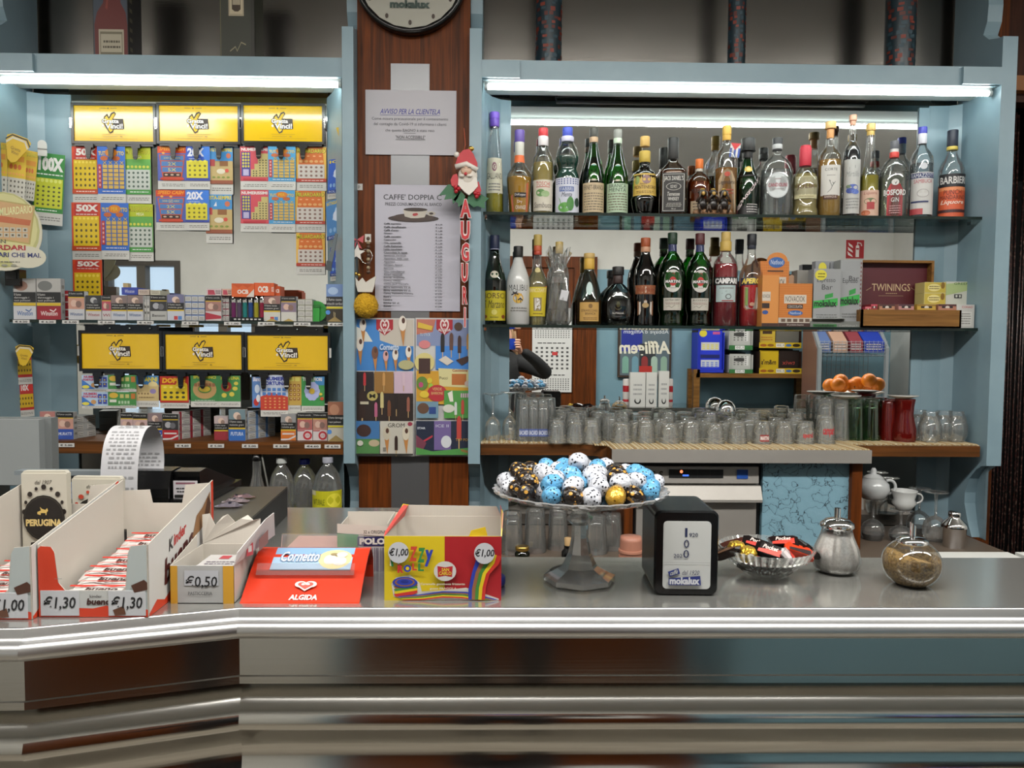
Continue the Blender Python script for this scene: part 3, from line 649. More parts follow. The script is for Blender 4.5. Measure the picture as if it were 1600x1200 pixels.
nose = [(-.004, zz), (0, zz+.001), (.002, zz-.001), (.004, zz-.010), (.008, zz-.015)] + [(.009+.012*math.sin(a), zz-.027+.012*math.cos(a)) for a in [x*pi/8 for x in range(0, 9)]] + [(.003, zz-.041)]
sweep(front, nose, 'steel_bright', 'bullnose_edge')
sweep(front, [(.003, zz-.040), (.003, zz-.094)], 'steel_h', 'upper_fascia', False)
sweep(front, [(.003, zz-.094), (.006, zz-.095), (.006, zz-.105), (-.03, zz-.107)], 'steel_h', 'fascia_strip', False)
belly = [(-.03, zz-.105), (-.02, zz-.115), (.0, zz-.13), (.012, zz-.145), (.017, zz-.158), (.012, zz-.17), (.004, zz-.182), (-.006, zz-.2), (-.006, zz-.22), (.004, zz-.245), (.03, zz-.28), (.06, zz-.33), (.07, zz-.42), (.05, zz-.55), (0, zz-.7), (-.05, zz-.85), (-.06, 0)]
sweep(front, belly, 'steel_h', 'curved_front')
MB().box(-1.9, XS, A[1]+.06, BYL-.02, 0, zz-.021, '#3b3b3a').box(XS, RX, A[1]+.06, BY-.02, 0, zz-.021, '#3b3b3a').build('carcass', cn)
# ================================================================ bottles
YBT = 2.535
PROF = {
 'std':  [(.9, 0), (1, .02), (1, .52), (.97, .57), (.82, .63), (.55, .69), (.40, .74), (.36, .80), (.34, .97), (.36, .975), (.36, 1)],
 'cone': [(.86, 0), (1, .015), (.97, .2), (.84, .5), (.62, .7), (.46, .82), (.46, .93), (.52, .94), (.52, 1)],
 'fernet': [(.92, 0), (1, .02), (1, .45), (.93, .52), (.72, .62), (.5, .72), (.38, .8), (.33, .9), (.34, 1)],
 'syrup': [(.88, 0), (1, .02), (1, .43), (.96, .47), (.78, .52), (.8, .56), (.93, .6), (.96, .66), (.86, .74), (.6, .8), (.4, .86), (.36, .9), (.38, 1)],
 'rope': [(.85, 0), (.95, .02), (.97, .42), (1, .46), (1, .58), (.92, .66), (.62, .73), (.46, .78), (.4, .85), (.38, 1)],
 'flare': [(.78, 0), (.8, .02), (.95, .33), (1, .43), (.93, .49), (.65, .56), (.4, .62), (.33, .68), (.32, 1)],
 'bulb': [(.7, 0), (.78, .03), (.92, .14), (1, .22), (.95, .25), (.9, .26), (.9, .5), (.84, .55), (.6, .58), (.42, .6), (.38, .65), (.44, .7), (.42, .8), (.34, .82), (.34, 1)],
 'square': [(.94, 0), (1, .015), (1, .55), (.96, .58), (.62, .65), (.38, .69), (.34, .75), (.4, .8), (.36, .9), (.36, 1)],
 'flask': [(.9, 0), (1, .03), (1, .5), (.96, .6), (.82, .68), (.58, .74), (.32, .78), (.26, .8), (.26, 1)],
 'grappa': [(.8, 0), (.97, .02), (1, .06), (.97, .11), (.9, .14), (.92, .3), (1, .42), (.93, .54), (.68, .64), (.38, .72), (.3, .76), (.3, 1)],
 'slim': [(.95, 0), (1, .01), (1, .58), (.93, .65), (.7, .70), (.42, .735), (.36, .76), (.36, .97), (.42, .975), (.42, 1)],
 'taper': [(.95, 0), (1, .01), (.96, .46), (.8, .49), (.66, .54), (.5, .68), (.4, .8), (.38, .93), (.34, 1)],
 'malibu': [(.88, 0), (1, .02), (1, .54), (.9, .62), (.66, .72), (.46, .8), (.36, .86), (.33, 1)],
 'martini': [(.86, 0), (.94, .015), (.9, .06), (.86, .13), (.97, .17), (1, .22), (1, .56), (.95, .63), (.78, .7), (.5, .76), (.34, .79), (.30, .84), (.31, 1)],
 'china': [(.92, 0), (.96, .02), (.88, .14), (.9, .3), (.98, .46), (1, .56), (.88, .65), (.56, .75), (.4, .82), (.36, .9), (.38, 1)],
 'campari': [(.94, 0), (1, .01), (1, .62), (.93, .68), (.68, .735), (.42, .775), (.34, .82), (.31, 1)],
 'brandy': [(.9, 0), (1, .02), (1, .32), (.92, .4), (.74, .55), (.5, .7), (.36, .76), (.36, .8), (.34, 1)],
 'romagna': [(.62, 0), (.8, .02), (.96, .14), (1, .3), (.94, .47), (.76, .6), (.46, .68), (.3, .72), (.29, .82), (.32, .86), (.32, 1)],
 'borsci': [(.93, 0), (1, .01), (1, .5), (.88, .57), (.62, .67), (.45, .76), (.38, .84), (.36, 1)],
}
def interp(prof, t):
    for (r0, z0), (r1, z1) in zip(prof, prof[1:]):
        if z0 <= t <= z1: return r0+(r1-r0)*(t-z0)/max(z1-z0, 1e-6)
    return prof[-1][0]
def bottle(cx, top, w, kind, glass, liq, fill, caps, labels, desc, zsh, sy=1, sq=0, group='liquor bottles on the upper glass shelf', turn=.6, Y=YBT, extra=None):
    """a bottle standing on the shelf: glass, liquid, cap and each label are parts"""
    x, zt = W(cx, top, Y); Hh = zt-zsh; R = w/2*Y/1200
    P = PROF[kind]; tz = caps[-1][0] if caps else 1
    t = empty('liquor_bottle', (x, Y, zsh), desc, 'bottle', group, rot=(0, 0, -math.atan2(x, Y)*turn))
    pr = [(r*R, z*Hh) for r, z in P if z <= caps[0][0]] + [(interp(P, caps[0][0])*R, caps[0][0]*Hh)]
    fine = []
    for (r0, z0), (r1, z1) in zip(pr, pr[1:]):
        n = 3 if abs(r1-r0) > .12*R else 1
        for q in range(n): fine.append((r0+(r1-r0)*q/n, z0+(z1-z0)*q/n))
    fine.append(pr[-1])
    MB().lathe(fine, glass, 28, sy=sy, sq=sq).build('glass_body', t)
    if liq:
        lp = [(max(interp(P, q/16*fill)*R*.93, .001), .004+q/16*fill*Hh*.985) for q in range(17)]
        MB().lathe(lp, liq, 24, sy=sy, sq=sq).build('liquid', t)
    # caps: (z fraction start, end, colour, radius factor over the neck)
    m = MB()
    for z0, z1, col, rf in caps:
        rr = interp(P, min(z0, .99))*R*rf
        m.lathe([(rr*.97, z0*Hh), (rr, z0*Hh+.0015), (rr, z1*Hh-.002), (rr*.93, z1*Hh)], col, 20, sy=(sy if sy > .8 else min(1, sy+.25)) if z0 < .85 else 1)
    m.build('cap', t)
    for L in labels:
        z0, z1, half, base, ops = L[:5]; sqq = sq
        r0, r1 = interp(P, z0)*R, interp(P, z1)*R
        m = MB(); fmn = cyl_map(r0+.0004, z0*Hh, z1*Hh, half, sy=sy, sq=sqq, rtop=r1+.0004)
        art(m, fmn, ops, base); m.build('label', t)
    if extra: extra(t, R, Hh)
    return t
def diag_text(t, R, Hh):
    m = MB(); fn, _ = cyl_map(R+.0016, .03*Hh, .56*Hh, 1.15); vs, fs = glyphs("FONSECA'S", 0, .02)
    m.add([fn(.06+.88*x, .88-.72*x-.12*y, 0) for x, y in vs], fs, '#e4d8d4'); m.build('lettering', t)
cream = '#cfc6ae'
def B_up(*a, **k): return bottle(*a, zsh=ZU, **k)
B_up(773, 176, 29, 'cone', 'clearb', 'liq:#a39a1e:.45', .36, [(.86, .94, '#5a3a9a', 1.12), (.94, 1.0, '#6a4ab0', 1.0)],
     [(.1+.11, .55, 1.15, '#c9c4ae', [('e', '#7a4a5a', .5, .25, .13, .13), ('t', '#c9c4ae', 'G', .44, .18, .56, .33), ('t', '#3a3a38', 'GALLIANO', .08, .42, .92, .6), ('tl', '#666', .2, .7, .8, .95, 3)])],
     'tall tapering bottle of yellow liqueur with violet cap, leftmost on the upper shelf')
B_up(812, 204, 40, 'flare', 'clearb', 'liq:#b98a1c:.5', .44, [(.7, .9, '#c9c6bc', 1.12), (.86, 1.0, '#5e4a94', 1.2)],
     [(.03, .38, .85, None, [('p', '#e0662a', [(0.05, .45), (.95, 0), (1, 1), (.1, 1)]), ('r', '#1c1414', .25, .35, .85, .5), ('t', '#e8e0d8', 'DeKuyper', .28, .38, .82, .48), ('t', '#f0e0d0', 'Dry', .4, .6, .65, .72), ('t', '#f0e0d0', 'ORANGE', .3, .77, .85, .9)]), (.62, .73, 1.4, '#df6a33', [])],
     'squat flared bottle of orange liqueur with violet cap and slanting orange label')
B_up(849, 201, 33, 'rope', 'clearb', 'liq:#b7a45c:.4', .6, [(.8, .91, '#d8cfcf', 1.08), (.83, .845, '#c03038', 1.12), (.88, .895, '#c03038', 1.12), (.91, 1, '#c8343a', 1.16)],
     [(.05, .4, 1.15, '#cdc5b4', [('t', '#b03034', 'TOSCHI', .2, .06, .8, .2), ('r', '#b03034', .2, .22, .8, .24), ('e', '#5f8a4c', .4, .42, .2, .12), ('e', '#90a878', .6, .45, .18, .1), ('t', '#77706a', 'Sambuco', .1, .72, .9, .9, .2)])],
     'ribbed bottle of pale yellow syrup with red cap and white elderflower label')
B_up(887, 200, 38, 'syrup', 'clearb', 'liq:#0a3f30:.9', .67, [(.84, .9, '#c9c6dc', 1.1), (.9, 1, '#3a4ab0', 1.15)],
     [(.03, .42, 1.2, '#c9cad6', [('g', '#2c3c7c', .05, .02, .95, .2, 9, 3, .6, 1), ('r', '#4d5f98', .22, .26, .72, .4), ('t', '#d0d4e0', 'FABBRI', .26, .28, .68, .38), ('t', '#2c3448', 'Menta', .3, .42, .65, .55, .3), ('p', '#4f8a3c', [(.2, .55), (.45, .9), (.3, .85)]), ('e', '#5c9a44', .4, .85, .22, .14), ('e', '#3f7a34', .6, .75, .12, .2), ('e', '#1c3a2c', .85, .7, .1, .13)])],
     'wavy bottle of dark green mint syrup with blue cap and mint leaf label')
def branca(glass, cap, lab, txt, d, cx, top, liq, n1, n2):
    return B_up(cx, top, 34, 'fernet', glass, liq, .66 if n1 == 'F' else .35, [(.84, .9, n2, 1.1), (.9, 1, cap, 1.16)],
     [(.04, .37, 1.2, lab, txt+[('tl', '#6a6050', .08, .32, .92, .95, 7)]), (.385, .6, .62, None, [('e', '#b9b29a', .5, .82, .4, .16), ('e', '#d8d0b8', .5, .48, .42, .44), ('e', '#7fb0b0', .5, .4, .36, .32), ('p', '#d9a860', [(.16, .5), (.84, .5), (.7, .8), (.3, .8)]), ('p', '#22221e', [(.2, .3), (.48, .5), (.8, .25), (.52, .62)])])], d)
branca('glass:#5fae4e', '#3a3a34', '#bba684', [('t', '#2a2a26', 'FERNET-BRANCA', .06, .08, .94, .24)], 'dark bitter bottle with beige label and eagle roundel beside the mint syrup', 928, 201, 'liq:#120d0a:.96', 'F', '#b79a7a')
branca('glass:#5fae4e', '#8a8a84', '#a8bda0', [('t', '#26302a', 'BRANCA', .16, .03, .84, .15), ('t', '#26302a', 'MENTA', .16, .17, .84, .29)], 'bright green bottle with pale green label and eagle roundel', 965.5, 203, 'liq:#1d6a20:.55', 'M', '#c4d4bc')
B_up(1008, 214, 40, 'bulb', 'glass:#4a4030', 'liq:#0e0b08:.97', .62, [(.68, .82, '#b79a3c', 1.05), (.88, 1, '#c9a25a', 1.1)],
     [(.255, .525, 1.2, '#c9a750', [('e', '#8a9a5a', .2, .3, .1, .2), ('e', '#8a6a6a', .55, .28, .16, .2), ('t', '#5a3a1c', 'Amaro', .3, .42, .55, .52, .3), ('t', '#3a2410', 'MONTENEGRO', .08, .55, .92, .7), ('tl', '#7a5c2c', .15, .78, .85, .92, 2)])],
     'bulging dark bitter bottle with broad yellow label')
jd = [('r', '#c8c4bc', .04, .03, .96, .04), ('r', '#c8c4bc', .04, .96, .96, .97), ('r', '#c8c4bc', .04, .03, .06, .97), ('r', '#c8c4bc', .94, .03, .96, .97), ('t', '#dcd8d0', "JACK DANIEL'S", .08, .08, .92, .23), ('e', '#a8a49c', .5, .35, .34, .1), ('e', '#14120f', .5, .35, .31, .085), ('t', '#dcd8d0', 'OLD NO.7', .34, .31, .66, .39), ('t', '#dcd8d0', 'Tennessee', .22, .49, .78, .59, .3), ('t', '#dcd8d0', 'WHISKEY', .25, .62, .75, .71), ('tl', '#a8a49c', .15, .76, .85, .88, 3), ('t', '#c8c4bc', '70 cl', .4, .9, .6, .94)]
B_up(1052, 216, 40, 'square', 'glass:#c9b8a4', 'liq:#5a2c10:.8', .57, [(.73, 1, '#141210', 1.2)],
     [(.05, .535, .74, '#14120f', jd)], 'square whiskey bottle with black label and black cap', sq=7)
B_up(1093, 249, 36, 'flask', 'glass:#d8c0a8', 'liq:#7a3e18:.7', .6, [(.79, .84, '#c8beb0', 1.05), (.84, 1, '#d06a24', 1.3)],
     [(.3, .6, .9, None, [('p', '#b89a80', [(0, .5), (1, .1), (1, .5), (0, .9)]), ('t', '#4a3a30', 'MOUNT GAY', .1, .38, .9, .62)]), (.04, .28, .8, '#c0a888', [('tl', '#5a4a3a', .1, .1, .9, .9, 4)])],
     'short rum bottle with orange cap behind the monkey figurine', sy=.8, Y=2.55)
def cuba(t, R, Hh):
    m = MB().box(-.002, .030, -.001, .001, -.045, 0, '#c8c4c0'); m.T = None
    art(m, plane_map(.032, .045, -.002, -.045, -.001), [('r', '#2c4a9a', 0, .35, .2, 1), ('r', '#d0ccc8', .2, .35, .4, 1), ('r', '#2c4a9a', .4, .35, .6, 1), ('r', '#d0ccc8', .6, .35, .8, 1), ('r', '#2c4a9a', .8, .35, 1, 1), ('p', '#b82a2c', [(0, .0), (1, .0), (.5, .5)])])
    m.build('flag_tag', t, loc=(R*.35, -R*.55, Hh*.8), rot=(0, .12, 0), label='small flag card tied to the neck')
B_up(1136, 197, 35, 'campari', 'clearb', 'liq:#8a5c20:.6', .53, [(.84, .9, '#c79a3c', 1.12), (.9, 1, '#cfa548', 1.2)],
     [(.05, .52, .95, None, [('p', '#b59a78', [(.1, .25), (.3, .06), (.5, 0), (.7, .06), (.9, .25), (.95, 1), (.05, 1)]), ('e', '#a83c24', .5, .13, .13, .055), ('t', '#2c2018', 'Legendario', .12, .26, .88, .38, .2), ('tl', '#9a3c24', .2, .45, .8, .6, 2)])],
     'rum bottle with gold cap and small flag tag behind the monkey figurine', extra=cuba)
B_up(1169, 224, 33, 'borsci', 'glass:#4fae70', 'liq:#100b0c:.97', .62, [(.8, .92, '#1c1c1c', 1.05), (.89, .905, '#1c1c1c', 1.9), (.905, 1.06, '#2a2a2a', 1.75)],
     [(.03, .56, 1.15, '#151213', [('t', '#c8c4c0', 'FONSECA', .15, .08, .75, .18), ('t', '#c8c4c0', 'PORTO', .1, .22, .6, .34), ('p', '#b0282a', [(0, .84), (1, .1), (1, .32), (0, 1)]), ('t', '#e0d4d0', "FONSECA'S", .06, .2, .96, .36, 0, .02, 0) if 0 else ('l', '#d8ccc8', [(.1, .84), (.25, .73)], .03), ('tl', '#b8b4b0', .4, .7, .95, .95, 4)]), (.6, .68, .5, None, [('e', '#c9b050', .5, .5, .5, .5), ('e', '#e0cf80', .5, .5, .25, .3)])],
     'green shouldered port bottle with black stopper and diagonal red band',
     extra=lambda t, R, Hh: diag_text(t, R, Hh))
B_up(1215, 216, 50, 'flask', 'clearb', 'liq:#c8cccc:.12', .6, [(.84, 1, '#2a2a2c', 1.15), (.86, .92, '#b8b8b8', 1.17)],
     [(.24, .56, .72, None, [('e', '#b9bcbc', .5, .5, .5, .5), ('e', '#ccd0d0', .5, .5, .45, .46), ('tl', '#9a8a8a', .35, .2, .65, .32, 1), ('t', '#b03a50', 'CANDOLINI', .1, .42, .9, .56), ('tl', '#8a7a7a', .25, .62, .75, .68, 1)])],
     'broad round-shouldered clear grappa bottle with oval label', sy=.62)
B_up(1259, 228, 42, 'grappa', 'clearb', 'liq:#b3a468:.3', .6, [(.72, .97, '#b8283a', 1.12), (.86, 1, '#b8283a', 1.25)],
     [(.26, .56, 1.0, '#c0b890', [('e', '#cfc8a4', .45, .5, .5, .36), ('t', '#5a2024', 'JULIA', .12, .34, .85, .62), ('tl', '#8a8058', .2, .86, .8, .96, 1), ('r', '#b8283a', .0, .0, 0.001, .001)])],
     'waisted pale grappa bottle with cream label and red capsule')
B_up(1298, 191, 36, 'slim', 'clearb', 'liq:#a8843c:.5', .6, [(.83, .94, '#c08850', .85), (.93, 1, '#d0ac70', 1.3)],
     [(.23, .54, .85, '#cbc7c0', [('t', '#4a4a48', 'CORTE', .2, .1, .8, .19), ('tl', '#9a9690', .3, .3, .7, .38, 1), ('l', '#6a6a68', [(.5, .8), (.62, .6), (.42, .5), (.55, .7), (.7, .55)], .025), ('l', '#6a6a68', [(.5, .8), (.35, .9)], .02)]), (.195, .235, .6, '#4a2418', [('t', '#d0c0b0', 'BARRIQUE', .1, .2, .9, .8)])],
     'amber grappa bottle with white bird label and tan cork stopper')
B_up(1333, 180, 26, 'slim', 'clearb', 'liq:#0c0a12:.97', .66, [(.9, .945, '#c08a70', .95), (.945, 1, '#cf9a80', 1.2)],
     [(.05, .565, 1.1, '#b9b8b4', [('l', '#4a4a48', [(.35, .17), (.6, .14)], .06), ('t', '#8a8a88', 'Mirtillo', .15, .22, .85, .32, .3), ('e', '#4a5ea8', .5, .52, .3, .06), ('e', '#36488c', .38, .58, .2, .05), ('e', '#5a70b8', .65, .6, .2, .045), ('e', '#6a7a60', .3, .5, .12, .03), ('tl', '#8a8a88', .15, .7, .85, .92, 4)])],
     'tallest slim dark bilberry liqueur bottle with long white label')
B_up(1361, 194, 29, 'taper', 'clearb', 'liq:#9f9424:.45', .45, [(.88, .93, '#c9a85a', 1.0), (.93, 1, '#cfae6a', 1.3)],
     [(.02, .3, 1.15, '#c9a590', [('t', '#8a3a34', 'Liquore', .2, .06, .8, .2, .3), ('e', '#5f6a44', .5, .42, .28, .12), ('r', '#9a2a2c', .35, .45, .68, .72), ('e', '#b0603c', .3, .85, .2, .1)])],
     'slender yellow liqueur bottle with pink label and small cork')
B_up(1398, 221, 43, 'flask', 'clearb', 'liq:#c4c8bc:.12', .6, [(.79, .86, '#c43c34', 1.1), (.84, .92, '#c9c6c2', 1.08), (.9, 1, '#5a5a60', 1.15)],
     [(.04, .5, .62, None, [('p', '#a82830', [(.08, .28), (.25, .12), (.75, .12), (.92, .28), (.92, 1), (.08, 1)]), ('e', '#d4d0cc', .5, .08, .2, .085), ('p', '#2c2020', [(.42, .03), (.5, .1), (.6, .04), (.52, .14)]), ('t', '#d8d4d0', 'BOSFORD', -.12, .28, 1.12, .44, 0, .03), ('t', '#d8d4d0', 'GIN', .3, .5, .7, .62), ('tl', '#c89090', .2, .7, .8, .95, 4)])],
     'clear gin bottle with red label and red-banded neck', sy=.7)
B_up(1442, 199, 34, 'campari', 'clearb', 'liq:#c4ccd0:.1', .6, [(.82, .93, '#c9c8d0', 1.12), (.93, 1, '#3c40a0', 1.2)],
     [(.05, .5, 1.15, '#c5c2be', [('r', '#26305c', 0, .02, 1, .14), ('t', '#d8d8dc', 'RAMAZZOTTI', .04, .035, .96, .125), ('t', '#a8404c', 'SAMBUCA', .15, .17, .85, .26), ('e', '#a09c98', .5, .5, .22, .1), ('e', '#c5c2be', .5, .5, .19, .085), ('r', '#26305c', .05, .68, .7, .72), ('r', '#a84044', 0, .86, .5, 1)]), (.53, .6, .3, None, [('e', '#c8c8cc', .5, .5, .5, .5)])],
     'clear anise liqueur bottle with blue cap and white label')
B_up(1489, 204, 38, 'std', 'clearb', 'liq:#b84a20:.6', .38, [(.78, .82, '#c8b050', 1.12), (.82, 1, '#1c2030', 1.14)],
     [(.36, .5, 1.2, '#1c1a1e', [('t', '#d4d0cc', 'BARBIERI', .06, .22, .94, .78, 0, .02)]), (.03, .355, 1.2, '#cf5a34', [('r', '#e08a5a', 0, 0, 1, .12), ('t', '#4a1c14', 'PUNCH', .2, .1, .75, .26), ('t', '#4a1c14', 'MANDARINO', .08, .28, .9, .42), ('t', '#f0d8c8', 'Liquore', .1, .44, .85, .62, .3, .02), ('r', '#3a1418', 0, .76, 1, .86)])],
     'orange punch bottle with black and orange label, rightmost on the upper shelf')
# lower shelf
def B_lo(*a, **k): return bottle(*a, zsh=ZL, group='liquor bottles on the lower glass shelf', **k)
B_lo(773, 368, 36, 'borsci', 'glass:#2f7a3c', 'liq:#0c1a0e:.85', .5, [(.84, .855, '#9a9ab0', 1.1), (.84, 1, '#141c3c', 1.08)],
     [(.05, .38, 1.2, '#b8a81c', [('t', '#3a1410', 'BORSCI', .08, .08, .92, .26), ('t', '#3a3414', 'S. Marzano', .1, .32, .9, .58, .3), ('e', '#d0c468', .5, .72, .1, .09), ('e', '#7a3c14', .15, .87, .09, .06), ('e', '#7a3c14', .85, .87, .09, .06), ('tl', '#4a4414', .35, .86, .65, .92, 1)]), (.52, .6, .4, None, [('e', '#c4bca8', .5, .5, .5, .5)])],
     'green bottle with yellow label and navy capsule, leftmost on the lower shelf')
B_lo(810, 385, 36, 'malibu', '#c4c3c0/.2', None, .5, [(.86, 1, '#161616', 1.15)],
     [(.03, .56, 1.15, None, [('t', '#1c1a1a', 'MALIBU', .12, .1, .88, .24), ('e', '#c9a03a', .5, .42, .2, .12), ('p', '#c8643a', [(.32, .38), (.38, .31), (.5, .295), (.62, .31), (.68, .38)]), ('l', '#1c1414', [(.45, .53), (.43, .42), (.38, .3)], .018), ('l', '#1c1414', [(.25, .34), (.38, .3), (.5, .33)], .03), ('l', '#1c1414', [(.3, .27), (.38, .3), (.46, .27)], .03), ('l', '#1c1414', [(.6, .53), (.58, .44)], .018), ('l', '#1c1414', [(.5, .46), (.58, .42), (.66, .47)], .03), ('tl', '#77736e', .2, .62, .85, .74, 2)])],
     'opaque white coconut rum bottle with palm tree print and black cap', Y=2.525)
B_lo(840.5, 367, 35, 'flare', 'clearb', 'liq:#c8c08c:.2', .6, [(.78, .82, '#a83a24', 1.1), (.82, .88, '#b4502c', 1.12), (.88, 1, '#b39a50', 1.16)],
     [(.1, .42, .9, '#c9b42c', [('p', '#b03424', [(0, .06), (1, -.04), (1, .16), (0, .28)]), ('t', '#e8d8b0', 'BIANCOSARTI', .05, .04, .95, .18, .2), ('r', '#8a7a50', .28, .36, .72, .82), ('t', '#d8d4d0', 'B', .36, .38, .66, .8, 0, .05), ('tl', '#5a4a18', .2, .88, .8, .94, 1)]), (.58, .64, .5, None, [('e', '#c0b07c', .5, .5, .5, .5)])],
     'clear bottle with yellow label, red slanting band and gold cap', Y=2.545)
def wrap(t, R, Hh):
    rnd = random.Random(5); m = MB(); n = 26; vs = []
    pr = [(1.0, 0), (1.25, .06), (1.3, .2), (1.15, .4), (.8, .58), (.52, .64), (.8, .74), (1.2, .9)]
    for j, (r, z) in enumerate(pr):
        for i in range(n):
            a = 2*pi*i/n; k = 1+rnd.uniform(-.14, .14)*(1 if j else .3); vs.append((r*R*k*math.cos(a), r*R*k*math.sin(a)*.9, (z+rnd.uniform(-.012, .012)*(j > 0)+(.06*math.sin(3*a) if j == len(pr)-1 else 0))*Hh))
    m.add(vs, [(j*n+i, j*n+(i+1) % n, (j+1)*n+(i+1) % n, (j+1)*n+i) for j in range(len(pr)-1) for i in range(n)], 'cello')
    m.build('cellophane_wrap', t)
    MB().tube([(R*.5*math.cos(a), R*.5*math.sin(a)*.9, .64*Hh) for a in [2*pi*i/16 for i in range(17)]], .0022, '#c8c4bc', 6, False).build('ribbon', t)
    MB().box(-.5*R, .3*R, -R*1.02, -R*.99, .3*Hh, .42*Hh, '#c9c9cc').build('tag', t, rot=(0, .2, 0))
    MB().lathe([(.8*R, .02*Hh), (1.0*R, .06*Hh), (.95*R, .14*Hh), (.5*R, .19*Hh)], '#b0986a', 18, sy=.9).build('straw_filling', t)
B_lo(874, 378, 30, 'campari', 'clearb', 'liq:#a8a494:.2', .5, [(.86, 1, '#b39a5a', 1.2)], [], 'bottle wrapped in crinkled cellophane with gold cap', extra=wrap)
B_lo(921, 396, 42, 'brandy', 'glass:#b8ccc8', 'liq:#6a3a14:.8', .34, [(.78, .93, '#c9a040', 1.1), (.93, 1, '#c0a060', 1.18)],
     [(.06, .32, .75, '#b8904c', [('e', '#7a5a2c', .55, .2, .1, .12), ('t', '#3a2412', 'STRAVECCHIO', .1, .38, .9, .5), ('t', '#3a2412', 'BRANCA', .3, .54, .8, .66), ('tl', '#6a4a24', .2, .78, .9, .94, 2)]), (.42, .6, .3, None, [('e', '#b4c8c4', .5, .5, .5, .5)])],
     'pale tapering brandy bottle with tan label and gold cap')
B_lo(966, 417, 50, 'romagna', 'glass:#a8b0b0', 'liq:#140c08:.95', .55, [(.72, .86, '#2a1410', 1.05), (.86, 1, '#161414', 1.15)],
     [(.14, .56, .72, None, [('e', '#0e0c0c', .5, .5, .5, .5), ('e', '#c9b878', .5, .5, .19, .19), ('e', '#141212', .5, .5, .165, .165), ('e', '#b8a868', .5, .47, .09, .12), ('t', '#d0ccc4', 'VECCHIA', .25, .13, .75, .23), ('t', '#d0ccc4', 'ROMAGNA', .25, .76, .75, .86)])],
     'squat round black brandy bottle with gold roundel', sy=.62)
B_lo(1009, 372, 35, 'china', 'glass:#4a3222', 'liq:#14100e:.96', .6, [(.84, .9, '#b8886a', 1.1), (.9, 1, '#94461f', 1.2)],
     [(.36, .46, 1.1, '#8a5030', [('e', '#c8b8a8', .5, .5, .48, .34), ('t', '#7a2c1c', 'China Martini', .08, .3, .92, .72, .2)]), (.12, .3, .8, None, [('p', '#7a5030', [(0, .1), (.5, 0), (1, .1), (1, 1), (0, 1)]), ('p', '#c0b4a8', [(.1, .16), (.5, .06), (.9, .16), (.9, .94), (.1, .94)]), ('e', '#a08458', .5, .36, .2, .16)])],
     'dark brown bitter bottle with copper cap and curved copper label')
mt_ = lambda s: [(.36, .6, .68, None, [('e', '#c4c2ba', .5, .5, .5, .5), ('e', '#b02c24', .5, .52, .2, .2), ('r', '#161616', .06, .45, .94, .6), ('t', '#dcdad4', 'MARTINI', .09, .46, .91, .59, 0, .03), ('tl', '#8a8a84', .35, .78, .65, .84, 1), ('l', '#a03c34', [(.45, .2), (.55, .15), (.6, .25)], .02)]),
                 (.17, .3, .7, '#b9b4a8', [('t', '#3a3834', s, .12, .1, .88, .24), ('l', '#3a3834', [(.15, .75), (.3, .65), (.45, .8), (.6, .6), (.85, .7)], .02), ('tl', '#8a6a64', .1, .35, .9, .55, 2)]),
                 (.8, .875, 1.2, '#1c2450', [('p', '#b8c0d8', [(.4, .9), (.6, .1), (.65, .9)])])]
B_lo(1051, 364, 41, 'martini', 'glass:#3fa03e', 'liq:#17481c:.6', .7, [(.88, 1, '#12301c', 1.2)], mt_('EXTRA DRY'), 'green vermouth bottle with dark green cap and round white label')
B_lo(1094, 365, 40, 'martini', 'glass:#3fa03e', 'liq:#0e2410:.88', .4, [(.88, 1, '#4a1418', 1.2)], mt_('ROSSO'), 'green vermouth bottle with maroon cap and round white label')
B_lo(1134.5, 363, 38, 'campari', 'clearb', 'liq:#7a1420:.82', .66, [(.8, .9, '#c0a050', 1.25), (.9, 1, '#c6a860', 1.18)],
     [(.44, .52, 1.1, '#141416', [('t', '#e0dedc', 'CAMPARI', .06, .12, .94, .88, 0, .06)]), (.26, .435, .85, '#a8b8b8', [('tl', '#77706c', .15, .1, .85, .25, 1), ('l', '#6a6a68', [(.3, .5), (.5, .35), (.7, .5)], .02), ('e', '#5a5a58', .6, .68, .14, .16), ('e', '#a8b8b8', .6, .68, .1, .11), ('r', '#9a2c2c', .3, .9, .85, .96)])],
     'clear bottle of dark red bitter with gold cap and black banded label')
B_lo(1175, 366, 36, 'std', 'clearb', 'liq:#b01c24:.7', .44, [(.84, .9, '#161c2c', 1.05), (.88, 1, '#12141c', 1.14)],
     [(.44, .54, 1.1, None, [('p', '#20285c', [(0, .15), (1, 0), (1, .85), (0, 1)]), ('t', '#e8d060', 'APEROL', .06, .2, .94, .8, .2, .05)]), (.18, .43, .7, None, [('p', '#c07a5a', [(0, 0), (1, 0), (1, .88), (.85, 1), (.15, 1), (0, .88)]), ('p', '#c4bcb0', [(.1, .03), (.9, .03), (.9, .85), (.8, .95), (.2, .95), (.1, .85)]), ('r', '#7a9a50', .1, .05, .25, .8), ('e', '#c09078', .5, .75, .14, .08)])],
     'clear bottle of bright red aperitif with dark blue label, beside the cocoa boxes')
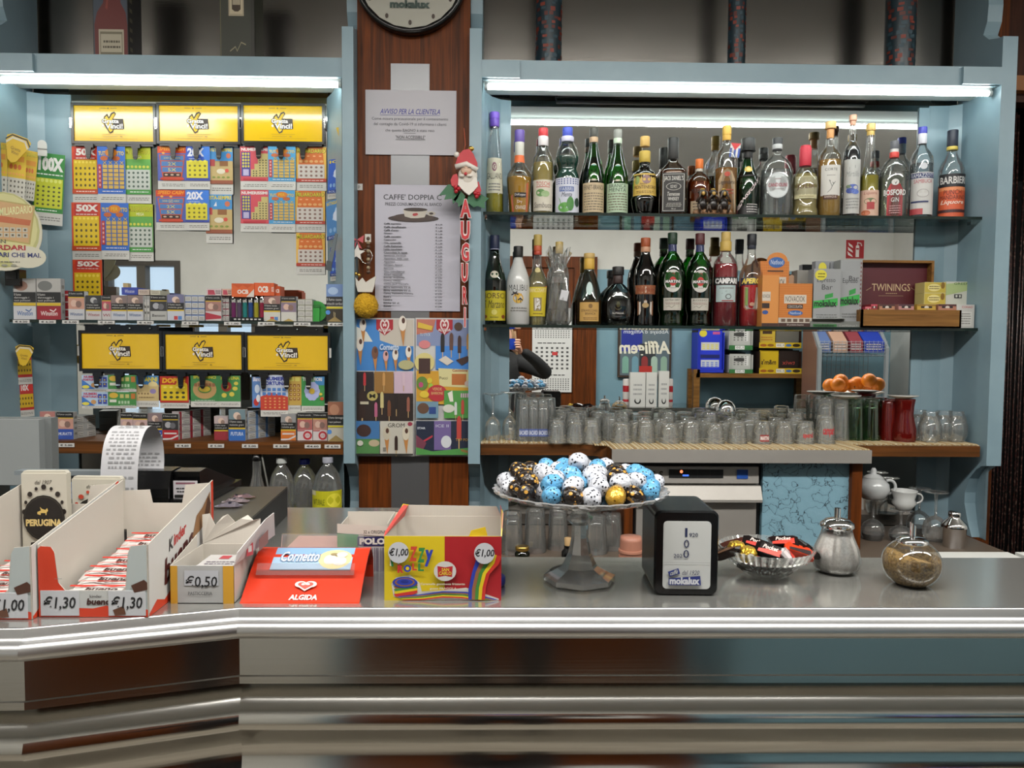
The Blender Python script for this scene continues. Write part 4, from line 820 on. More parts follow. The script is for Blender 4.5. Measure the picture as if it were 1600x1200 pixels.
# three monkeys figurine
fx, fz = W(1114, 295, 2.48); t = empty('monkey_figurine', (fx, 2.478, ZU), 'small dark figurine of three monkeys on a tan rock base', 'figurine')
m = MB(); rnd = random.Random(2)
for q in range(9): m.ball((-.05+.0125*q, rnd.uniform(-.004, .004), .009), .014, '#7c5a3c', 8, 6, sy=1.0, sz=.8)
m.build('rock_base', t); hh = (fz-ZU)
for k in (-1, 0, 1):
    cx = k*.034; m = MB()
    m.ball((cx, 0, hh*.42), .016, '#1c1512/.3', 12, 8, sy=.8, sz=1.3).ball((cx, -.001, hh*.82), .0125, '#221813/.3', 12, 8, sz=1.05)
    for s in (-1, 1):
        hx = {-1: s*.010, 0: s*.004, 1: s*.006}[k]; hz = {-1: hh*.86, 0: hh*.74, 1: hh*.88}[k]
        m.tube([(cx+s*.011, -.002, hh*.6), (cx+s*.02, -.010, hh*.5), (cx+s*.012, -.014, hh*.66), (cx+hx, -.014, hz)], .0036, '#3a2c22/.3', 6)
        m.tube([(cx+s*.008, -.006, hh*.25), (cx+s*.016, -.016, hh*.36), (cx+s*.01, -.016, hh*.1)], .0045, '#3a2c22/.3', 6)
        m.ball((cx+s*.011, 0, hh*.86), .004, '#241a14/.3', 6, 4)
    m.ball((cx, -.0115, hh*.80), .0065, '#a8843c/.3', 8, 6, sy=.5).ball((cx, 0, hh*.97), .008, '#b8943c/.3', 8, 5, sz=.4)
    m.build('monkey', t)
# boxes right of the bottles ------------------------------------
def cbox(x0, x1, y0, y1, z0, z1, side, name, label, front=None, cat='box', group=None, rotz=0, top=None, right=None, left=None, open_top=False, depth_mat=None):
    """carton whose printed front faces the guest; origin at the base centre"""
    w, d, h = x1-x0, y1-y0, z1-z0
    t = empty(name, ((x0+x1)/2, (y0+y1)/2, z0), label, cat, group, rot=(0, 0, rotz))
    m = MB()
    if open_top:
        e = .0015
        m.box(-w/2, w/2, -d/2, -d/2+e, 0, h, side).box(-w/2, w/2, d/2-e, d/2, 0, h, side).box(-w/2, -w/2+e, -d/2, d/2, 0, h, side).box(w/2-e, w/2, -d/2, d/2, 0, h, side).box(-w/2, w/2, -d/2, d/2, 0, e, side)
    else: m.box(-w/2, w/2, -d/2, d/2, 0, h, side)
    m.build('carton', t)
    if front: m = MB(); art(m, plane_map(w, h, -w/2, 0, -d/2), front); m.build('front_print', t)
    if top: m = MB(); art(m, frame_map((-w/2, d/2, h), (w, 0, 0), (0, -d, 0), (0, 0, 1)), top); m.build('top_print', t)
    if right: m = MB(); art(m, frame_map((w/2, -d/2, h), (0, d, 0), (0, 0, -h), (1, 0, 0)), right); m.build('side_print', t)
    if left: m = MB(); art(m, frame_map((-w/2, d/2, h), (0, -d, 0), (0, 0, -h), (-1, 0, 0)), left); m.build('side_print', t)
    return t
def pbox(px0, px1, pyt, Y, zb, d, side, name, label, front=None, zt=None, **k):
    x0, x1 = WX(px0, 500, Y), WX(px1, 500, Y); z1 = zt or WZ((px0+px1)/2, pyt, Y)
    return cbox(x0, x1, Y, Y+d, zb, z1, side, name, label, front, **k)
nov = [('g', '#b86a28', 0, .0, 1, .8, 22, 16, .7), ('r', '#c9bfb0', .16, .26, .82, .46), ('t', '#3a2c24', 'NOVACIOK', .2, .29, .78, .42), ('r', '#2c1a14', .25, .48, .72, .58), ('t', '#d0c8c0', 'CIOCCOLATA', .28, .5, .7, .56), ('e', '#2c5a9a', .5, .68, .22, .06), ('t', '#c8d0dc', 'Natfood', .34, .65, .66, .71), ('r', '#b4aca0', 0, .79, 1, .91), ('g', '#5a4638', .05, .8, .95, .9, 5, 1, .7), ('r', '#3a2018', 0, .91, 1, 1), ('t', '#d0c8c0', '50 pratiche bustine', .25, .93, .75, .98)]
t = pbox(1216, 1268.5, 443, 2.455, ZL, .085, '#c47a34', 'cocoa_box', 'open orange box of hot chocolate sachets, front right one', nov, open_top=True)
w2, h2 = (WX(1268.5, 500, 2.455)-WX(1216, 500, 2.455))/2, WZ(1242, 443, 2.455)-ZL
MB().prism([(-w2, h2), (w2, h2), (w2*.95, h2+.015), (w2*.25, h2+.035), (-w2*.85, h2+.01)], .03, .0315, '#b89478', 'y').build('open_flap', t)
t = pbox(1186, 1231, 408, 2.52, ZL, .07, '#c47a34', 'cocoa_box', 'taller orange box of hot chocolate with rounded display top', [('g', '#b86a28', 0, .0, 1, .8, 16, 20, .7), ('e', '#2c5a9a', .56, .02, .28, .08), ('t', '#c8d0dc', 'Natfood', .36, -.02, .78, .05), ('r', '#3a2c24', .25, .14, .8, .16), ('r', '#c9bfb0', .2, .24, .9, .42), ('t', '#3a2c24', 'NOVACIOK', .24, .27, .86, .38), ('r', '#2c1a14', .3, .5, .8, .6)])
w2, h2 = (WX(1231, 500, 2.52)-WX(1186, 500, 2.52))/2, WZ(1208, 408, 2.52)-ZL
MB().prism([(.008+w2*.72*math.cos(pi*i/12), h2+w2*.6*math.sin(pi*i/12)) for i in range(13)], -.035, -.033, '#c47a34', 'y').build('display_top', t)
pbox(1190, 1216, 430, 2.455, ZL, .06, '#c88440', 'cocoa_box', 'narrow orange carton standing between aperitif bottle and cocoa box', [('r', '#c9bfb0', 0, .32, .5, .5), ('t', '#3a2c24', 'NOVACIOK', .02, .37, .48, .44), ('r', '#2c1a14', 0, .54, .45, .64), ('e', '#2c4a8a', .2, .72, .18, .04), ('r', '#3a2018', 0, .93, 1, 1)])
esp = lambda k: [('t', '#3a3c3e', 'Espresso', .12, .3 if k else .17, .8, .4 if k else .28, .0, 0, -.0), ('t', '#3a3c3e', 'Bar', .4 if k else .3, .26 if k else .3, .85 if k else .7, .34 if k else .4), ('p', '#2c8a3c', [(.42, .5), (.72, .46), (.72, .54), (.42, .58)]), ('p', '#2f9a40', [(-.0, .62), (.9, .56), (.9, .7), (-.0, .76)]), ('t', '#101c12', 'mokalux', .03, .6, .86, .73, 0, .04, -.0), ('tl', '#6a6c6c', .1, .86, .9, .95, 2)]
t = pbox(1270, 1312, 420, 2.455, ZL+.02, .05, '#8f9192', 'coffee_box', 'grey espresso coffee box with yellow starburst, left of the pair', esp(0)+[('e', '#cfc43a', .25, .12, .22, .1), ('tl', '#5a5418', .12, .07, .4, .18, 2)])
pbox(1311, 1345, 406, 2.475, ZL+.02, .05, '#8f9192', 'coffee_box', 'taller grey espresso coffee box with dotted edges, right of the pair', esp(1)+[('g', '#6a2c2c', .9, .02, .98, .98, 1, 14, .6, 1)])
pbox(1244, 1270, 422, 2.50, ZL, .05, '#7c7a74', 'coffee_box', 'small grey-brown coffee box half hidden behind the cocoa box', [('e', '#b8b040', .6, .4, .18, .1), ('tl', '#3c3a36', .2, .2, .6, .3, 1)])
pbox(1272, 1303, 408, 2.53, ZL, .03, '#84868a', 'coffee_box', 'grey espresso coffee box at the back with only its top showing', [('e', '#cfc43a', .35, .1, .2, .08), ('r', '#2c2c2c', .7, .02, .74, .3)])
m = MB(); rnd = random.Random(8)
m.box(-.085, .085, -.03, .05, 0, .019, '#6c6e6a'); art(m, plane_map(.17, .019, -.085, 0, -.03), [('r', '#26642f', .05, .5, .5, .95), ('t', '#101c12', 'mokalux', .08, .55, .46, .9, 0, .04), ('t', '#a8aaa4', 'CAFFEINATO', .55, .6, .95, .9)])
for q in range(3): m.add([(-.08+.0*q, -.036, .020+.003*q), (.02, -.04, .021+.003*q), (.05, .02, .0225+.003*q), (-.07, .02, .022+.003*q)], [(0, 1, 2, 3)], ('#b8b498', '#c9c6a8', '#a8a690')[q])
m.build('leaflet_box', loc=(WX(1307, 515, 2.45), 2.48, ZL), label='flat grey coffee box with pale leaflets lying under the coffee boxes', cat='box')
# tea chest
x0, x1 = WX(1346, 500, 2.44), WX(1502, 500, 2.44); y0, y1 = 2.44, 2.55
t = empty('tea_chest', (0, 0, 0), 'open wooden tea chest with dark red lined lid', 'box'); zb, zt = ZL, WZ(1420, 484, 2.44)
m = MB().box(x0, x1, y0, y0+.006, zb, zt, 'wood_box').box(x0, x1, y1-.006, y1, zb, zt, 'wood_box').box(x0, x0+.006, y0, y1, zb, zt, 'wood_box').box(x1-.006, x1, y0, y1, zb, zt, 'wood_box').box(x0, x1, y0, y1, zb, zb+.005, 'wood_box')
m.build('base', t)
lz = WZ(1420, 407, 2.56); lx0, lx1 = WX(1342, 430, 2.565), WX(1457, 430, 2.565)
m = MB().box(lx0, lx1, 2.585, 2.592, zt-.0, lz, 'wood_box').box(lx0, lx1, 2.556, 2.585, lz-.008, lz, 'wood_box').box(lx0, lx0+.008, 2.556, 2.585, zt, lz-.008, 'wood_box').box(lx1-.008, lx1, 2.556, 2.585, zt, lz-.008, 'wood_box')
m.build('lid', t)
m = MB(); art(m, plane_map(lx1-lx0-.016, lz-zt-.008, lx0+.008, zt, 2.5845), [('r', '#4c0f1a', 0, 0, 1, 1), ('t', '#c0ac84', 'TWININGS', .2, .42, .76, .57), ('tl', '#a08c68', .4, .6, .58, .64, 1), ('l', '#a08c68', [(.3, .67), (.66, .67)], .006), ('l', '#a08c68', [(.12, .56), (.19, .5)], .008), ('l', '#a08c68', [(.77, .5), (.84, .56)], .008)]); m.build('lid_lining', t)
for q, (a, b, cc, c2) in enumerate(((1350, 1359, '#a83448', '#c86a70'), (1359, 1369, '#8a2430', '#b04050'), (1372, 1396, '#a8785a', '#4a2c2a'), (1402, 1426, '#b07c74', '#4a2c34'), (1431, 1460, '#b89438', '#8a6a24'), (1464, 1492, '#a8745c', '#4a2424'))):
    xa, xb = WX(a, 480, 2.47), WX(b, 480, 2.47); zq = WZ(a, 475.5+(q == 0)*4, 2.47)
    m = MB().box(xa, xb, 2.462, 2.535, ZL+.006, zq, cc); art(m, plane_map(xb-xa, .025, xa, zq-.025, 2.462), [('r', c2, 0, 0, 1, .25), ('r', '#1c1414', .2, .25, .8, .5), ('e', '#c8c0b4', .5, .4, .12, .2), ('r', cc, 0, .5, 1, 1)])
    m.build('tea_packet', label='tea sachets in the wooden chest, %s' % ('pale red, first from left', 'dark red, second from left', 'peach with dark band, third from left', 'pink with dark band, fourth from left', 'yellow, fifth from left', 'peach with dark band, rightmost')[q], cat='tea', group='tea sachets in the chest')
pbox(1494, 1522, 476, 2.46, ZL, .05, '#c0beb8', 'tea_box', 'white box with red printing right of the tea chest', [('t', '#b03038', 'CONAD', .3, .06, .9, .15), ('r', '#d0cec8', .15, .3, .85, .9), ('tl', '#77736c', .2, .34, .8, .85, 5)])
zq = WZ(1500, 474, 2.47); cam_ops = [('r', '#b8a440', .02, .05, .98, .95), ('e', '#d8cc88', .45, .5, .3, .35), ('tl', '#5a4a18', .2, .3, .7, .7, 2), ('e', '#7a5a1c', .85, .3, .09, .3)]
x0, x1 = WX(1455, 455, 2.475), WX(1489, 455, 2.475); zz = ZL+WZ(1470, 457, 2.475)-WZ(1470, 475, 2.475)
zb0 = WZ(1470, 475, 2.475)
MB().box(WX(1466, 490, 2.50), WX(1520, 490, 2.50), 2.513, 2.575, ZL, zb0, '#b8b4a4').build('tea_box', label='pale tea carton mostly hidden behind the wooden tea chest', cat='box')
za, zc = WZ(1470, 458, 2.515), WZ(1470, 441, 2.515)
for z0, z1, lab in ((zb0, za, 'lower yellow camomile tea box stacked right of the tea chest'), (za, zc, 'upper yellow camomile tea box stacked right of the tea chest')):
    cbox(x0, x1, 2.515, 2.573, z0+.0004, z1, '#c4b878', 'tea_box', lab, cam_ops)
cbox(x1+.001, WX(1518, 455, 2.515), 2.515, 2.573, zb0+.0004, WZ(1500, 440, 2.515), '#c4c4b8', 'tea_box', 'white and green tea box beside the yellow camomile boxes', [('p', '#a8b880', [(0, .1), (1, .0), (1, .35), (0, .6)]), ('t', '#3a5a34', 'GREEN', .3, .04, .9, .14), ('r', '#2c2c2c', .32, .55, .62, .72), ('r', '#c4c4b8', .37, .58, .45, .68), ('r', '#c4c4b8', .5, .58, .58, .68)])
# ================================================================ upturned glasses on the mat
ZG = ZW+.0018
ORD = ('first', 'second', 'third', 'fourth', 'fifth', 'sixth', 'seventh', 'eighth', 'ninth', 'tenth', 'eleventh')
def tumbler(h, r, key='clear', flute=.03, nf=14, waist=0):
    """upside-down tumbler: rim down, thick base up, one closed wall"""
    m = MB(); rb = r*.78
    out = [(r, 0)] + [(r+(rb-r)*t-waist*math.sin(pi*t)*r, h*t) for t in (.25, .5, .75, .95)] + [(rb*.93, h), (0, h)]
    inn = [(r*.94, 0)] + [(r*.94+(rb-r)*t-waist*math.sin(pi*t)*r, h*t) for t in (.25, .5, .75)] + [(rb*.8, h*.88), (0, h*.88)]
    m.lathe(out, key, 28, flute=flute, nf=nf); m.lathe(inn, key, 28, flute=flute*.5, nf=nf); return m
protos = {}
def glass_at(px, Y, kind, label, group, band=None):
    x = WX(px, 690, Y)
    if kind not in protos or band:
        k = dict(small=(.07, .031, 'clear', .03, 12), low=(.062, .033, 'clear', .0, 12), mid=(.088, .031, 'clear', .03, 14), tall=(.135, .030, 'clear', .035, 10),
                 green=(.135, .030, 'green_glass', .035, 10), high=(.132, .027, 'clear', .02, 16), pink=(.13, .029, 'red_glass', .02, 10))[kind]
        h = k[0]
        t = empty('drinking_glass', (x, Y, ZG), label, 'glass', group)
        tumbler(*k).build('glass_body', t)
        if band:
            m = MB(); art(m, cyl_map(k[1]*.985, h*.12, h*band[3], band[4] if len(band) > 4 else .8, rtop=k[1]*(.93)), [('t', band[1], band[2], .05, .2, .95, .8, 0, .03)], band[0]); m.build('print', t)
            return t
        protos[kind] = t; return t
    o = copy_tree(protos[kind]); o.location = (x, Y, ZG); o['label'] = label; o['group'] = group; o.rotation_euler = (0, 0, px*.37 % 1); return o
for q, px in enumerate((818, 833, 848)):
    glass_at(px, 2.44, 'high', ('leftmost', 'middle', 'rightmost')[q]+' of the three upturned highball glasses with blue band', 'highball glasses', ('#4a5a90', '#c8ccd8', 'BACARDI', .30, .6))
for px in (826, 842, 857): glass_at(px, 2.52, 'high', 'plain upturned highball glass behind the blue-banded ones, %s' % {826: 'left', 842: 'middle', 857: 'right'}[px], 'plain highball glasses')
rnd = random.Random(4)
for row, (Y, p0, p1, st, kinds) in enumerate(((2.40, 872, 950, 27, ('small',)), (2.47, 866, 960, 29, ('small', 'mid')), (2.54, 878, 960, 28, ('mid',)),
                                               (2.405, 972, 1165, 36, ('low', 'small')), (2.47, 960, 1270, 35, ('small', 'low')), (2.535, 972, 1268, 34, ('mid', 'small')))):
    px = p0; k = 0
    while px < p1:
        sd = 'left of the steel-edged bulge' if row < 3 else 'over the steel-edged bulge'
        glass_at(px+rnd.uniform(-2, 2), Y+rnd.uniform(-.006, .006), kinds[k % len(kinds)], 'upturned ribbed tumbler, %s from left in the %s row %s' % (ORD[k], ('front', 'middle', 'back')[row % 3], sd), 'ribbed tumblers, %s row %s' % (('front', 'middle', 'back')[row % 3], sd)); px += st; k += 1
glass_at(1190, 2.40, 'small', 'upturned round tumbler with small red and black roundel print', 'printed tumblers', ('#8a3030', '#d8d4d0', 'MARTINI', .42, .5))
glass_at(1224, 2.405, 'small', 'upturned ribbed tumbler between the roundel glass and the red-lettered glasses', 'ribbed tumblers by the printed ones')
t = glass_at(1257, 2.405, 'small', 'upturned tumbler with faint red lettering, left of the pair', 'printed tumblers', ('clear', '#b03a3c', 'aperol', .62, .6))
t = glass_at(1289, 2.41, 'mid', 'upturned taller tumbler with red lettering, right of the pair', 'printed tumblers', ('clear', '#b02c34', 'campari', .75, .7))
for q, px in enumerate((1288, 1312, 1336, 1360)): glass_at(px, 2.50, 'tall' if q < 2 else 'green', 'upturned tall fluted glass in the %s of the front row under the saucer' % ('left', 'left middle', 'right middle', 'right')[q] if 0 else ('clear' if q < 2 else 'greenish')+' upturned tall fluted glass, '+('first', 'second', 'third', 'fourth')[q]+' in its front row', 'tall fluted glasses')
for q, px in enumerate((1296, 1320, 1344, 1368)): glass_at(px, 2.56, 'tall' if q < 3 else 'green', 'upturned tall fluted glass in the back row by the mirror, %s' % ORD[q], 'tall fluted glasses, back row')
glass_at(1388, 2.50, 'pink', 'pinkish red upturned tall glass left of the red vase glass', 'red glasses'); glass_at(1393, 2.565, 'pink', 'pinkish red upturned tall glass behind, next to the mirror', 'red glasses')
x = WX(1412, 690, 2.47); t = empty('drinking_glass', (x, 2.47, ZG), 'bright red waisted vase-like glass standing upside down', 'glass', 'red glasses')
MB().lathe([(.034, 0), (.036, .01), (.036, .04), (.026, .085), (.028, .115), (.031, .135), (.031, .138), (0, .138)], 'red_glass', 26, flute=.02, nf=8).lathe([(.032, 0), (.034, .04), (.024, .085), (.028, .13)], 'red_glass', 26).build('glass_body', t)
def saucer(px, Y, z, label):
    MB().lathe([(0, .002), (.022, 0), (.03, .003), (.046, .009), (.047, .011), (.03, .006), (0, .005)], '#d8d6d0/.2', 28).build('saucer', loc=(WX(px, 620, Y), Y, z), label=label, cat='saucer')
saucer(1322, 2.50, ZG+.136, 'white saucer lying on the clear tall fluted glasses'); saucer(1411, 2.47, ZG+.139, 'white saucer lying on the red vase glass')
def stem_glass(px, Y, h, r, foot, label, group, z=ZG, wine=None):
    x = WX(px, 690, Y); t = empty('stem_glass', (x, Y, z), label, 'glass', group); b = h*.5
    MB().lathe([(r*.8, 0), (r*.97, b*.25), (r, b*.5), (r*.85, b*.78), (r*.4, b*.97), (.004, b*1.03), (.0035, h*.8), (.006, h*.96), (foot*.8, h-.002), (foot, h), (foot, h+.0015), (0, h+.0005)], 'clear', 28).build('glass_body', t)
    if wine: MB().lathe([(r*.75, .003), (r*.9, b*.25), (r*.9, b*wine)], '#0c0808/.2', 24).build('dark_lining', t)
    return t
stem_glass(770, 2.45, .148, .026, .032, 'upturned slender wine glass leftmost on the mat', 'upturned wine glasses'); stem_glass(796, 2.47, .152, .024, .03, 'upturned slender wine glass beside the highball glasses', 'upturned wine glasses')
for q, (px, Y) in enumerate(((1434, 2.52), (1452, 2.46), (1474, 2.49), (1493, 2.47))):
    x = WX(px, 690, Y); t = empty('drinking_glass', (x, Y, ZG), '%s of the four upturned rounded glasses right of the red ones' % ('leftmost', 'second', 'third', 'rightmost')[q], 'glass', 'rounded clear glasses')
    MB().lathe([(.026, 0), (.034, .02), (.036, .045), (.028, .078), (.022, .092), (.024, .098), (.0, .098)], 'clear', 26).lathe([(.024, 0), (.033, .03), (.033, .05), (.02, .082), (0, .084)], 'clear', 26).build('glass_body', t)
# bell-shaped domes and ladle among the glasses
x = WX(1134, 640, 2.535); MB().lathe([(.032, 0), (.032, .004), (.03, .018), (.02, .032), (.006, .038), (0, .038)], 'chrome', 24).build('metal_bowl', loc=(x, 2.535, ZG+.089), label='small shiny metal bowl upside down on the tumblers', cat='bowl')
# ================================================================ recess under the shelf
ZRR = ZR
for q, (px, Y, h, r) in enumerate(((800, 2.25, .125, .034), (836, 2.27, .13, .034), (872, 2.3, .125, .033), (930, 2.26, .115, .037), (955, 2.3, .11, .035))):
    x = WX(px, 850, Y); t = empty('drinking_glass', (x, Y, ZRR), '%s upturned large tumbler in the dim recess behind the cake stand' % ('first', 'second', 'third', 'fourth', 'fifth')[q], 'glass', 'tumblers in the recess'); tumbler(h, r, 'clear', .03, 16).build('glass_body', t)
x, z = W(816, 853, 2.0); t = empty('small_bottle', (x, 2.22, ZRR), 'small bottle with brass screw cap behind the bar, left of the cake stand', 'bottle'); x = WX(816, 860, 2.22); t.location.x = x
zt = WZ(816, 853, 2.22)-ZRR
MB().lathe([(.022, 0), (.022, zt-.02), (.014, zt-.012)], 'glass:#8a9a60', 20).build('glass_body', t); MB().lathe([(.019, zt-.012), (.02, zt-.01), (.02, zt-.002), (.018, zt)], 'gold', 24).build('cap', t)
x = WX(887, 860, 2.2); zt = WZ(887, 840, 2.2)-ZRR
t = empty('stoppered_bottle', (x, 2.2, ZRR), 'dark bottle neck with pale cork behind the cake stand stem', 'bottle'); MB().lathe([(.018, 0), (.018, zt*.3), (.011, zt*.45), (.011, zt*.62)], 'black', 18).build('glass_body', t); MB().lathe([(.009, zt*.55), (.0105, zt*.97), (.009, zt)], '#b9986a', 14).build('cork', t)
# terracotta plastic cups
x, z = W(986, 838, 1.9); t = empty('plastic_cup', (x, 1.9, z-.14), 'stack of upturned terracotta plastic cups on a rest behind the bar', 'cup')
MB().lathe([(.030, .0), (.0275, .13), (.0262, .14), (0, .14)], '#a5705c', 24).build('cup', t)
m = MB()
for q in range(5): m.lathe([(.0305-.0006*q, .10-.016*q), (.0315-.0006*q, .104-.016*q), (.0305-.0006*q, .108-.016*q)], '#b47c66', 24)
m.build('cup_rims', t)
MB().box(x-.12, x+.12, 1.82, 1.98, ZR-.02 if 0 else z-.17, z-.14, 'steel_h').box(x-.1, x-.08, 1.85, 1.87, 0, z-.17, '#555').box(x+.08, x+.1, 1.85, 1.87, 0, z-.17, '#555').build('service_table', label='low steel service table behind the bar carrying the plastic cups', cat='table')
# right recess: teapot, cup, glasses, shaker
def cupshape(t, R, h, key, ring=True):
    MB().lathe([(R*.5, 0), (R*.6, .003), (R*.95, h*.35), (R*.8, h*.55), (R, h*.95), (R*1.03, h), (R*.97, h), (R*.75, h*.55), (R*.85, h*.35), (0, h*.1)], key, 30, flute=.02, nf=16).build('bowl', t)
x, Y = WX(1368, 800, 2.42), 2.42; zt = WZ(1368, 731, Y); zb = WZ(1368, 779, Y)
stem_glass(1368, Y, zb-ZRR-.002, .036, .032, 'upturned wine glass carrying the teapot in the right recess', 'wine glasses in the recess', ZRR, .3)
t = empty('teapot', (x-.01, Y, zb), 'white teapot balanced on an upturned glass in the right recess', 'teapot'); h = zt-zb
MB().lathe([(.03, 0), (.036, .004), (.05, h*.3), (.046, h*.5), (.03, h*.66), (.028, h*.7)], '#b9bcbc/.15', 30).build('pot_body', t)
MB().lathe([(.03, h*.69), (.022, h*.76), (.008, h*.82), (.009, h*.92), (.005, h), (0, h)], '#b9bcbc/.15', 24).build('lid', t)
MB().tube([(.042, 0, h*.58)]+[(.052+.02*math.sin(a), 0, h*.38-.0+h*.22*math.cos(a)) for a in [pi*i/8 for i in range(9)]]+[(.044, 0, h*.16)], .005, '#b9bcbc/.15', 8).build('handle', t)
Y = 2.40; x = WX(1412, 800, Y); zb = WZ(1412, 796, Y); zt = WZ(1412, 766, Y)
stem_glass(1412, Y, zb-ZRR-.002, .036, .034, 'upturned wine glass carrying the white cup in the right recess', 'wine glasses in the recess', ZRR, .3)
t = empty('tea_cup', (x, Y, zb), 'white fluted tea cup balanced on an upturned glass', 'cup'); cupshape(t, .038, zt-zb, '#c2c4c2/.15')
MB().tube([(.034, 0, .05)]+[(.045+.014*math.sin(a), 0, .036+.014*math.cos(a)) for a in [pi*i/8 for i in range(9)]]+[(.034, 0, .014)], .003, '#c2c4c2/.15', 8).build('handle', t)
stem_glass(1466, 2.41, .155, .038, .036, 'upturned wine glass standing left of the cocktail shaker', 'wine glasses in the recess', ZRR)
stem_glass(1440, 2.50, .15, .038, .034, 'upturned wine glass at the back of the right recess', 'wine glasses in the recess', ZRR, .3)
Y = 2.33; x = WX(1490, 850, Y); zt = WZ(1490, 799, Y)-ZRR
t = empty('cocktail_shaker', (x, Y, ZRR), 'polished steel cocktail shaker in the right recess', 'shaker')
MB().lathe([(.030, 0), (.036, zt*.55), (.037, zt*.56)], 'chrome', 30).build('cup', t); MB().lathe([(.038, zt*.56), (.038, zt*.6), (.034, zt*.68), (.017, zt*.82), (.016, zt*.85)], 'chrome', 30).build('strainer_top', t); MB().lathe([(.017, zt*.85), (.018, zt*.87), (.018, zt*.97), (.015, zt), (0, zt)], 'chrome', 24).build('cap', t)
# ================================================================ ticket displays (left cabinet)
def sign_logo(): return [
    ('r', '#6a5414', .32, .06, .40, .075), ('r', '#6a5414', .42, .055, .44, .085), ('r', '#6a5414', .46, .06, .54, .075),
    ('p', '#2a1c14', [(.40, .62), (.36, .45), (.38, .3), (.42, .22), (.44, .32), (.47, .2), (.51, .16), (.53, .22), (.49, .36), (.62, .36), (.63, .64), (.5, .66), (.49, .74), (.45, .78), (.42, .68)]),
    ('p', '#d8b41c', [(.41, .6), (.375, .46), (.39, .33), (.415, .27), (.44, .38), (.48, .24), (.51, .2), (.515, .24), (.48, .38), (.49, .64), (.48, .7), (.455, .74), (.43, .66)]),
    ('t', '#2a1c14', 'Gratta', .345, .355, .575, .50, 0, .06), ('t', '#e8e4dc', 'Gratta', .355, .37, .565, .485, 0, .03),
    ('t', '#2a1c14', 'Vinci!', .385, .48, .625, .66, 0, .06), ('t', '#e8e4dc', 'Vinci!', .395, .495, .615, .64, 0, .03), ('t', '#e8e4dc', 'e', .355, .53, .38, .6, 0, .02),
    ('r', '#8a701c', .35, .80, .65, .808), ('r', '#8a701c', .36, .86, .55, .868), ('r', '#8a701c', .58, .855, .61, .872), ('r', '#8a701c', .2, .92, .8, .926)]
def display(px0, px1, py0, py1, Y, label, clips):
    x0, x1 = WX(px0, py0, Y), WX(px1, py0, Y); z0, z1 = WZ(px0, py1, Y), WZ(px0, py0, Y); w, h = x1-x0, z1-z0
    t = empty('lottery_display', ((x0+x1)/2, Y, z0), label, 'display', 'yellow lottery displays'); fr = .0085
    m = MB().box(-w/2, w/2, 0, .012, 0, fr, 'black').box(-w/2, w/2, 0, .012, h-fr, h, 'black').box(-w/2, -w/2+fr, 0, .012, fr, h-fr, 'black').box(w/2-fr, w/2, 0, .012, fr, h-fr, 'black')
    m.box(-w/2+.003, w/2-.003, .008, .014, .003, h-.003, 'black'); m.build('frame', t)
    pw, ph = w-2*fr, h-2*fr; m = MB().box(-pw/2, pw/2, .004, .006, fr, fr+ph, '#d9b01a/.12')
    m.build('yellow_panel', t); m = MB(); art(m, plane_map(pw, ph, -pw/2, fr, .004), sign_logo()); m.build('logo_print', t)
    for s in (-1, 1): MB().box(s*w/2-.003, s*w/2+.003, -.002, .012, h*.38, h*.62, 'chrome').build('hinge', t)
    MB().box(-w/2+.01, w/2-.01, .002, .012, -.007, 0, 'black').build('rail', t)
    for c in clips:
        cx = WX(c, py1, Y)-(x0+x1)/2
        m = MB().box(cx-.014, cx+.014, -.006, .004, -.014, -.002, 'black').prism([(cx-.009, -.014), (cx+.009, -.014), (cx+.007, -.046), (cx+.003, -.052), (cx-.003, -.052), (cx-.007, -.046)], -.011, -.007, 'black', 'y')
        m.build('clip', t); MB().box(cx-.0065, cx+.0065, -.0115, -.011, -.044, -.040, 'chrome').build('clip_bar', t)
    return t
YD = 2.584
for q, (a, b, cl) in enumerate(((110, 242.5, (140, 175, 213)), (243.5, 375, (272, 308, 343)), (376, 507, (405, 440, 474)))):
    display(a, b, 160, 224, YD, '%s yellow lottery sign of the upper row, black framed' % ('left', 'middle', 'right')[q], cl)
YD2 = 2.435
for q, (a, b, cl) in enumerate(((122, 252.5, (153, 187, 222)), (253.5, 381, (284, 318, 353)), (382, 516, (413, 449, 483)))):
    display(a, b, 516+q*1.5, 580+q, YD2, '%s yellow lottery sign of the lower row, black framed' % ('left', 'middle', 'right')[q], cl)
for a, b, n in ((129, 242, 'left'), (396, 503, 'right')):
    x0, x1 = WX(a, 510, YD2), WX(b, 510, YD2); z0, z1 = WZ(200, 518, YD2), WZ(200, 508, YD2)
    m = MB().box(x0, x1, YD2+.013, YD2+.03, z0, z1, 'black')
    for q in range(3): m.ball((x0+(x1-x0)*(.35+.28*q), YD2+.012, (z0+z1)/2), .004, 'chrome', 8, 5)
    m.build('mounting_bar', label='black mounting bar under the cigarette shelf above the %s lower lottery sign' % n, cat='bar')
GOLD = '#c9a94a'
def T50(): return [('p', '#c0381c', [(.25, 0), (.6, 0), (.2, .3), (0, .3), (0, .15)]), ('r', '#b02a24', .1, .02, .9, .27), ('t', '#e4dcd4', '50X', .16, .04, .92, .19, 0, .05), ('tl', '#e0c8c0', .15, .22, .9, .27, 1), ('r', '#d4b41c', .06, .28, .94, .9), ('g', '#e8cf50', .08, .29, .92, .37, 6, 1, .7, 1), ('g', '#5a4a1c', .08, .4, .92, .88, 5, 4, .5, 1), ('r', '#b8431c', 0, .91, 1, 1), ('tl', '#e8d8d0', .1, .93, .9, .97, 1)]
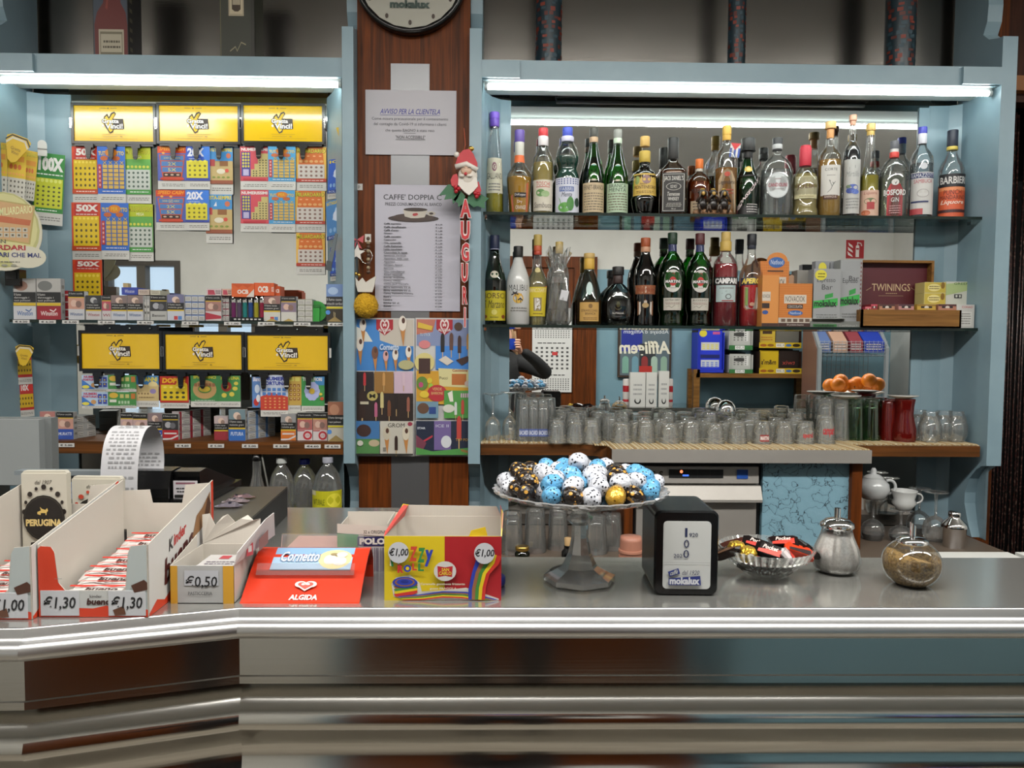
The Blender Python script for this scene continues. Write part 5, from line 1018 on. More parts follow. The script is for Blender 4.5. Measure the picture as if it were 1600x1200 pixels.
def TUT(): return [('t', '#d8b81c', 'TUTTO', .04, .1, .46, .19, 0, .03), ('t', '#d8b81c', 'TUTTO', .54, .1, .96, .19, 0, .03), ('e', '#c8741c', .5, .13, .22, .09), ('t', '#d8b81c', 'PER', .38, .09, .62, .17), ('e', '#b05a28', .25, .25, .14, .05), ('e', '#b05a28', .68, .25, .14, .05), ('r', '#a8302c', .03, .38, .15, .88), ('g', '#d8a89c', .04, .4, .14, .86, 1, 5, .6, 1), ('t', '#d8b81c', 'X X X X', .2, .31, .96, .38), ('g', '#c2a04c', .18, .38, .98, .9, 4, 6, .82), ('tl', '#e8e4e0', .1, .93, .9, .97, 1)]
def TGR(): return [('r', '#a8b41c', 0, 0, 1, .26), ('t', '#2c4a14', 'MILIARDARIO', .03, .05, .97, .16, 0, .04), ('t', '#d8cc30', 'MILIARDARIO', .04, .055, .96, .155), ('t', '#e0dcc0', 'MEGA', .35, .18, .65, .24), ('g', '#c8c84a', .04, .38, .96, .46, 6, 1, .75, 1), ('r', '#b8bcb4', .03, .48, .97, .9), ('g', '#4a5a50', .06, .5, .94, .88, 5, 4, .55, 1), ('r', '#3f8a3c', 0, .91, 1, 1), ('tl', '#e0e4e0', .1, .93, .9, .97, 1)]
def TSP(): return [('r', '#c2401c', 0, 0, 1, .2), ('t', '#e0941c', 'SPEED CASH', .06, .02, .94, .13, .3, .03), ('e', '#d8a040', .2, .2, .05, .03), ('e', '#d8a040', .5, .2, .05, .03), ('p', '#b8502c', [(.05, .24), (.95, .24), (.82, 1), (.18, 1)])]+[('r', '#4470a8', .1+.03*i, .27+.17*i, .9-.03*i, .41+.17*i) for i in range(3)]+[('t', '#d8c84a', ('>>> GO <<<', '2X', '5X')[i], .22+.14*(i > 0), .3+.17*i, .78-.14*(i > 0), .39+.17*i) for i in range(3)]+[('r', '#2c1c1c', .2, .78, .8, .88), ('g', '#c8a890', .2, .79, .8, .87, 3, 1, .6, 1), ('r', '#b83c24', .1, .91, .9, .98)]
def T20(): return [('p', '#3470c8', [(.5, 0), (1, 0), (1, .4), (.8, .4)]), ('t', '#e0e0e8', '20X', .06, .05, .76, .3, 0, .05), ('tl', '#c8d0e0', .1, .34, .6, .38, 1), ('r', '#d0c42c', .02, .42, .92, .92), ('g', '#e0d850', .1, .38, .9, .48, 4, 1, .7, 1), ('g', '#6a6420', .05, .5, .9, .9, 4, 3, .5, 1), ('r', '#2c3c8c', 0, .93, 1, 1)]
def TVI(): return [('r', '#3c86c0', 0, 0, 1, .38), ('t', '#d8c430', 'VISTA-SEMPRE', .02, .03, .98, .13, 0, .03), ('p', '#d8dce4', [(.3, .3), (.4, .18), (.42, .3)]), ('e', '#c06a4a', .82, .24, .1, .07), ('r', '#b8a06a', 0, .38, 1, .9), ('r', '#a83c3c', .0, .34, .25, .52), ('r', '#8a5a30', .45, .38, .8, .52), ('e', '#d8d0b8', .5, .66, .18, .07), ('e', '#c84a3c', .75, .64, .08, .05), ('g', '#7c8a3c', .1, .78, .9, .86, 4, 1, .7, 1), ('r', '#8a4a30', 0, .9, 1, 1)]
def TNU(): return [('t', '#e0dcd8', 'NUMERISSIMI', .04, .04, .96, .13, 0, .04), ('r', '#3c3880', .04, .16, .36, .86), ('g', '#c8b83c', .06, .17, .34, .62, 3, 5, .8, 1), ('r', '#b0a8c8', .1, .66, .3, .84), ('p', '#b8a86c', [(.38, .88), (.38, .66), (.5, .66), (.5, .5), (.62, .5), (.62, .34), (.74, .34), (.74, .2), (.98, .2), (.98, .88)]), ('g', '#4a4430', .64, .36, .96, .88, 3, 7, .55, 1), ('g', '#4a4430', .42, .68, .62, .88, 2, 3, .6, 1), ('r', '#b02c38', .1, .92, .9, .98)]
def TMI(): return [('r', '#c8641c', 0, .0, 1, .5), ('p', '#d8a83c', [(0, 0), (.12, 0), (.05, .9), (0, .9)]), ('p', '#d8a83c', [(1, 0), (.88, 0), (.95, .9), (1, .9)]), ('t', '#2c3410', 'MILIARDARIO', .02, .04, .98, .18, 0, .05), ('t', '#d8cc2c', 'MILIARDARIO', .035, .05, .965, .17, 0, .01), ('g', '#e0a870', .1, .22, .9, .3, 4, 1, .5, 1), ('g', '#d8a060', .08, .36, .92, .46, 5, 1, .8, 1), ('r', '#c4bcb4', .06, .5, .94, .9), ('g', '#7a5a50', .08, .52, .92, .88, 5, 3, .55, 1), ('r', '#a83020', .0, .92, 1, 1), ('tl', '#e8d8d0', .1, .94, .9, .98, 1)]
def T10(): return [('p', '#c02a24', [(0, 0), (1, 0), (1, .3), (0, .3)]), ('t', '#e0d8d4', '10X', .3, .05, .75, .28, 0, .05), ('r', '#c8a41c', .1, .4, .98, .9), ('g', '#5a4414', .12, .46, .96, .86, 5, 2, .5, 1)]
def TNF(): return [('p', '#3870b8', [(0, .3), (.5, 1), (0, 1)]), ('t', '#b03050', 'NUMERI', .08, .05, .58, .22, 0, .04), ('t', '#b03050', 'FORTUNATI', .05, .26, .65, .42, 0, .04), ('e', '#d8cc4c', .15, .85, .14, .12), ('g', '#3c4a9c', .6, .1, .98, .9, 2, 2, .8), ('e', '#c0905a', .45, .72, .1, .16), ('g', '#c8b04a', .62, .2, .96, .8, 2, 2, .4, 1)]
def TGN(): return [('r', '#3f8040', 0, 0, 1, 1), ('e', '#c8a43c', .2, .25, .16, .2), ('r', '#d0d0c4', .06, .55, .3, .75), ('g', '#b8b06a', .4, .1, .78, .5, 2, 1, .7), ('g', '#a8c0a0', .35, .6, .78, .9, 4, 1, .7), ('r', '#b06a30', .82, .1, .97, .5), ('tl', '#d8e0d0', .4, .93, .95, .99, 1)]
def TAN(): return [('r', '#3c78b0', 0, 0, 1, .35), ('t', '#d0c030', '30 ANNI', .1, .05, .95, .24, 0, .04), ('e', '#d8c890', .75, .35, .2, .12), ('r', '#c0aa78', 0, .42, 1, .9), ('e', '#8a7ca8', .75, .62, .14, .1), ('g', '#7a6040', .05, .65, .6, .78, 4, 1, .6, 1), ('tl', '#6a5030', .1, .82, .8, .9, 1)]
def TDO(): return [('r', '#a82420', 0, 0, 1, .4), ('t', '#d8a41c', 'DOPPIE', .08, .06, .9, .26, .1, .06), ('e', '#d8b030', .75, .3, .2, .07), ('r', '#cfb41c', .04, .32, .96, .92), ('g', '#e4d060', .08, .35, .92, .48, 4, 1, .6, 1), ('g', '#3c3a1c', .08, .54, .92, .88, 4, 2, .6, 1), ('r', '#a82c20', 0, .92, 1, 1)]
def TST(): return [('t', '#c8b82c', 'SPIN E VINCI', .1, .03, .9, .14, 0, .03), ('e', '#b08c5a', .5, .55, .42, .36), ('e', '#4c7c38', .5, .53, .24, .16), ('e', '#c8ac3c', .5, .53, .2, .11), ('g', '#8a5a3c', .12, .3, .88, .45, 6, 1, .8), ('tl', '#d8e0d0', .15, .94, .85, .99, 1)]
def TFO(): return [('t', '#c8b82c', 'FORTUNA', .1, .03, .95, .16, 0, .03), ('e', '#9a3428', .35, .42, .24, .2), ('e', '#c8b040', .35, .42, .1, .09), ('e', '#c8b84a', .8, .3, .1, .07), ('e', '#c8b84a', .75, .5, .12, .08), ('e', '#c8b84a', .6, .72, .12, .09), ('e', '#c8b84a', .25, .76, .12, .09)]
def TBL(): return [('t', '#e0dce8', 'Bianco', .1, .02, .95, .16, .2, .03), ('e', '#c8d4e4', .5, .4, .25, .14), ('e', '#b83028', .4, .82, .25, .12), ('e', '#e0e0e4', .6, .7, .2, .12)]
def TFN(): return [('t', '#2c3a90', 'NUMERI', .15, .05, .92, .16, 0, .05), ('t', '#2c3a90', 'FORTUNA', .1, .18, .95, .29, 0, .05), ('p', '#b83c2c', [(0, .62), (.4, .5), (1, .62), (1, 1), (0, 1)]), ('g', '#4a78b8', .05, .35, .95, .6, 5, 2, .7), ('g', '#d09a60', .1, .62, .95, .97, 5, 4, .5, 1)]
def TOR(): return [('r', '#b89848', 0, 0, 1, 1), ('g', '#c8c060', .08, .04, .92, .2, 2, 1, .8), ('g', '#8a5a28', .06, .26, .94, .86, 3, 4, .7), ('g', '#d8c090', .1, .28, .9, .84, 3, 4, .35, 1)]
def TFL(): return [('r', '#3c7cb0', .6, 0, 1, .3), ('t', '#e0dcd8', 'TUTTI FIORI', .08, .04, .9, .16, 0, .04)]+[('e', '#aab0d8', .48+.2*math.cos(a), .5+.21*math.sin(a), .13, .12) for a in [2*pi*i/10 for i in range(10)]]+[('e', '#c8a83c', .48, .5, .12, .1), ('e', '#c05030', .9, .75, .08, .06), ('e', '#d0c040', .85, .6, .07, .05)]
def THU(): return [('t', '#e8e4e0', '100X', .12, .06, .96, .3, 0, .06), ('tl', '#e0e4e0', .05, .33, .95, .38, 1), ('r', '#c0c42c', .04, .42, .96, .92), ('g', '#d8dc70', .06, .42, .94, .5, 6, 1, .8, 1), ('g', '#4a5020', .06, .53, .94, .9, 5, 5, .5, 1), ('tl', '#e0e8e0', .1, .94, .8, .98, 1)]
def TGY(): return [('t', '#3c3a10', 'MILIARDARIO', .02, .03, .98, .12, 0, .04), ('t', '#e0d030', 'MILIARDARIO', .03, .035, .97, .115), ('r', '#d08a20', .1, .2, .9, .3), ('g', '#c8641c', .2, .34, .8, .46, 3, 1, .85, 1), ('g', '#e0a040', .06, .5, .94, .56, 6, 1, .8, 1), ('r', '#c4c0b4', 0, .6, 1, 1), ('g', '#5a5448', .05, .62, .95, .98, 5, 4, .5, 1)]
def ticket(px0, px1, py0, py1, Y, base, ops, label, foot=.16, skew=0, rot=0, group='scratch cards under the lottery signs', geo=None):
    if geo: cx, cy, z1, w, h, rz = geo
    else:
        x0, x1 = WX(px0, (py0+py1)/2, Y), WX(px1, (py0+py1)/2, Y); z1 = WZ((px0+px1)/2, py0, Y); z0 = WZ((px0+px1)/2, py1, Y); w, h = x1-x0, z1-z0; cx, cy, rz = (x0+x1)/2, Y, 0
    m = MB().box(-w/2, w/2, 0, .0007, -h, 0, '#c6c4be')
    hh = h*(1-foot); fn, _ = plane_map(w, hh, -w/2, -hh, 0); art(m, (fn, False), ops, base)
    if foot: art(m, plane_map(w, h*foot, -w/2, -h, 0), [('tl', '#77746e', .08, .3, .92, .7, 2)])
    return m.build('scratch_card', loc=(cx, cy, z1), rot=(0, rot, rz), label=label, cat='ticket', group=group)
RED, BLU, GRN = '#c8441c', '#2c62b8', '#5a9a44'
Y1, Y2, Y3 = YD+.004, YD+.010, YD+.016
U = 'under the left upper lottery sign'
ticket(113, 154, 229, 317, Y2, RED, T50(), 'red and yellow 50X scratch card, topmost of its strip '+U)
ticket(112.5, 158, 316.5, 406, Y2, RED, T50(), 'red and yellow 50X scratch card, middle of its strip '+U)
ticket(114, 160, 406, 462, Y2, RED, T50()[:4]+[('r', '#d4b41c', .06, .36, .94, 1), ('g', '#e8cf50', .08, .38, .92, .5, 6, 1, .7, 1), ('g', '#5a4a1c', .08, .54, .92, .98, 5, 3, .5, 1)], 'red and yellow 50X scratch card, lowest, behind the cigarette packs', foot=0)
ticket(152.5, 196, 229, 317, Y1, BLU, TUT(), 'blue and gold scratch card, upper one '+U)
ticket(158, 201.5, 317, 405.5, Y1, BLU, TUT(), 'blue and gold scratch card, lower one '+U)
ticket(196, 236, 229.5, 318, Y2, GRN, TGR(), 'green and yellow scratch card, upper one '+U)
ticket(200, 239.5, 319, 408, Y2, GRN, TGR(), 'green and yellow scratch card, lower one '+U)
U = 'under the middle upper lottery sign'
ticket(246.5, 292, 228.5, 296, Y2, '#4a58a0', TSP(), 'orange and blue arrow scratch card, upper one '+U, .2); ticket(244, 291, 297, 360, Y2, '#4a58a0', TSP(), 'orange and blue arrow scratch card, lower one '+U, .2)
ticket(291, 328, 228.5, 296, Y1, '#2c50b0', T20(), 'blue and yellow 20X scratch card, upper one '+U, .2); ticket(290, 327, 297, 360, Y1, '#4a78c8', T20(), 'blue and yellow 20X scratch card, lower one '+U, .2)
ticket(327, 364, 229.5, 304, Y2, '#b8a06a', TVI(), 'seaside picture scratch card, upper one '+U, .22); ticket(322, 363, 304, 380, Y2, '#b8a06a', TVI(), 'seaside picture scratch card, lower one '+U, .2)
U = 'under the right upper lottery sign'
ticket(375.5, 420, 229, 296.5, Y2, '#c04450', TNU(), 'red stepped-number scratch card, upper one '+U, .2); ticket(376, 420, 297, 362.5, Y2, '#c04450', TNU(), 'red stepped-number scratch card, lower one '+U, .2)
ticket(419, 462, 229, 297, Y1, '#3f90c0', TUT(), 'light blue gold-striped scratch card, upper one '+U, .2); ticket(420, 461, 297.5, 363, Y1, '#3f90c0', TUT(), 'light blue gold-striped scratch card, lower one '+U, .2)
ticket(463, 510, 230, 298, Y2, '#c85a20', TMI(), 'orange millionaire-style scratch card, topmost of three '+U, .2); ticket(461, 508, 298.5, 363, Y2, '#c85a20', TMI(), 'orange millionaire-style scratch card, middle of three '+U, .2); ticket(463, 508, 364, 429, Y2, '#c85a20', TMI(), 'orange millionaire-style scratch card, lowest of three '+U, .2)
Y1, Y2 = YD2+.004, YD2+.010
U = 'under the left lower lottery sign'
ticket(128, 169, 586, 612, Y2, '#a8c0d8', TNF(), 'wide blue numbers scratch card, upper one '+U, .16); ticket(128, 169, 612.5, 638, Y2, '#a8c0d8', TNF(), 'wide blue numbers scratch card, lower one '+U, .16)
ticket(169, 213, 586, 612, Y1, '#3f8040', TGN(), 'wide green scratch card, upper one '+U, .16); ticket(169, 213, 612.5, 638, Y1, '#3f8040', TGN(), 'wide green scratch card, lower one '+U, .16)
ticket(213, 248, 587, 636, Y2, '#c0aa78', TAN(), 'beige and blue anniversary scratch card '+U, .2); ticket(250, 295, 588, 638, Y2, '#b02c24', TDO(), 'red and yellow doubles scratch card '+U, .18)
U = 'under the middle lower lottery sign'
ticket(298, 342, 586, 636, Y2, '#3c7c44', TST(), 'green stadium wheel scratch card '+U, .18); ticket(342, 376, 587, 636, Y1, '#3c7c44', TFO(), 'green lucky coins scratch card '+U, .18)
U = 'under the right lower lottery sign'
ticket(394, 410, 588, 637, Y2+.004, '#5a80b8', TBL(), 'narrow blue and white scratch card '+U, .0); ticket(407, 450, 586, 651, Y1, '#b8c0d0', TFN(), 'blue and red fortune scratch card '+U, .16)
ticket(450, 471, 587, 642, Y2, '#3c8a48', TOR(), 'orange grid scratch card '+U, .16); ticket(470, 507, 588, 643, Y2, '#3c8a48', TFL(), 'green flower wheel scratch card '+U, .16)
# side tickets on the corner panels
def onpanel(px0, px1, py0, Y0, Y1_, hpx, base, ops, label, foot=.16, rot=0, name='scratch_card', grp='scratch cards on the corner panels'):
    xa, xb = WX(px0, py0, Y0), WX(px1, py0, Y1_); z1 = WZ((px0+px1)/2, py0, (Y0+Y1_)/2); h = hpx*(Y0+Y1_)/2/1200; w = math.hypot(xb-xa, Y1_-Y0)
    return ticket(0, 0, 0, 0, 0, base, ops, label, foot, 0, rot, grp, ((xa+xb)/2, (Y0+Y1_)/2, z1, w, h, math.atan2(Y1_-Y0, xb-xa)))
onpanel(55, 102, 240, 2.555, 2.578, 108, '#2c7a34', THU(), 'large green 100X scratch card on the left corner panel', .17, .06)
onpanel(38, 60, 236, 2.52, 2.54, 75, '#cfa81c', TGY(), 'yellow scratch card at the back of the fan on the left corner panel', 0, .1)
onpanel(9, 42, 226, 2.46, 2.49, 84, '#d4b01c', TGY(), 'yellow scratch card in the middle of the fan on the left corner panel', 0, .06)
onpanel(-20, 12, 222, 2.42, 2.44, 84, '#d4b01c', TGY(), 'yellow scratch card at the front of the fan on the left corner panel', 0, .04)
def pear(px, py, Y, label, s=1, rz=.5, tilt=.3):
    x, z = W(px, py, Y); t = empty('card_holder', (x, Y, z), label, 'holder', rot=(0, tilt, rz))
    pts = [(-.032*s, 0), (-.034*s, .02*s), (-.02*s, .03*s), (.02*s, .03*s), (.034*s, .02*s), (.032*s, 0), (.012*s, -.055*s), (0, -.062*s), (-.012*s, -.055*s)]
    MB().prism(pts, 0, .004, '#c8a41c', 'y').build('body', t)
    m = MB(); art(m, plane_map(.07*s, .1*s, -.035*s, -.065*s, 0), [('l', '#2a2614', [(.02, .28), (.2, .1), (.8, .1), (.98, .28)], .05), ('l', '#c8c0a8', [(.08, .36), (.25, .18), (.75, .18), (.92, .36)], .07), ('t', '#6a5414', 'Gratta', .3, .45, .7, .55), ('t', '#6a5414', 'Vinci', .36, .58, .66, .68)]); m.build('print', t)
pear(27, 226, 2.44, 'yellow shield-shaped card holder above the fan of yellow scratch cards', .95)
pear(38, 550, 2.44, 'yellow shield-shaped card holder on the left corner panel below the cigarette shelf', .72, .5, .1)
x, z = W(66, 230, 2.54); m = MB(); m.prism([(-.013, -.028)]+[(.013*math.cos(a), .01+.013*math.sin(a)) for a in [pi-pi*i/8 for i in range(9)]]+[(.013, -.028)], 0, .002, '#c4c2bc', 'y').box(-.013, .013, -.003, 0, -.006, -.003, '#a8a6a0')
m.build('white_tab', loc=(x, 2.54, z), rot=(0, 0, .45), label='white plastic tab clipping the green 100X card', cat='clip')
onpanel(22, 48, 545, 2.48, 2.52, 55, '#b02a28', T10(), 'red and gold 10X scratch card, upper one on the left corner panel', .2, -.03)
onpanel(24, 51, 599, 2.485, 2.525, 52, '#b02a28', T10(), 'red and gold 10X scratch card, lower one on the left corner panel', .2, -.03)
# round lottery poster at the left edge
x, z = W(8, 362, 2.36); R = .105
m = MB().prism([(R*math.cos(a), R*math.sin(a)*1.12) for a in [2*pi*i/40 for i in range(40)]], 0, .003, '#c8c4b0', 'y')
ops = [('e', '#b0ae74', .5, .48, .47, .48), ('e', '#c8c48c', .5, .46, .44, .44), ('p', '#a89a5c', [(.42, .1), (.92, .16), (.84, .66), (.34, .6)]), ('p', '#c09a6c', [(.44, .12), (.9, .175), (.82, .64), (.36, .58)]), ('t', '#d8d8a0', 'MILIARDARIO', .45, .18, .88, .28, 0, .02, -.05), ('p', '#b0603c', [(.44, .3), (.86, .35), (.84, .42), (.42, .38)]), ('g', '#b8b4a4', .41, .44, .82, .58, 5, 2, .8), ('g', '#5a5040', .41, .44, .82, .58, 5, 2, .35),
       ('e', '#c8c4b0', .8, .82, .25, .14), ('t', '#3a3a48', 'CON', .3, .60, .52, .65), ('t', '#a02c34', 'MILIARDARI', .1, .67, .78, .735, 0, .03), ('t', '#2c3468', 'PIU MILIARDARI CHE MAI.', -.1, .765, .98, .825, 0, .02), ('tl', '#6a6a60', .3, .87, .7, .9, 1), ('e', '#8a8a7c', .5, .93, .04, .015), ('e', '#8a8a7c', .62, .93, .04, .015)]
art(m, plane_map(2*R, 2.24*R, -R, -1.12*R, 0), ops)
m.build('round_poster', loc=(x, 2.355, z), rot=(0, 0, .15), label='round yellow lottery poster at the left edge with red and blue words', cat='poster')
x, z = W(20, 436, 2.40); m = MB().box(-.024, .02, 0, .035, -.02, .03, 'black').box(-.02, .012, -.003, 0, .0, .02, '#222'); m.build('black_speaker', loc=(x, 2.40, z), label='small black box fixed below the round poster', cat='box')
# blue tickets on the right corner of the left cabinet
def TBB(k): return [('t', '#d8c02c', 'BATTAGLIA NAVALE' if k else 'ICE', .05, .03, .95, .12, 0, .03), ('p', '#b8d0e8', [(.3, .5), (.5, .2), (.75, .5), (.6, .6)]), ('e', '#d0d8e8', .5, .42, .16, .12), ('r', '#c04a30', .6, .6, .8, .66), ('g', '#8ab0d8', .1, .68, .9, .86, 4, 1, .7, 1), ('r', '#1c3a80', 0, .9, 1, 1), ('t', '#c8cce0', 'BOL', .1, .92, .5, .98)]
for q, (a, b, y0, h, c_) in enumerate(((514, 540, 248, 60, '#2c5ab8'), (509, 541, 311, 60, '#4a80b8'), (516, 541, 385, 52, '#2c50b0'))):
    onpanel(a, b, y0, 2.53-.0*q, 2.45, h, c_, TBB(q == 1), 'blue scratch card on the right side panel, %s of three' % ('topmost', 'middle', 'lowest')[q], .14 if q != 1 else .0, (.1, -.06, 0.0)[q])
x, z = W(523, 395, 2.44); m = MB().prism([(.006, .06), (.014, .055), (-.008, -.055), (-.022, -.05)], 0, .004, '#5a6468', 'y').prism([(-.004, -.03), (-.020, -.026), (-.024, -.055), (-.006, -.06)], -.002, .0, '#3a4042', 'y')
m.build('price_clip', loc=(x, 2.42, z), label='grey slanting plastic strip hanging before the blue scratch cards', cat='clip')
x, z = W(527, 215, 2.45); MB().prism([(-.004, .03), (.004, .032), (.022, -.02), (.016, -.03)], 0, .003, '#c8a41c', 'y').build('yellow_strip', loc=(x, 2.45, z), label='yellow plastic strip at the top of the right side panel', cat='clip')
# ================================================================ cigarettes
PG1, PG2 = 'cigarette packs on the glass shelf', 'cigarette packs on the wooden shelf'
def pack_ops(img, low, txt, tcol, yel=True, accent=None, wt=.26):
    o = [('r', img, 0, .0, 1, .5), ('e', '#d0b8a8' if img != '#2c2c2e' else '#a8a8a8', .5, .2, .22, .12), ('e', '#8a7468' if img != '#2c2c2e' else '#505054', .62, .26, .14, .1), ('r', '#141414', 0, .32, 1, .58), ('t', '#c8c6c2', 'Il fumo causa', .06, .35, .8, .42), ('t', '#c8c6c2', 'malattie gravi', .06, .46, .9, .54), ('r', '#c2a42c', 0, .58, 1, .635), ('r', low, 0, .635, 1, 1)]
    if accent: o += accent
    if txt: o += [('t', tcol, txt, .12, .72, .88, .84, .1, .02)]
    return o
def pack_ops2(img, low, txt, tcol, accent=None):
    return [('r', '#141414', 0, 0, 1, .2), ('t', '#c8c6c2', 'Il fumo uccide', .06, .05, .9, .11), ('r', '#c2a42c', 0, .2, 1, .235), ('r', img, 0, .235, 1, .62), ('e', '#c8a898' if img[1] != '2' else '#a0a0a4', .35, .42, .2, .12), ('e', '#7a6058' if img[1] != '2' else '#606064', .65, .45, .18, .12), ('r', low, 0, .62, 1, 1)]+(accent or [])+([('t', tcol, txt, .1, .74, .9, .85, .1, .02)] if txt else [])
def pack(px0, px1, pyt, pyb, Y, zb, side, ops, label, grp, d=.023, back=None, name='cigarette_pack'):
    return pbox(px0, px1, pyt, Y, zb, d, side, name, label, ops, group=grp, cat='cigarettes', right=[('tl', '#77746e', .2, .1, .8, .9, 4)] if d < .05 else None)
YA = 2.415
Wn = lambda c: '#b8bac0'
acc_bird = [('l', '#2c3450', [(.5, .72), (.7, .66), (.85, .7)], .05)]
big = lambda low, tc: [('r', '#a8a6a2', 0, 0, 1, .33), ('e', '#8a6a5c' if low[1] != '8' else '#6a6c6a', .35, .18, .3, .12), ('r', '#161616', 0, .33, 1, .58), ('t', '#c8c6c2', 'Il fumo', .04, .36, .35, .42), ('t', '#c8c6c2', 'danneggia i', .04, .44, .7, .5), ('t', '#c8c6c2', 'tuoi polmoni', .04, .51, .75, .57), ('r', '#c2a42c', 0, .59, 1, .66), ('r', low, 0, .67, 1, 1), ('t', tc, 'Winston', .16, .79, .86, .9, .1, .02), ('l', tc, [(.55, .76), (.7, .8), (.8, .74)], .03)]
pack(22, 57, 435, 500, YA, ZT, '#a8a8a8', big('#bcbcc0', '#4a6a9a'), 'large white cigarette box, leftmost on the glass shelf', PG1, .022)
pack(58.5, 96, 435, 500, YA, ZT, '#9a9a9a', big('#8a1c28', '#d8ccc8'), 'large dark red cigarette box beside the large white one', PG1, .022)
for q in range(4):
    x = WX(102, 490, 2.45); z = ZT+.0235*q if q else ZT
    MB().box(-.012, .012, 0, .08, 0, .0225, '#a02830').box(-.0125, .0125, -.0005, 0, .008, .012, '#c8b8b4').build('cigarette_pack', loc=(x, 2.45, ZT+.0235*q+(0 if q < 4 else 0)) if q < 3 else (x+.0, 2.455, ZT+.0705), label='red cigarette pack lying flat in the small pile, %s' % ('lowest', 'second from below', 'third from below', 'topmost')[q], cat='cigarettes', group=PG1)
lst = [(107.5, 132.5, 455, '#b88a78', '#b9b9bc', 'Winston', '#3a5078', 2, 'white pack with baby picture next to the red pile'),
       (135, 159, 461.5, '#2c2c2e', '#b9b5b4', 'Winston', '#8a4a50', 1, 'white pack with dark picture, red lettering'),
       (160, 174, 461.5, '#a84a58', '#b9b5b4', 'Wi', '#8a4a50', 2, 'narrowly showing pack with red picture'),
       (174.5, 198.5, 461.5, '#7a6a68', '#b6b8be', 'Winston', '#3a5078', 1, 'white blue-lettered pack, left of the two alike'),
       (199.5, 224, 461.5, '#7a6a68', '#b6b8be', 'Winston', '#3a5078', 1, 'white blue-lettered pack, right of the two alike'),
       (235.5, 261, 461.5, '#2c2c2e', '#a8a8a4', 'Benson', '#3c3c3c', 2, 'silver-white pack with dark picture before the window reflection'),
       (262, 288, 460, '#6a6a88', '#b8bcc4', None, '#3a5078', 1, 'white pack with small red and blue squares'),
       (321.5, 346, 462, '#9a7068', '#bcb4b4', None, '#8a2a34', 2, 'white pack with red sloping base, left of the lighters'),
       (412.5, 438, 462, '#8a6460', '#c0beb4', None, '#3a3a3a', 1, 'cream pack with red and blue squares right of the lighters'),
       (439.5, 463, 463, '#7a6a7c', '#c0beb6', None, '#a8904c', 2, 'cream pack with gold chevron right of the lighters')]
for a, b, y, im, low, tx, tc, ty, lb in lst:
    ac = None
    if 'squares' in lb: ac = [('r', '#b03838', .4, .82, .62, .96), ('r', '#4a78b0', .65, .82, .87, .96)]
    if 'sloping' in lb: ac = [('p', '#a02c3c', [(0, .66), (1, .8), (1, .9), (0, .95)])]
    if 'chevron' in lb or 'cream pack with red' in lb: ac = (ac or [])+[('p', '#a8904c', [(.1, 1), (.5, .88), (.9, 1)])]
    pack(a, b, y, 503, YA, ZT, '#b4b4b4', (pack_ops if ty == 1 else pack_ops2)(im, low, tx, tc, accent=ac), lb+' on the glass shelf', PG1)
def side_stack(px0, px1, pyt, Y, zb, rows, cols, colr, stripe, label, grp, depth=.05):
    """packs lying flat, ends towards the guest, each its own object"""
    x0, x1 = WX(px0, 480, Y), WX(px1, 480, Y); h = (WZ((px0+px1)/2, pyt, Y)-zb)/rows; w = (x1-x0)/cols
    for i in range(cols):
        for j in range(rows):
            m = MB().box(-w/2+.0006, w/2-.0006, 0, depth, 0, h-.0008, colr)
            art(m, plane_map(w-.0012, h-.0008, -w/2+.0006, 0, 0), [('r', stripe, 0, 0, 1, .14), ('r', '#c4c2bc', .08, .25, .92, .85), ('tl', '#55534e', .14, .32, .86, .8, 2)])
            m.build('cigarette_pack', loc=(x0+w*(i+.5), Y, zb+h*j), label=label+(', %s up, %s across' % (ORD[j], ORD[i]) if rows > 1 else ', %s' % ORD[i]), cat='cigarettes', group=grp+', '+label)
side_stack(225, 234, 462, 2.425, ZT, 1, 2, '#b8b8b6', '#9a9a98', 'edge-on white pack standing between the white and silver packs', PG1, .05)
side_stack(289, 320, 461, 2.42, ZT, 4, 3, '#a8acb4', '#4a68a0', 'blue-edged pack end in the block left of the red-based pack', PG1)
side_stack(465, 488, 467, 2.42, ZT, 4, 2, '#b4b4ac', '#9a9888', 'grey pack end in the block beside the green disc', PG1)
side_stack(347, 358, 462, 2.43, ZT, 4, 2, '#b8b0b0', '#8a3c48', 'pack end in the narrow pile left of the lighter display', PG1)
zq = WZ(200, 461, 2.46)
for a, b, yt, cc, lb in ((190, 215, 449, '#2c3c90', 'blue pack lying on top of the row with white lettering'), (216, 233, 452, '#b8a89c', 'pale pink pack lying on the row, behind'), (235, 250, 453, '#b4b09c', 'pale yellow pack lying on the row, behind')):
    x0, x1 = WX(a, 455, 2.43), WX(b, 455, 2.43); z0 = WZ(200, 460.5, 2.43); z1 = WZ(200, yt, 2.43)
    m = MB().box(x0, x1, 2.43, 2.50, z0, z1, cc); art(m, plane_map(x1-x0, z1-z0, x0, z0, 2.43), [('t', '#c8ccd8', 'Winston', .2, .3, .8, .75, .1)] if 'blue' in lb else [('tl', '#6a6058', .1, .2, .9, .8, 2)])
    m.build('cigarette_pack', label=lb, cat='cigarettes', group=PG1)
x0, x1 = WX(206-16, 455, 2.44), WX(198, 455, 2.44); z0 = WZ(194, 449, 2.44); MB().box(x0, x1, 2.45, 2.47, z0, z0+.014, '#a89468').build('small_carton', label='tiny tan carton on the blue cigarette pack', cat='box')
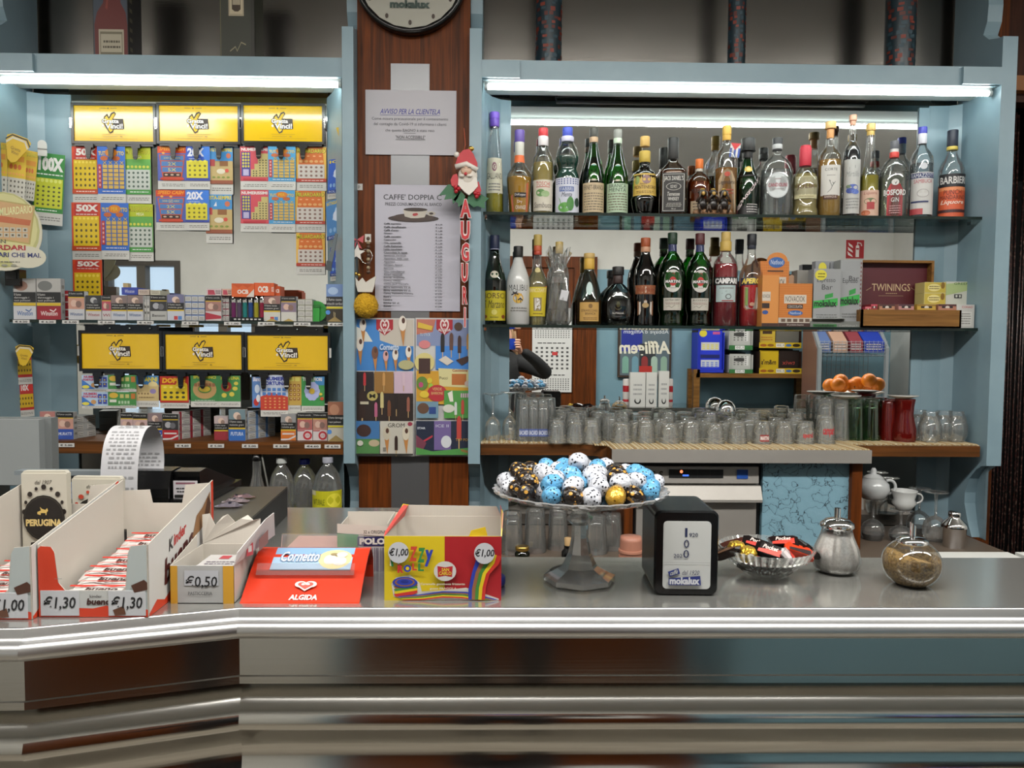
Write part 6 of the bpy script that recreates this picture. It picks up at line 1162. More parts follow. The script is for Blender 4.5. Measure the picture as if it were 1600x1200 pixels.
for a, b, cc, lb in ((322.5, 346, '#c0b0b0', 'pink-lettered pack lying across the red-based pack'), (347, 362, '#c8a898', 'peach pack lying beside the pink-lettered one')):
    x0, x1 = WX(a, 455, YA), WX(b, 455, YA); z0, z1 = WZ(334, 461.5, YA), WZ(334, 451, YA); m = MB().box(x0, x1, YA, YA+.07, z0, z1, cc); art(m, plane_map(x1-x0, z1-z0, x0, z0, YA), [('p', '#a84050', [(.1, .2), (.5, .2), (.6, .9), (.1, .9)]), ('tl', '#4a4040', .6, .2, .95, .8, 2)]); m.build('cigarette_pack', label=lb, cat='cigarettes', group=PG1)
# lighters in their tray
x0, x1 = WX(359, 500, 2.405), WX(411.5, 500, 2.405); t = empty('lighter_tray', ((x0+x1)/2, 2.42, ZT), 'black display tray holding coloured lighters on the glass shelf', 'tray'); w = x1-x0
m = MB().box(-w/2, w/2, -.015, -.013, 0, .012, 'black').box(-w/2, w/2, -.015, .04, 0, .002, 'black').box(-w/2, w/2, .038, .04, 0, .085, 'black'); m.build('tray_body', t)
m = MB(); art(m, plane_map(w, .012, -w/2, 0, -.015), [('g', '#b8b8b4', .1, .2, .95, .8, 7, 1, .6)]); m.build('print', t)
for q, (cc, n_) in enumerate((('#5a1c4a', 'purple'), ('#4a3a50', 'dusky violet'), ('#1c6a68', 'teal'), ('#1c3c70', 'dark blue'), ('#8a8420', 'olive yellow'), ('#7a1c34', 'wine red'))):
    x = -w/2+.008+(w-.016)*q/5.0; l = empty('lighter', ((x0+x1)/2+x, 2.418, ZT+.0022), n_+' transparent lighter in the black tray', 'lighter', 'lighters in the tray')
    MB().lathe([(.0068, 0), (.007, .002), (.007, .056)], cc+'/.15', 14, sy=.8).build('body', l); MB().lathe([(.0071, .056), (.0071, .068), (.005, .074)], 'chrome', 12, sy=.8).build('metal_hood', l); MB().box(-.004, .004, -.006, -.0045, .064, .07, '#111').build('thumb_button', l)
ocb = [('p', '#b84a18', [(0, .0), (1, .0), (.7, .35), (.5, .1), (.3, .35)]), ('t', '#dcd4cc', 'OCB', .25, .45, .75, .78, 0, .05), ('p', '#c8c0b8', [(1, .4), (1, 1), (.65, 1)])]
z0 = ZT+.088
t = pbox(362.5, 397.5, 443, 2.405, WZ(380, 464, 2.405), .05, '#c85a28', 'rolling_paper_box', 'orange box of rolling papers lying left on the lighter tray', ocb, cat='box')
t = pbox(396.5, 427, 442, 2.41, WZ(410, 462, 2.41), .06, '#c65426', 'rolling_paper_box', 'orange box of rolling papers tilted right on the lighter tray', [('t', '#dcd4cc', 'OCB', .2, .25, .72, .75, 0, .05), ('r', '#a84420', .82, 0, .84, 1), ('t', '#d8c8c0', 'OCB', .87, .3, .99, .7, 0, .03)], cat='box', rotz=.08)
t = pbox(427.5, 438, 447, 2.44, WZ(410, 462, 2.44), .05, '#bc5024', 'rolling_paper_box', 'narrow orange rolling paper box behind the tilted one', [('t', '#dcd4cc', 'OCB', .15, .3, .9, .7, 0, .05)], cat='box')
MB().box(WX(366, 470, 2.43), WX(434, 470, 2.43), 2.443, 2.50, ZT, WZ(390, 464.5, 2.43), '#a8a09c').build('cigarette_carton', label='pale carton behind the lighters carrying the rolling papers', cat='box')
x, z = W(498, 488, 2.43); m = MB().prism([(.033*math.cos(a)-.01, .033*math.sin(a)) for a in [2*pi*i/32 for i in range(32)]], 0, .004, '#2c8a34', 'y').box(-.026, .002, -.008, 0, -.033, .012, '#2f9438').box(-.028, .004, -.010, -.008, .012, .02, '#1c6a24'); m.build('green_disc', loc=(x, 2.44, ZT+.0335), label='bright green plastic disc stand at the right of the cigarette shelf', cat='stand')
tallp = [('r', '#6a84b0', 0, 0, 1, .33), ('e', '#9ab0cc', .4, .18, .3, .1), ('r', '#161616', 0, .33, 1, .58), ('t', '#c8c6c2', 'Il fumo causa', .04, .37, .9, .44), ('t', '#c8c6c2', 'attacchi cardiaci', .04, .48, .96, .55), ('r', '#c2b42c', 0, .6, 1, .65), ('r', '#2c2418', 0, .66, 1, 1), ('e', '#4a80c0', .1, .75, .14, .06), ('p', '#8a7648', [(.05, 1), (.5, .86), (.95, 1)]), ('l', '#c8b88a', [(.45, .86), (.45, .74)], .02), ('l', '#c8b88a', [(.52, .86), (.52, .76)], .02)]
pack(510, 536.5, 444, 503, 2.405, ZT, '#8a8478', tallp, 'tall dark cigarette box at the right end of the glass shelf', PG1, .022)
# wooden shelf packs
lst = [(58.5, 82.5, 643, '#a8706a', '#3a5a9a', None, '', 1, 'pack half hidden behind the till screen'),
       (85, 111, 644, '#b88a7c', '#2c4a98', 'MURATTI', '#c8ccd8', 2, 'pack with blue base, left end of the wooden shelf'),
       (185.5, 204.5, 645, '#b89a98', '#c8b878', 'CAMEL', '#5a4a28', 2, 'cream pack, left one of the two alike'),
       (205, 227.5, 646, '#b89a98', '#c8b878', 'CAMEL', '#5a4a28', 2, 'cream pack, right one of the two alike'),
       (228.5, 250.5, 645.5, '#7a6a6c', '#24409a', None, '', 1, 'pack with blue base and white curve'),
       (251.5, 276, 647, '#2c2c2e', '#a01c24', None, '', 2, 'pack with red base and white curve'),
       (332.5, 354.5, 650, '#b0a0a0', '#8a2c34', None, '', 1, 'pack with dark red base beside the blue one'),
       (355.5, 381.5, 640, '#6a8088', '#2c60a8', 'FUTURA', '#c8d0dc', 1, 'taller pack with blue base before a deep pile'),
       (437.5, 461, 647, '#8a8a8a', '#c06a28', None, '', 1, 'pack with orange and white curved base'),
       (463.5, 487, 645, '#a05a58', '#c4bcbc', None, '', 2, 'white pack with red roundel, left of the two'),
       (488, 510.5, 645, '#a87a6c', '#c4bcbc', None, '', 2, 'white pack with red roundel, right of the two')]
YB2 = 2.43
for a, b, y, im, low, tx, tc, ty, lb in lst:
    ac = None
    if 'curve' in lb: ac = [('p', '#c8c4c4', [(0, 1), (0, .94), (.5, .93), (1, .8), (1, .86), (.6, .98), (.3, 1)]), ('r', '#c8c4c4', .1, .72, .9, .78)]
    if 'roundel' in lb: ac = [('e', '#a82430', .68, .82, .3, .16), ('e', '#c8bcbc', .68, .82, .18, .09), ('t', '#8a2430', 'LUCKY', .55, .78, .82, .86), ('r', '#a82430', 0, .63, .5, .66)]
    pack(a, b, y, 688, YB2-(.0 if y != 640 else .012), ZW, '#a8a8a6', (pack_ops if ty == 1 else pack_ops2)(im, low, tx, tc, accent=ac), lb+' on the wooden shelf', PG2)
def skew_stack(px0, px1, Ya, Yb, rows, cols, colr, stripe, label, grp, h=.0233, w=.055, zb=ZW):
    """piles of packs running back at a slant; pack sides face the guest"""
    x0, x1 = WX(px0, 680, Ya), WX(px1, 680, Yb); ang = math.atan2(Yb-Ya, x1-x0); L = math.hypot(x1-x0, Yb-Ya)/cols
    for i in range(cols):
        for j in range(rows):
            m = MB().box(.0006, L-.0006, 0, w, 0, h-.0008, colr)
            art(m, plane_map(L-.0012, h-.0008, .0006, 0, 0), [('r', stripe, 0, 0, .22 if stripe != '#9a9a98' else .0, 1), ('r', '#c4c2bc', .25, .12, .92, .88), ('r', '#2c2c2c', .28, .16, .90, .2), ('tl', '#45433e', .3, .3, .88, .8, 2), ('r', '#2c2c2c', .28, .84, .90, .87)])
            m.build('cigarette_pack', loc=(x0+math.cos(ang)*L*i, Ya+math.sin(ang)*L*i, zb+h*j), rot=(0, 0, ang), label=label+', %s up, %s back' % (ORD[j], ORD[i]), cat='cigarettes', group=grp+', '+label)
skew_stack(113, 150, 2.44, 2.53, 3, 2, '#a8a8a6', '#9a9a98', 'grey-white pack in the slanting pile left of the cream packs', PG2)
skew_stack(280, 330, 2.44, 2.56, 4, 3, '#a8a0a0', '#8a2430', 'red-striped pack in the pile behind the red-based pack', PG2, .0222, .03)
skew_stack(384, 430, 2.435, 2.55, 4, 3, '#aab0b8', '#5a80b0', 'blue-striped pack in the pile behind the blue-based pack', PG2, .0225, .03)
pack(511.5, 537, 628, 690, 2.41, ZW, '#8a8478', [('r', '#8a5a44', 0, 0, 1, .33), ('e', '#a87a60', .4, .2, .3, .14), ('r', '#161616', 0, .33, 1, .58), ('t', '#c8c6c2', 'Il fumo danneggia', .04, .37, .96, .44), ('t', '#c8c6c2', 'i tuoi polmoni', .04, .48, .8, .55), ('r', '#c2b42c', 0, .6, 1, .64), ('r', '#b0aca0', 0, .66, 1, 1), ('e', '#4a80c0', .1, .76, .14, .06), ('p', '#8a7648', [(.0, 1), (.5, .84), (1, 1)])], 'tall cigarette box with hand picture at the right end of the wooden shelf', PG2, .022)
# price tags on the shelf edges
def tag_at(px0, px1, py0, py1, Y, txt, label):
    x0, x1 = WX(px0, py0, Y), WX(px1, py0, Y); z0, z1 = WZ(px0, py1, Y), WZ(px0, py0, Y); m = MB().box(0, x1-x0, 0, .0012, 0, z1-z0, '#c8c6c2'); art(m, plane_map(x1-x0, z1-z0, 0, 0, 0), [('t', '#1c1c1c', txt, .12, .25, .88, .78, 0, .03)])
    m.build('price_tag', loc=(x0, Y, z0), label=label, cat='price tag', group='price tags on shelf edges')
oc = ('leftmost', 'second', 'third', 'fourth', 'fifth', 'sixth', 'seventh', 'eighth', 'ninth')
for q, (a, tx) in enumerate(((20, '€ 6.20'), (61, '€ 6.20'), (97, '€ 5.00'), (153, '€ 5.00'), (214, '€ 4.90'), (284, '€ 5.20'), (350, '€ 1.00'), (403, '€ 5.00'), (459, '€ 5.00'), (512, '€ 6.00'))):
    tag_at(a, a+26, 499.5+a*.009, 504.8+a*.009, YTS-.003, tx, 'price tag reading %s, %s on the glass shelf edge' % (tx.replace('€ ', ''), (oc+('rightmost',))[q]))
for q, (a, tx) in enumerate(((91, '€ 5.00'), (164, '€ 5.50'), (273, '€ 4.60'), (325, '€ 5.00'), (378, '€ 5.00'), (427, '€ 5.00'), (476, '€4.60'), (507, '€ 6.50'))):
    tag_at(a, a+25, 692+a*.005, 698+a*.005, YWS-.003, tx, 'price tag reading %s, %s on the wooden shelf edge' % (tx.replace('€', '').strip(), oc[q]))
# bottles in the left recess
def pet(px, top, w, Y, cap, fillc, label, lab=None, zb=ZR):
    x, zt = W(px, top, Y); h = zt-zb; R = w/2*Y/1200; t = empty('plastic_bottle', (x, Y, zb), label, 'bottle', 'plastic bottles in the left recess')
    MB().lathe([(R*.85, 0), (R, .01), (R*.97, h*.3), (R*.9, h*.38), (R, h*.46), (R, h*.62), (R*.8, h*.78), (R*.5, h*.87), (R*.3, h*.91), (R*.29, h*.95)], 'clear', 28, flute=.015, nf=9).build('bottle_body', t)
    MB().lathe([(.0165, h*.935), (.0165, h*.99), (.0155, h), (0, h)], cap, 20).build('cap', t)
    if fillc: MB().lathe([(R*.8, .004), (R*.93, .02), (R*.9, h*.32)], fillc, 24).build('liquid', t)
    if lab: m = MB(); art(m, cyl_map(R+.001, h*.34, h*.62, 1.3), lab, '#b8b41c'); m.build('label', t)
pet(440, 715, 40, 2.42, '#b0b4b0/.3', None, 'clear plastic bottle with pale cap, left of the blue-capped one')
pet(476, 717, 42, 2.45, '#1c2ca0/.3', 'liq:#b8b83c:.35', 'clear plastic bottle with blue cap')
pet(512, 714, 46, 2.40, '#9a9ca8/.3', 'liq:#c8ccc8:.15', 'clear plastic bottle with yellow-green label and pale cap', [('r', '#c8c4a8', 0, 0, .25, .2), ('t', '#3a4a14', 'NATURALE', .15, .35, .5, .6), ('e', '#d8d03c', .75, .4, .2, .3), ('tl', '#5a6414', .15, .7, .5, .85, 1)])
x, zt = W(401, 709, 2.4); h = zt-ZR; t = empty('glass_cruet', (x, 2.4, ZR), 'clear conical glass bottle with black stopper and tube in the left recess', 'bottle')
MB().lathe([(.06, 0), (.062, .01), (.03, h*.5), (.014, h*.75), (.013, h*.93)], 'clear', 28).build('glass_body', t); MB().lathe([(.014, h*.92), (.015, h*.93), (.015, h), (0, h)], 'black', 16).build('stopper', t); MB().tube([(.015, 0, h), (.025, 0, h*.8), (.035, 0, h*.6), (.06, 0, h*.3)], .003, '#6a6a64', 6).build('tube', t)
# things on top of the cabinets
def gift_tube(px, w, label, Y=2.50, bent=0):
    x = WX(px, 100, Y); R = w/2*Y/1200; t = empty('bottle_tube', (x, Y, ZTOP), label, 'tube', 'tall tubes on the cabinet')
    MB().lathe([(R, .012), (R, .46)], '#1d2e36/.3', 28).build('tube', t); rt = random.Random(px); m = MB(); art(m, cyl_map(R+.0003, .012, .46, 1.5), [('r', rt.choice(('#7a3020', '#5c2a22', '#2c444e')), u_, v_, u_+rt.uniform(.08, .14), v_+rt.uniform(.014, .03)) for v_ in [.02+.032*k for k in range(30)] for u_ in [rt.uniform(0, .15)+.24*k for k in range(4)]], eps=0.000003); m.build('tartan_print', t); MB().lathe([(R*1.02, 0), (R*1.02, .012)], 'gold' if w > 30 else 'chrome', 28).build('end_ring', t); MB().lathe([(R*1.02, .46), (R*1.02, .475), (0, .475)], 'black', 28).build('lid', t)
gift_tube(857, 40, 'wide dark tartan bottle tube on the cabinet top, left'); gift_tube(1150, 27, 'thin dark tartan bottle tube on the cabinet top, middle'); gift_tube(1405, 44, 'wide dark tartan bottle tube on the cabinet top, right')
def giftbox(px0, px1, Y, d, h, side, front, right, name, label):
    x0, x1 = WX(px0, 90, Y), WX(px1, 90, Y); w = x1-x0; t = empty(name, ((x0+x1)/2, Y+d/2, ZTOP), label, 'box', 'gift boxes on the cabinet')
    MB().box(-w/2, w/2, -d/2, d/2, 0, h, side).build('carton', t)
    m = MB(); art(m, plane_map(w, h, -w/2, 0, -d/2), front); m.build('front_print', t)
    m = MB(); art(m, frame_map((w/2, -d/2, h), (0, d, 0), (0, 0, -h), (1, 0, 0)), right); m.build('side_print', t)
giftbox(146.5, 201, 2.42, .09, .36, '#18181a', [('r', '#3a4450', 0.02, 0, .98, 1), ('p', '#5a1c18', [(.05, 1), (.04, .72), (.12, .62), (.3, .54), (.34, .42), (.42, .3), (.42, 0), (.68, 0), (.68, .3), (.76, .42), (.8, .54), (.94, .62), (.98, .72), (.98, 1)]), ('r', '#8a7444', .42, .36, .68, .45), ('p', '#7c3428', [(.36, .58), (.44, .44), (.48, .44), (.42, .6)]), ('r', '#a8a08c', .16, .76, .88, .99), ('r', '#6a6450', .2, .78, .84, .97), ('r', '#a8a08c', .22, .8, .82, .95), ('tl', '#4a4434', .26, .84, .78, .93, 2)], [('t', '#6a6450', 'GRAND', .1, .2, .4, .9, 0)] and [('tl', '#6a6450', .1, .3, .3, .95, 8)], 'gift_box', 'tall grey gift box printed with a red bottle on the left cabinet')
giftbox(344, 398, 2.42, .09, .33, '#26261e', [('r', '#2e3026', 0, 0, .9, 1), ('r', '#6a6444', .02, 0, .035, 1), ('r', '#a89c84', .26, .12, .7, .6), ('r', '#c0b498', .3, .14, .66, .58), ('p', '#3a2c1c', [(.44, .56), (.36, .54), (.36, .36), (.44, .3), (.46, .18), (.52, .18), (.53, .3), (.61, .36), (.61, .54), (.54, .56)]), ('r', '#a89c84', .38, .42, .6, .5), ('l', '#8a8468', [(.3, .92), (.45, .88), (.5, .92), (.62, .84), (.75, .86)], .012)], [('r', '#3a3c30', .05, .02, .95, .98)], 'gift_box', 'tall dark olive gift box with small bottle picture on the left cabinet')
# ================================================================ pilaster notices
def notice(px0, px1, py0, py1, base, ops, name, label, cat, Y=YP-.004, th=.0008, build=True):
    x0, x1 = WX(px0, (py0+py1)/2, Y), WX(px1, (py0+py1)/2, Y); z1, z0 = WZ((px0+px1)/2, py0, Y), WZ((px0+px1)/2, py1, Y)
    m = MB().box(0, x1-x0, 0, th, 0, z1-z0, base); art(m, plane_map(x1-x0, z1-z0, 0, 0, 0), ops)
    return m.build(name, loc=(x0, Y, z0), label=label, cat=cat)
notice(571, 713, 141, 242, '#b4b2b8', [('t', '#2c2c88', 'AVVISO PER LA CLIENTELA', .16, .29, .82, .37, .3, .01), ('r', '#2c2c88', .16, .385, .82, .39), ('t', '#4a4a4e', 'Come misura precauzionale per il contenimento', .07, .42, .91, .475), ('t', '#4a4a4e', 'del contagio da Covid-19 si informano i clienti', .09, .5, .89, .56), ('t', '#4a4a4e', 'che questo BAGNO è stato reso', .22, .6, .76, .655), ('r', '#4a4a4e', .42, .662, .55, .666), ('t', '#3a3a3e', '"NON ACCESSIBILE"', .33, .70, .66, .755), ('r', '#3a3a3e', .33, .765, .66, .77)], 'paper_notice', 'white paper notice about the closed toilet on the wooden pillar', 'notice', YP-.006)
menu = ['Caffè espresso', 'Caffè decaffeinato', "Caffè d'orzo", 'Ginseng', 'Caffè corretto', 'Cappuccino', 'The, camomilla', 'Caffè Shakerato', 'Latte macchiato', 'Cioccolata in tazza', "Spremuta d'arancia", 'Aperitivo della casa', 'Aperitivi', 'Campari, Aperol', 'Spumante', 'Vino rosso/bianco', 'Amari nazionali', 'Brandy, Acquavite', 'Cognac, Whisky', "Chiva, Jack Daniel's", 'Birra nazionale 33 cl.', 'Birra nazionale 66 cl.', "Ceres, Tennent's, Corona", "Beck's", 'Lattine', 'Bibite 20 cl.', 'Succhi']
pr_ = '1,10 1,20 1,20 1,30 1,80 1,50 1,50 2,00 1,50 2,50 3,00 3,00 2,00 3,50 2,50 1,50 2,50 3,00 3,50 4,00 2,50 3,50 3,50 3,50 2,00 2,00 2,00'.split()
ops = [('t', '#2c2c30', "CAFFE' DOPPIA C", .1, .075, .78, .118, 0, .01), ('t', '#2c2c30', 'PREZZI CONSUMAZIONI AL BANCO', .12, .14, .78, .165, 0, .01), ('e', '#2c1c18', .45, .265, .3, .03), ('e', '#3a2820', .45, .255, .24, .03), ('p', '#b8b0a4', [(.33, .2), (.62, .2), (.58, .255), (.5, .262), (.42, .262), (.35, .25)]), ('e', '#2c1c14', .475, .195, .14, .015), ('e', '#b8b0a4', .66, .225, .05, .018), ('e', '#3a2c28', .66, .225, .025, .009), ('e', '#a02c30', .465, .235, .025, .011), ('e', '#a02c30', .485, .232, .02, .01)]
for q, s in enumerate(menu):
    v = .302+.0252*q; ops += [('t', '#26262a', s, .105, v, .105+.0145*len(s), v+.015, 0, .03), ('t', '#26262a', '€ '+pr_[q], .71, v+.004, .79, v+.017, 0, .03)]
notice(586, 719, 289, 486, '#b2b0bb', ops, 'price_list', 'long white bar price list with coffee cup picture on the wooden pillar', 'price list', YP-.006)
notice(556, 566.5, 287, 297, '#c0bdb8', [('t', '#3a3a3a', 'p', .35, .3, .65, .8)], 'small_label', 'tiny white square label on the left edge of the wooden pillar', 'label', YP-.002)
heart = lambda u, v, s, c1, c2: [('e', c1, u-s*.5, v, s*.6, s*.5), ('e', c1, u+s*.5, v, s*.6, s*.5), ('p', c1, [(u-s*1.05, v+.1*s), (u+s*1.05, v+.1*s), (u, v+s*1.1)]), ('e', c2, u-s*.42, v+.02*s, s*.36, s*.3), ('e', c2, u+s*.42, v+.02*s, s*.36, s*.3), ('p', c2, [(u-s*.75, v+.15*s), (u+s*.75, v+.15*s), (u, v+s*.85)]), ('e', c1, u-s*.25, v+.08*s, s*.18, s*.16), ('e', c1, u+s*.25, v+.08*s, s*.18, s*.16)]
def cone(u, v, s, top='#d8d0c4', dk='#4a2c20'): return [('p', '#b07840', [(u-s*.4, v), (u+s*.4, v), (u+.1*s, v+s*1.2)]), ('e', top, u, v-.1*s, s*.5, s*.42), ('e', dk, u+.1*s, v-.25*s, s*.22, s*.16)]
def stick(u, v, s, c1): return [('r', '#b89a6c', u-.06*s, v+.4*s, u+.06*s, v+.95*s), ('r', c1, u-.25*s, v-.3*s, u+.25*s, v+.5*s), ('e', c1, u, v-.3*s, .25*s, .25*s)]
ops = [('r', '#3a78b8', .02, .01, .98, .38), ('p', '#b8b0a4', [(.4, .01), (.98, .01), (.98, .2), (.7, .2), (.42, .16)]), ('p', '#d0d0c8', [(0.02, .06), (.2, .1), (.3, .17), (.02, .17)]), ('p', '#9a1c28', [(.36, .01), (.64, .01), (.64, .08), (.5, .125), (.36, .08)])]+heart(.5, .045, .07, '#d8ccc8', '#9a1c28')+[('t', '#d8ccc8', 'ALGIDA', .39, .075, .61, .095, 0, .03)]
ops += cone(.14, .06, .11)+cone(.8, .05, .13)+cone(.09, .2, .12)+cone(.34, .26, .11, '#6a4430')+cone(.52, .28, .09, '#c89a98')+cone(.68, .27, .1)+cone(.9, .25, .1)+[('t', '#b8c8dc', 'Cornetto', .42, .185, .74, .23, .2, .04), ('e', '#a8a478', .86, .335, .13, .035),
        ('r', '#1c1418', .03, .385, .32, .55), ('r', '#8a6430', .33, .385, .65, .55), ('r', '#c0a8b8', .66, .385, .97, .55)]+stick(.17, .44, .09, '#b03034')+stick(.49, .44, .09, '#b88a50')+stick(.82, .44, .09, '#c8b0bc')
ops += [('r', '#241814', .02, .54, .98, .74), ('e', '#a89a58', .3, .56, .09, .035), ('t', '#1c1a14', 'M', .25, .545, .35, .575, 0, .03)]+stick(.13, .62, .2, '#2c1a14')+stick(.46, .59, .11, '#c0b47c')+stick(.36, .66, .1, '#a85a78')+stick(.58, .65, .11, '#6a4028')+stick(.7, .6, .11, '#1c1210')+stick(.9, .62, .1, '#8a5444')+[('r', '#b8b098', .1, .6, .24, .62),
        ('r', '#3a6a9c', .02, .74, .42, .87), ('r', '#4a7a44', .02, .87, .42, .98), ('r', '#b8b4a8', .43, .74, .98, .98), ('e', '#3a2420', .16, .81, .12, .045), ('e', '#b0a084', .33, .9, .09, .025), ('t', '#2c2420', 'GROM', .56, .755, .84, .785), ('e', '#8a2c40', .93, .76, .04, .015)]+cone(.54, .84, .12, '#b8b09c')+cone(.86, .84, .12, '#c8c0ac')+stick(.7, .9, .1, '#2c1810')+[('g', '#4a4a44', .48, .93, .53, .96, 4, 4, .7), ('e', '#c8c4b8', .1, .9, .05, .02), ('r', '#2a2a26', .02, .975, .98, .985)]
notice(554.5, 648, 497, 713, '#bdbcba', ops, 'ice_cream_poster', 'ice cream price poster with cones, left of the pair', 'poster', YP-.022, .002)
ops = [('r', '#7a86a8', .02, .01, .98, .2), ('p', '#b06a58', [(.02, .01), (.35, .01), (.3, .1), (.02, .12)]), ('p', '#9a1c28', [(.36, .01), (.64, .01), (.64, .08), (.5, .125), (.36, .08)])]+heart(.5, .045, .07, '#d8ccc8', '#9a1c28')+[('t', '#d8ccc8', 'ALGIDA', .39, .075, .61, .095, 0, .03), ('p', '#c8a83c', [(.05, .03), (.3, .06), (.28, .09), (.04, .07)]), ('t', '#c8d4e0', 'TU STICK', .08, .11, .26, .13), ('e', '#c87a7c', .16, .19, .1, .03), ('e', '#4a3428', .74, .06, .07, .03), ('r', '#3a78c0', .35, .2, .98, .37)]
ops += stick(.47, .18, .13, '#1c1818')+stick(.62, .17, .12, '#5a3c30')+stick(.76, .19, .12, '#3a2420')+stick(.91, .17, .11, '#b8843c')+[('p', '#c8c0b4', [(.4, .3), (.52, .27), (.66, .31), (.55, .34)]), ('p', '#3a2420', [(.7, .3), (.9, .27), (.95, .3), (.8, .34)]),
        ('r', '#c0902c', .02, .38, .98, .62), ('e', '#c8bc7c', .16, .32, .17, .07), ('r', '#3a2420', .06, .29, .26, .4), ('p', '#c8c08c', [(.4, .36), (.97, .37), (.95, .5), (.42, .49)]), ('t', '#8a2c1c', 'Cucciolone', .64, .365, .9, .385, .1, .03), ('r', '#a86430', .63, .4, .88, .48), ('t', '#3a3020', 'Pucci', .42, .42, .56, .44), ('e', '#b8a8a0', .9, .47, .05, .02),
        ('e', '#5a7a34', .12, .47, .1, .05), ('e', '#a8446c', .1, .48, .04, .02), ('e', '#c8b438', .25, .45, .045, .02), ('e', '#8ab440', .27, .49, .04, .02), ('e', '#a82c34', .38, .54, .17, .06), ('t', '#d0b878', 'VERDE', .3, .5, .46, .52), ('t', '#d0b878', 'BARBONE', .28, .53, .48, .55), ('e', '#d0b438', .16, .55, .08, .025), ('r', '#4a8a40', .5, .52, .98, .72), ('g', '#c8a0b8', .78, .53, .96, .58, 5, 1, .6), ('p', '#d8d4c8', [(.56, .54), (.64, .52), (.66, .6), (.6, .6)]),
        ('r', '#6a8a9c', .02, .6, .4, .72), ('e', '#5a4030', .14, .65, .1, .04), ('r', '#26407c', .24, .64, .36, .69), ('e', '#c8c8bc', .58, .65, .1, .03)]+stick(.7, .65, .09, '#c8ccc8')+stick(.82, .64, .1, '#b04438')+stick(.94, .64, .09, '#a8b85c')+[('r', '#1c2438', .02, .74, .98, .96), ('r', '#6a5a8c', .33, .74, .62, .95), ('t', '#c8ccd4', 'STAR', .04, .785, .18, .8, 0, .03), ('t', '#c8ccd4', 'ICE II', .36, .765, .58, .785), ('l', '#a83040', [(.1, .9), (.3, .85)], .015), ('p', '#6a3444', [(.02, .84), (.2, .9), (.14, .95), (.02, .95)])]+stick(.76, .79, .16, '#b04038')+[('t', '#b88a3c', 'TOP POP', .7, .865, .94, .885), ('e', '#c8ccd0', .54, .89, .09, .045), ('p', '#4a8a44', [(.02, .93), (.3, .96), (.98, .93), (.98, .985), (.02, .985)]), ('t', '#b83c2c', 'NOVITA', .8, .95, .96, .97, 0, .03, .02)]
notice(649, 739.5, 497, 713, '#bdbcba', ops, 'ice_cream_poster', 'ice cream price poster with colourful lollies, right of the pair', 'poster', YP-.022, .002)
# clock
x, z = W(641, -38, YP-.03); R = 85*YP/1200; t = empty('wall_clock', (x, YP-.03, z), 'round black-rimmed wall clock at the top of the wooden pillar', 'clock')
m = MB(); m.T = Matrix.Rotation(pi/2, 4, 'X'); m.lathe([(R*.9, -.03), (R, -.026), (R, 0), (R*.98, .006), (R*.93, .008), (R*.9, .002)], 'black', 48); m.build('rim', t)
m = MB(); art(m, plane_map(2*R*.93, 2*R*.93, -R*.93, -R*.93, -.004), [('e', '#a8a69a', .5, .5, .49, .49)]+[op for k in range(12) for op in [('p', '#3a2c22', [(.5+.44*math.sin(k*pi/6)+.016*math.cos(a)*1.0, .5-.44*math.cos(k*pi/6)+.024*math.sin(a)) for a in [2*pi*i/10 for i in range(10)]])]]+[('t', '#2c4038', 'mokalux', .31, .735, .69, .81, 0, .06), ('l', '#181818', [(.5, .5), (.62, .3)], .02), ('l', '#181818', [(.5, .5), (.3, .25)], .014)]); m.build('dial', t)
# santa greeting hanger
YH = YF-.022
def WH(px, py): return W(px, py, YH)
cx, cz = WH(729, 272); t = empty('santa_hanging', (cx, YH, cz), 'santa claus hanging decoration with holly and red AUGURI letters', 'decoration')
s = 2.36/1200
def loc(px, py): a, b = WH(px, py); return (a-cx, b-cz)
def pl(pts): return [loc(a, b) for a, b in pts]
m = MB().ball((loc(731, 275)[0], 0, loc(731, 275)[1]), 15*s, '#d4ccc0', 16, 10, sy=.55, sz=1.15).prism([(a*1, b) for a, b in pl([(717, 276), (745, 278), (747, 292), (740, 300), (733, 306), (726, 301), (716, 290)])], -.012, .004, '#d8d2c8', 'y'); m.build('beard', t)
m = MB().ball((loc(729, 268)[0], -.012, loc(729, 268)[1]), 9*s, '#c8a890', 14, 9, sy=.5, sz=.8); m.build('face', t)
m = MB().ball((loc(728, 274)[0], -.021, loc(728, 274)[1]), 2.6*s, '#b8303a', 8, 6).ball((loc(722, 277)[0], -.017, loc(722, 277)[1]), 4.5*s, '#dcd6cc', 10, 6, sz=.5).ball((loc(734, 277)[0], -.017, loc(734, 277)[1]), 4.5*s, '#dcd6cc', 10, 6, sz=.5); m.build('nose_and_moustache', t)
m = MB(); art(m, plane_map(20*s, 10*s, loc(719, 270)[0], loc(719, 270)[1], -.0215), [('l', '#3a2c24', [(.15, .5), (.25, .35), (.4, .5)], .06), ('l', '#3a2c24', [(.6, .5), (.75, .35), (.85, .5)], .06)]); m.build('eyes', t)
m = MB().prism(pl([(712, 258), (716, 244), (724, 236), (733, 234), (740, 242), (746, 256), (746, 266), (712, 260)]), -.012, .006, '#b0202a', 'y'); m.build('hat', t)
a, b = loc(712, 262), loc(746, 267); m = MB().tube([(a[0], -.010, a[1]), ((a[0]+b[0])/2, -.016, a[1]+.008), (b[0], -.010, b[1])], .008, '#dcd6cc', 10).ball((loc(714, 243)[0], -.008, loc(714, 243)[1]), 4.5*s, '#dcd6cc', 10, 7); m.build('fur_trim', t)
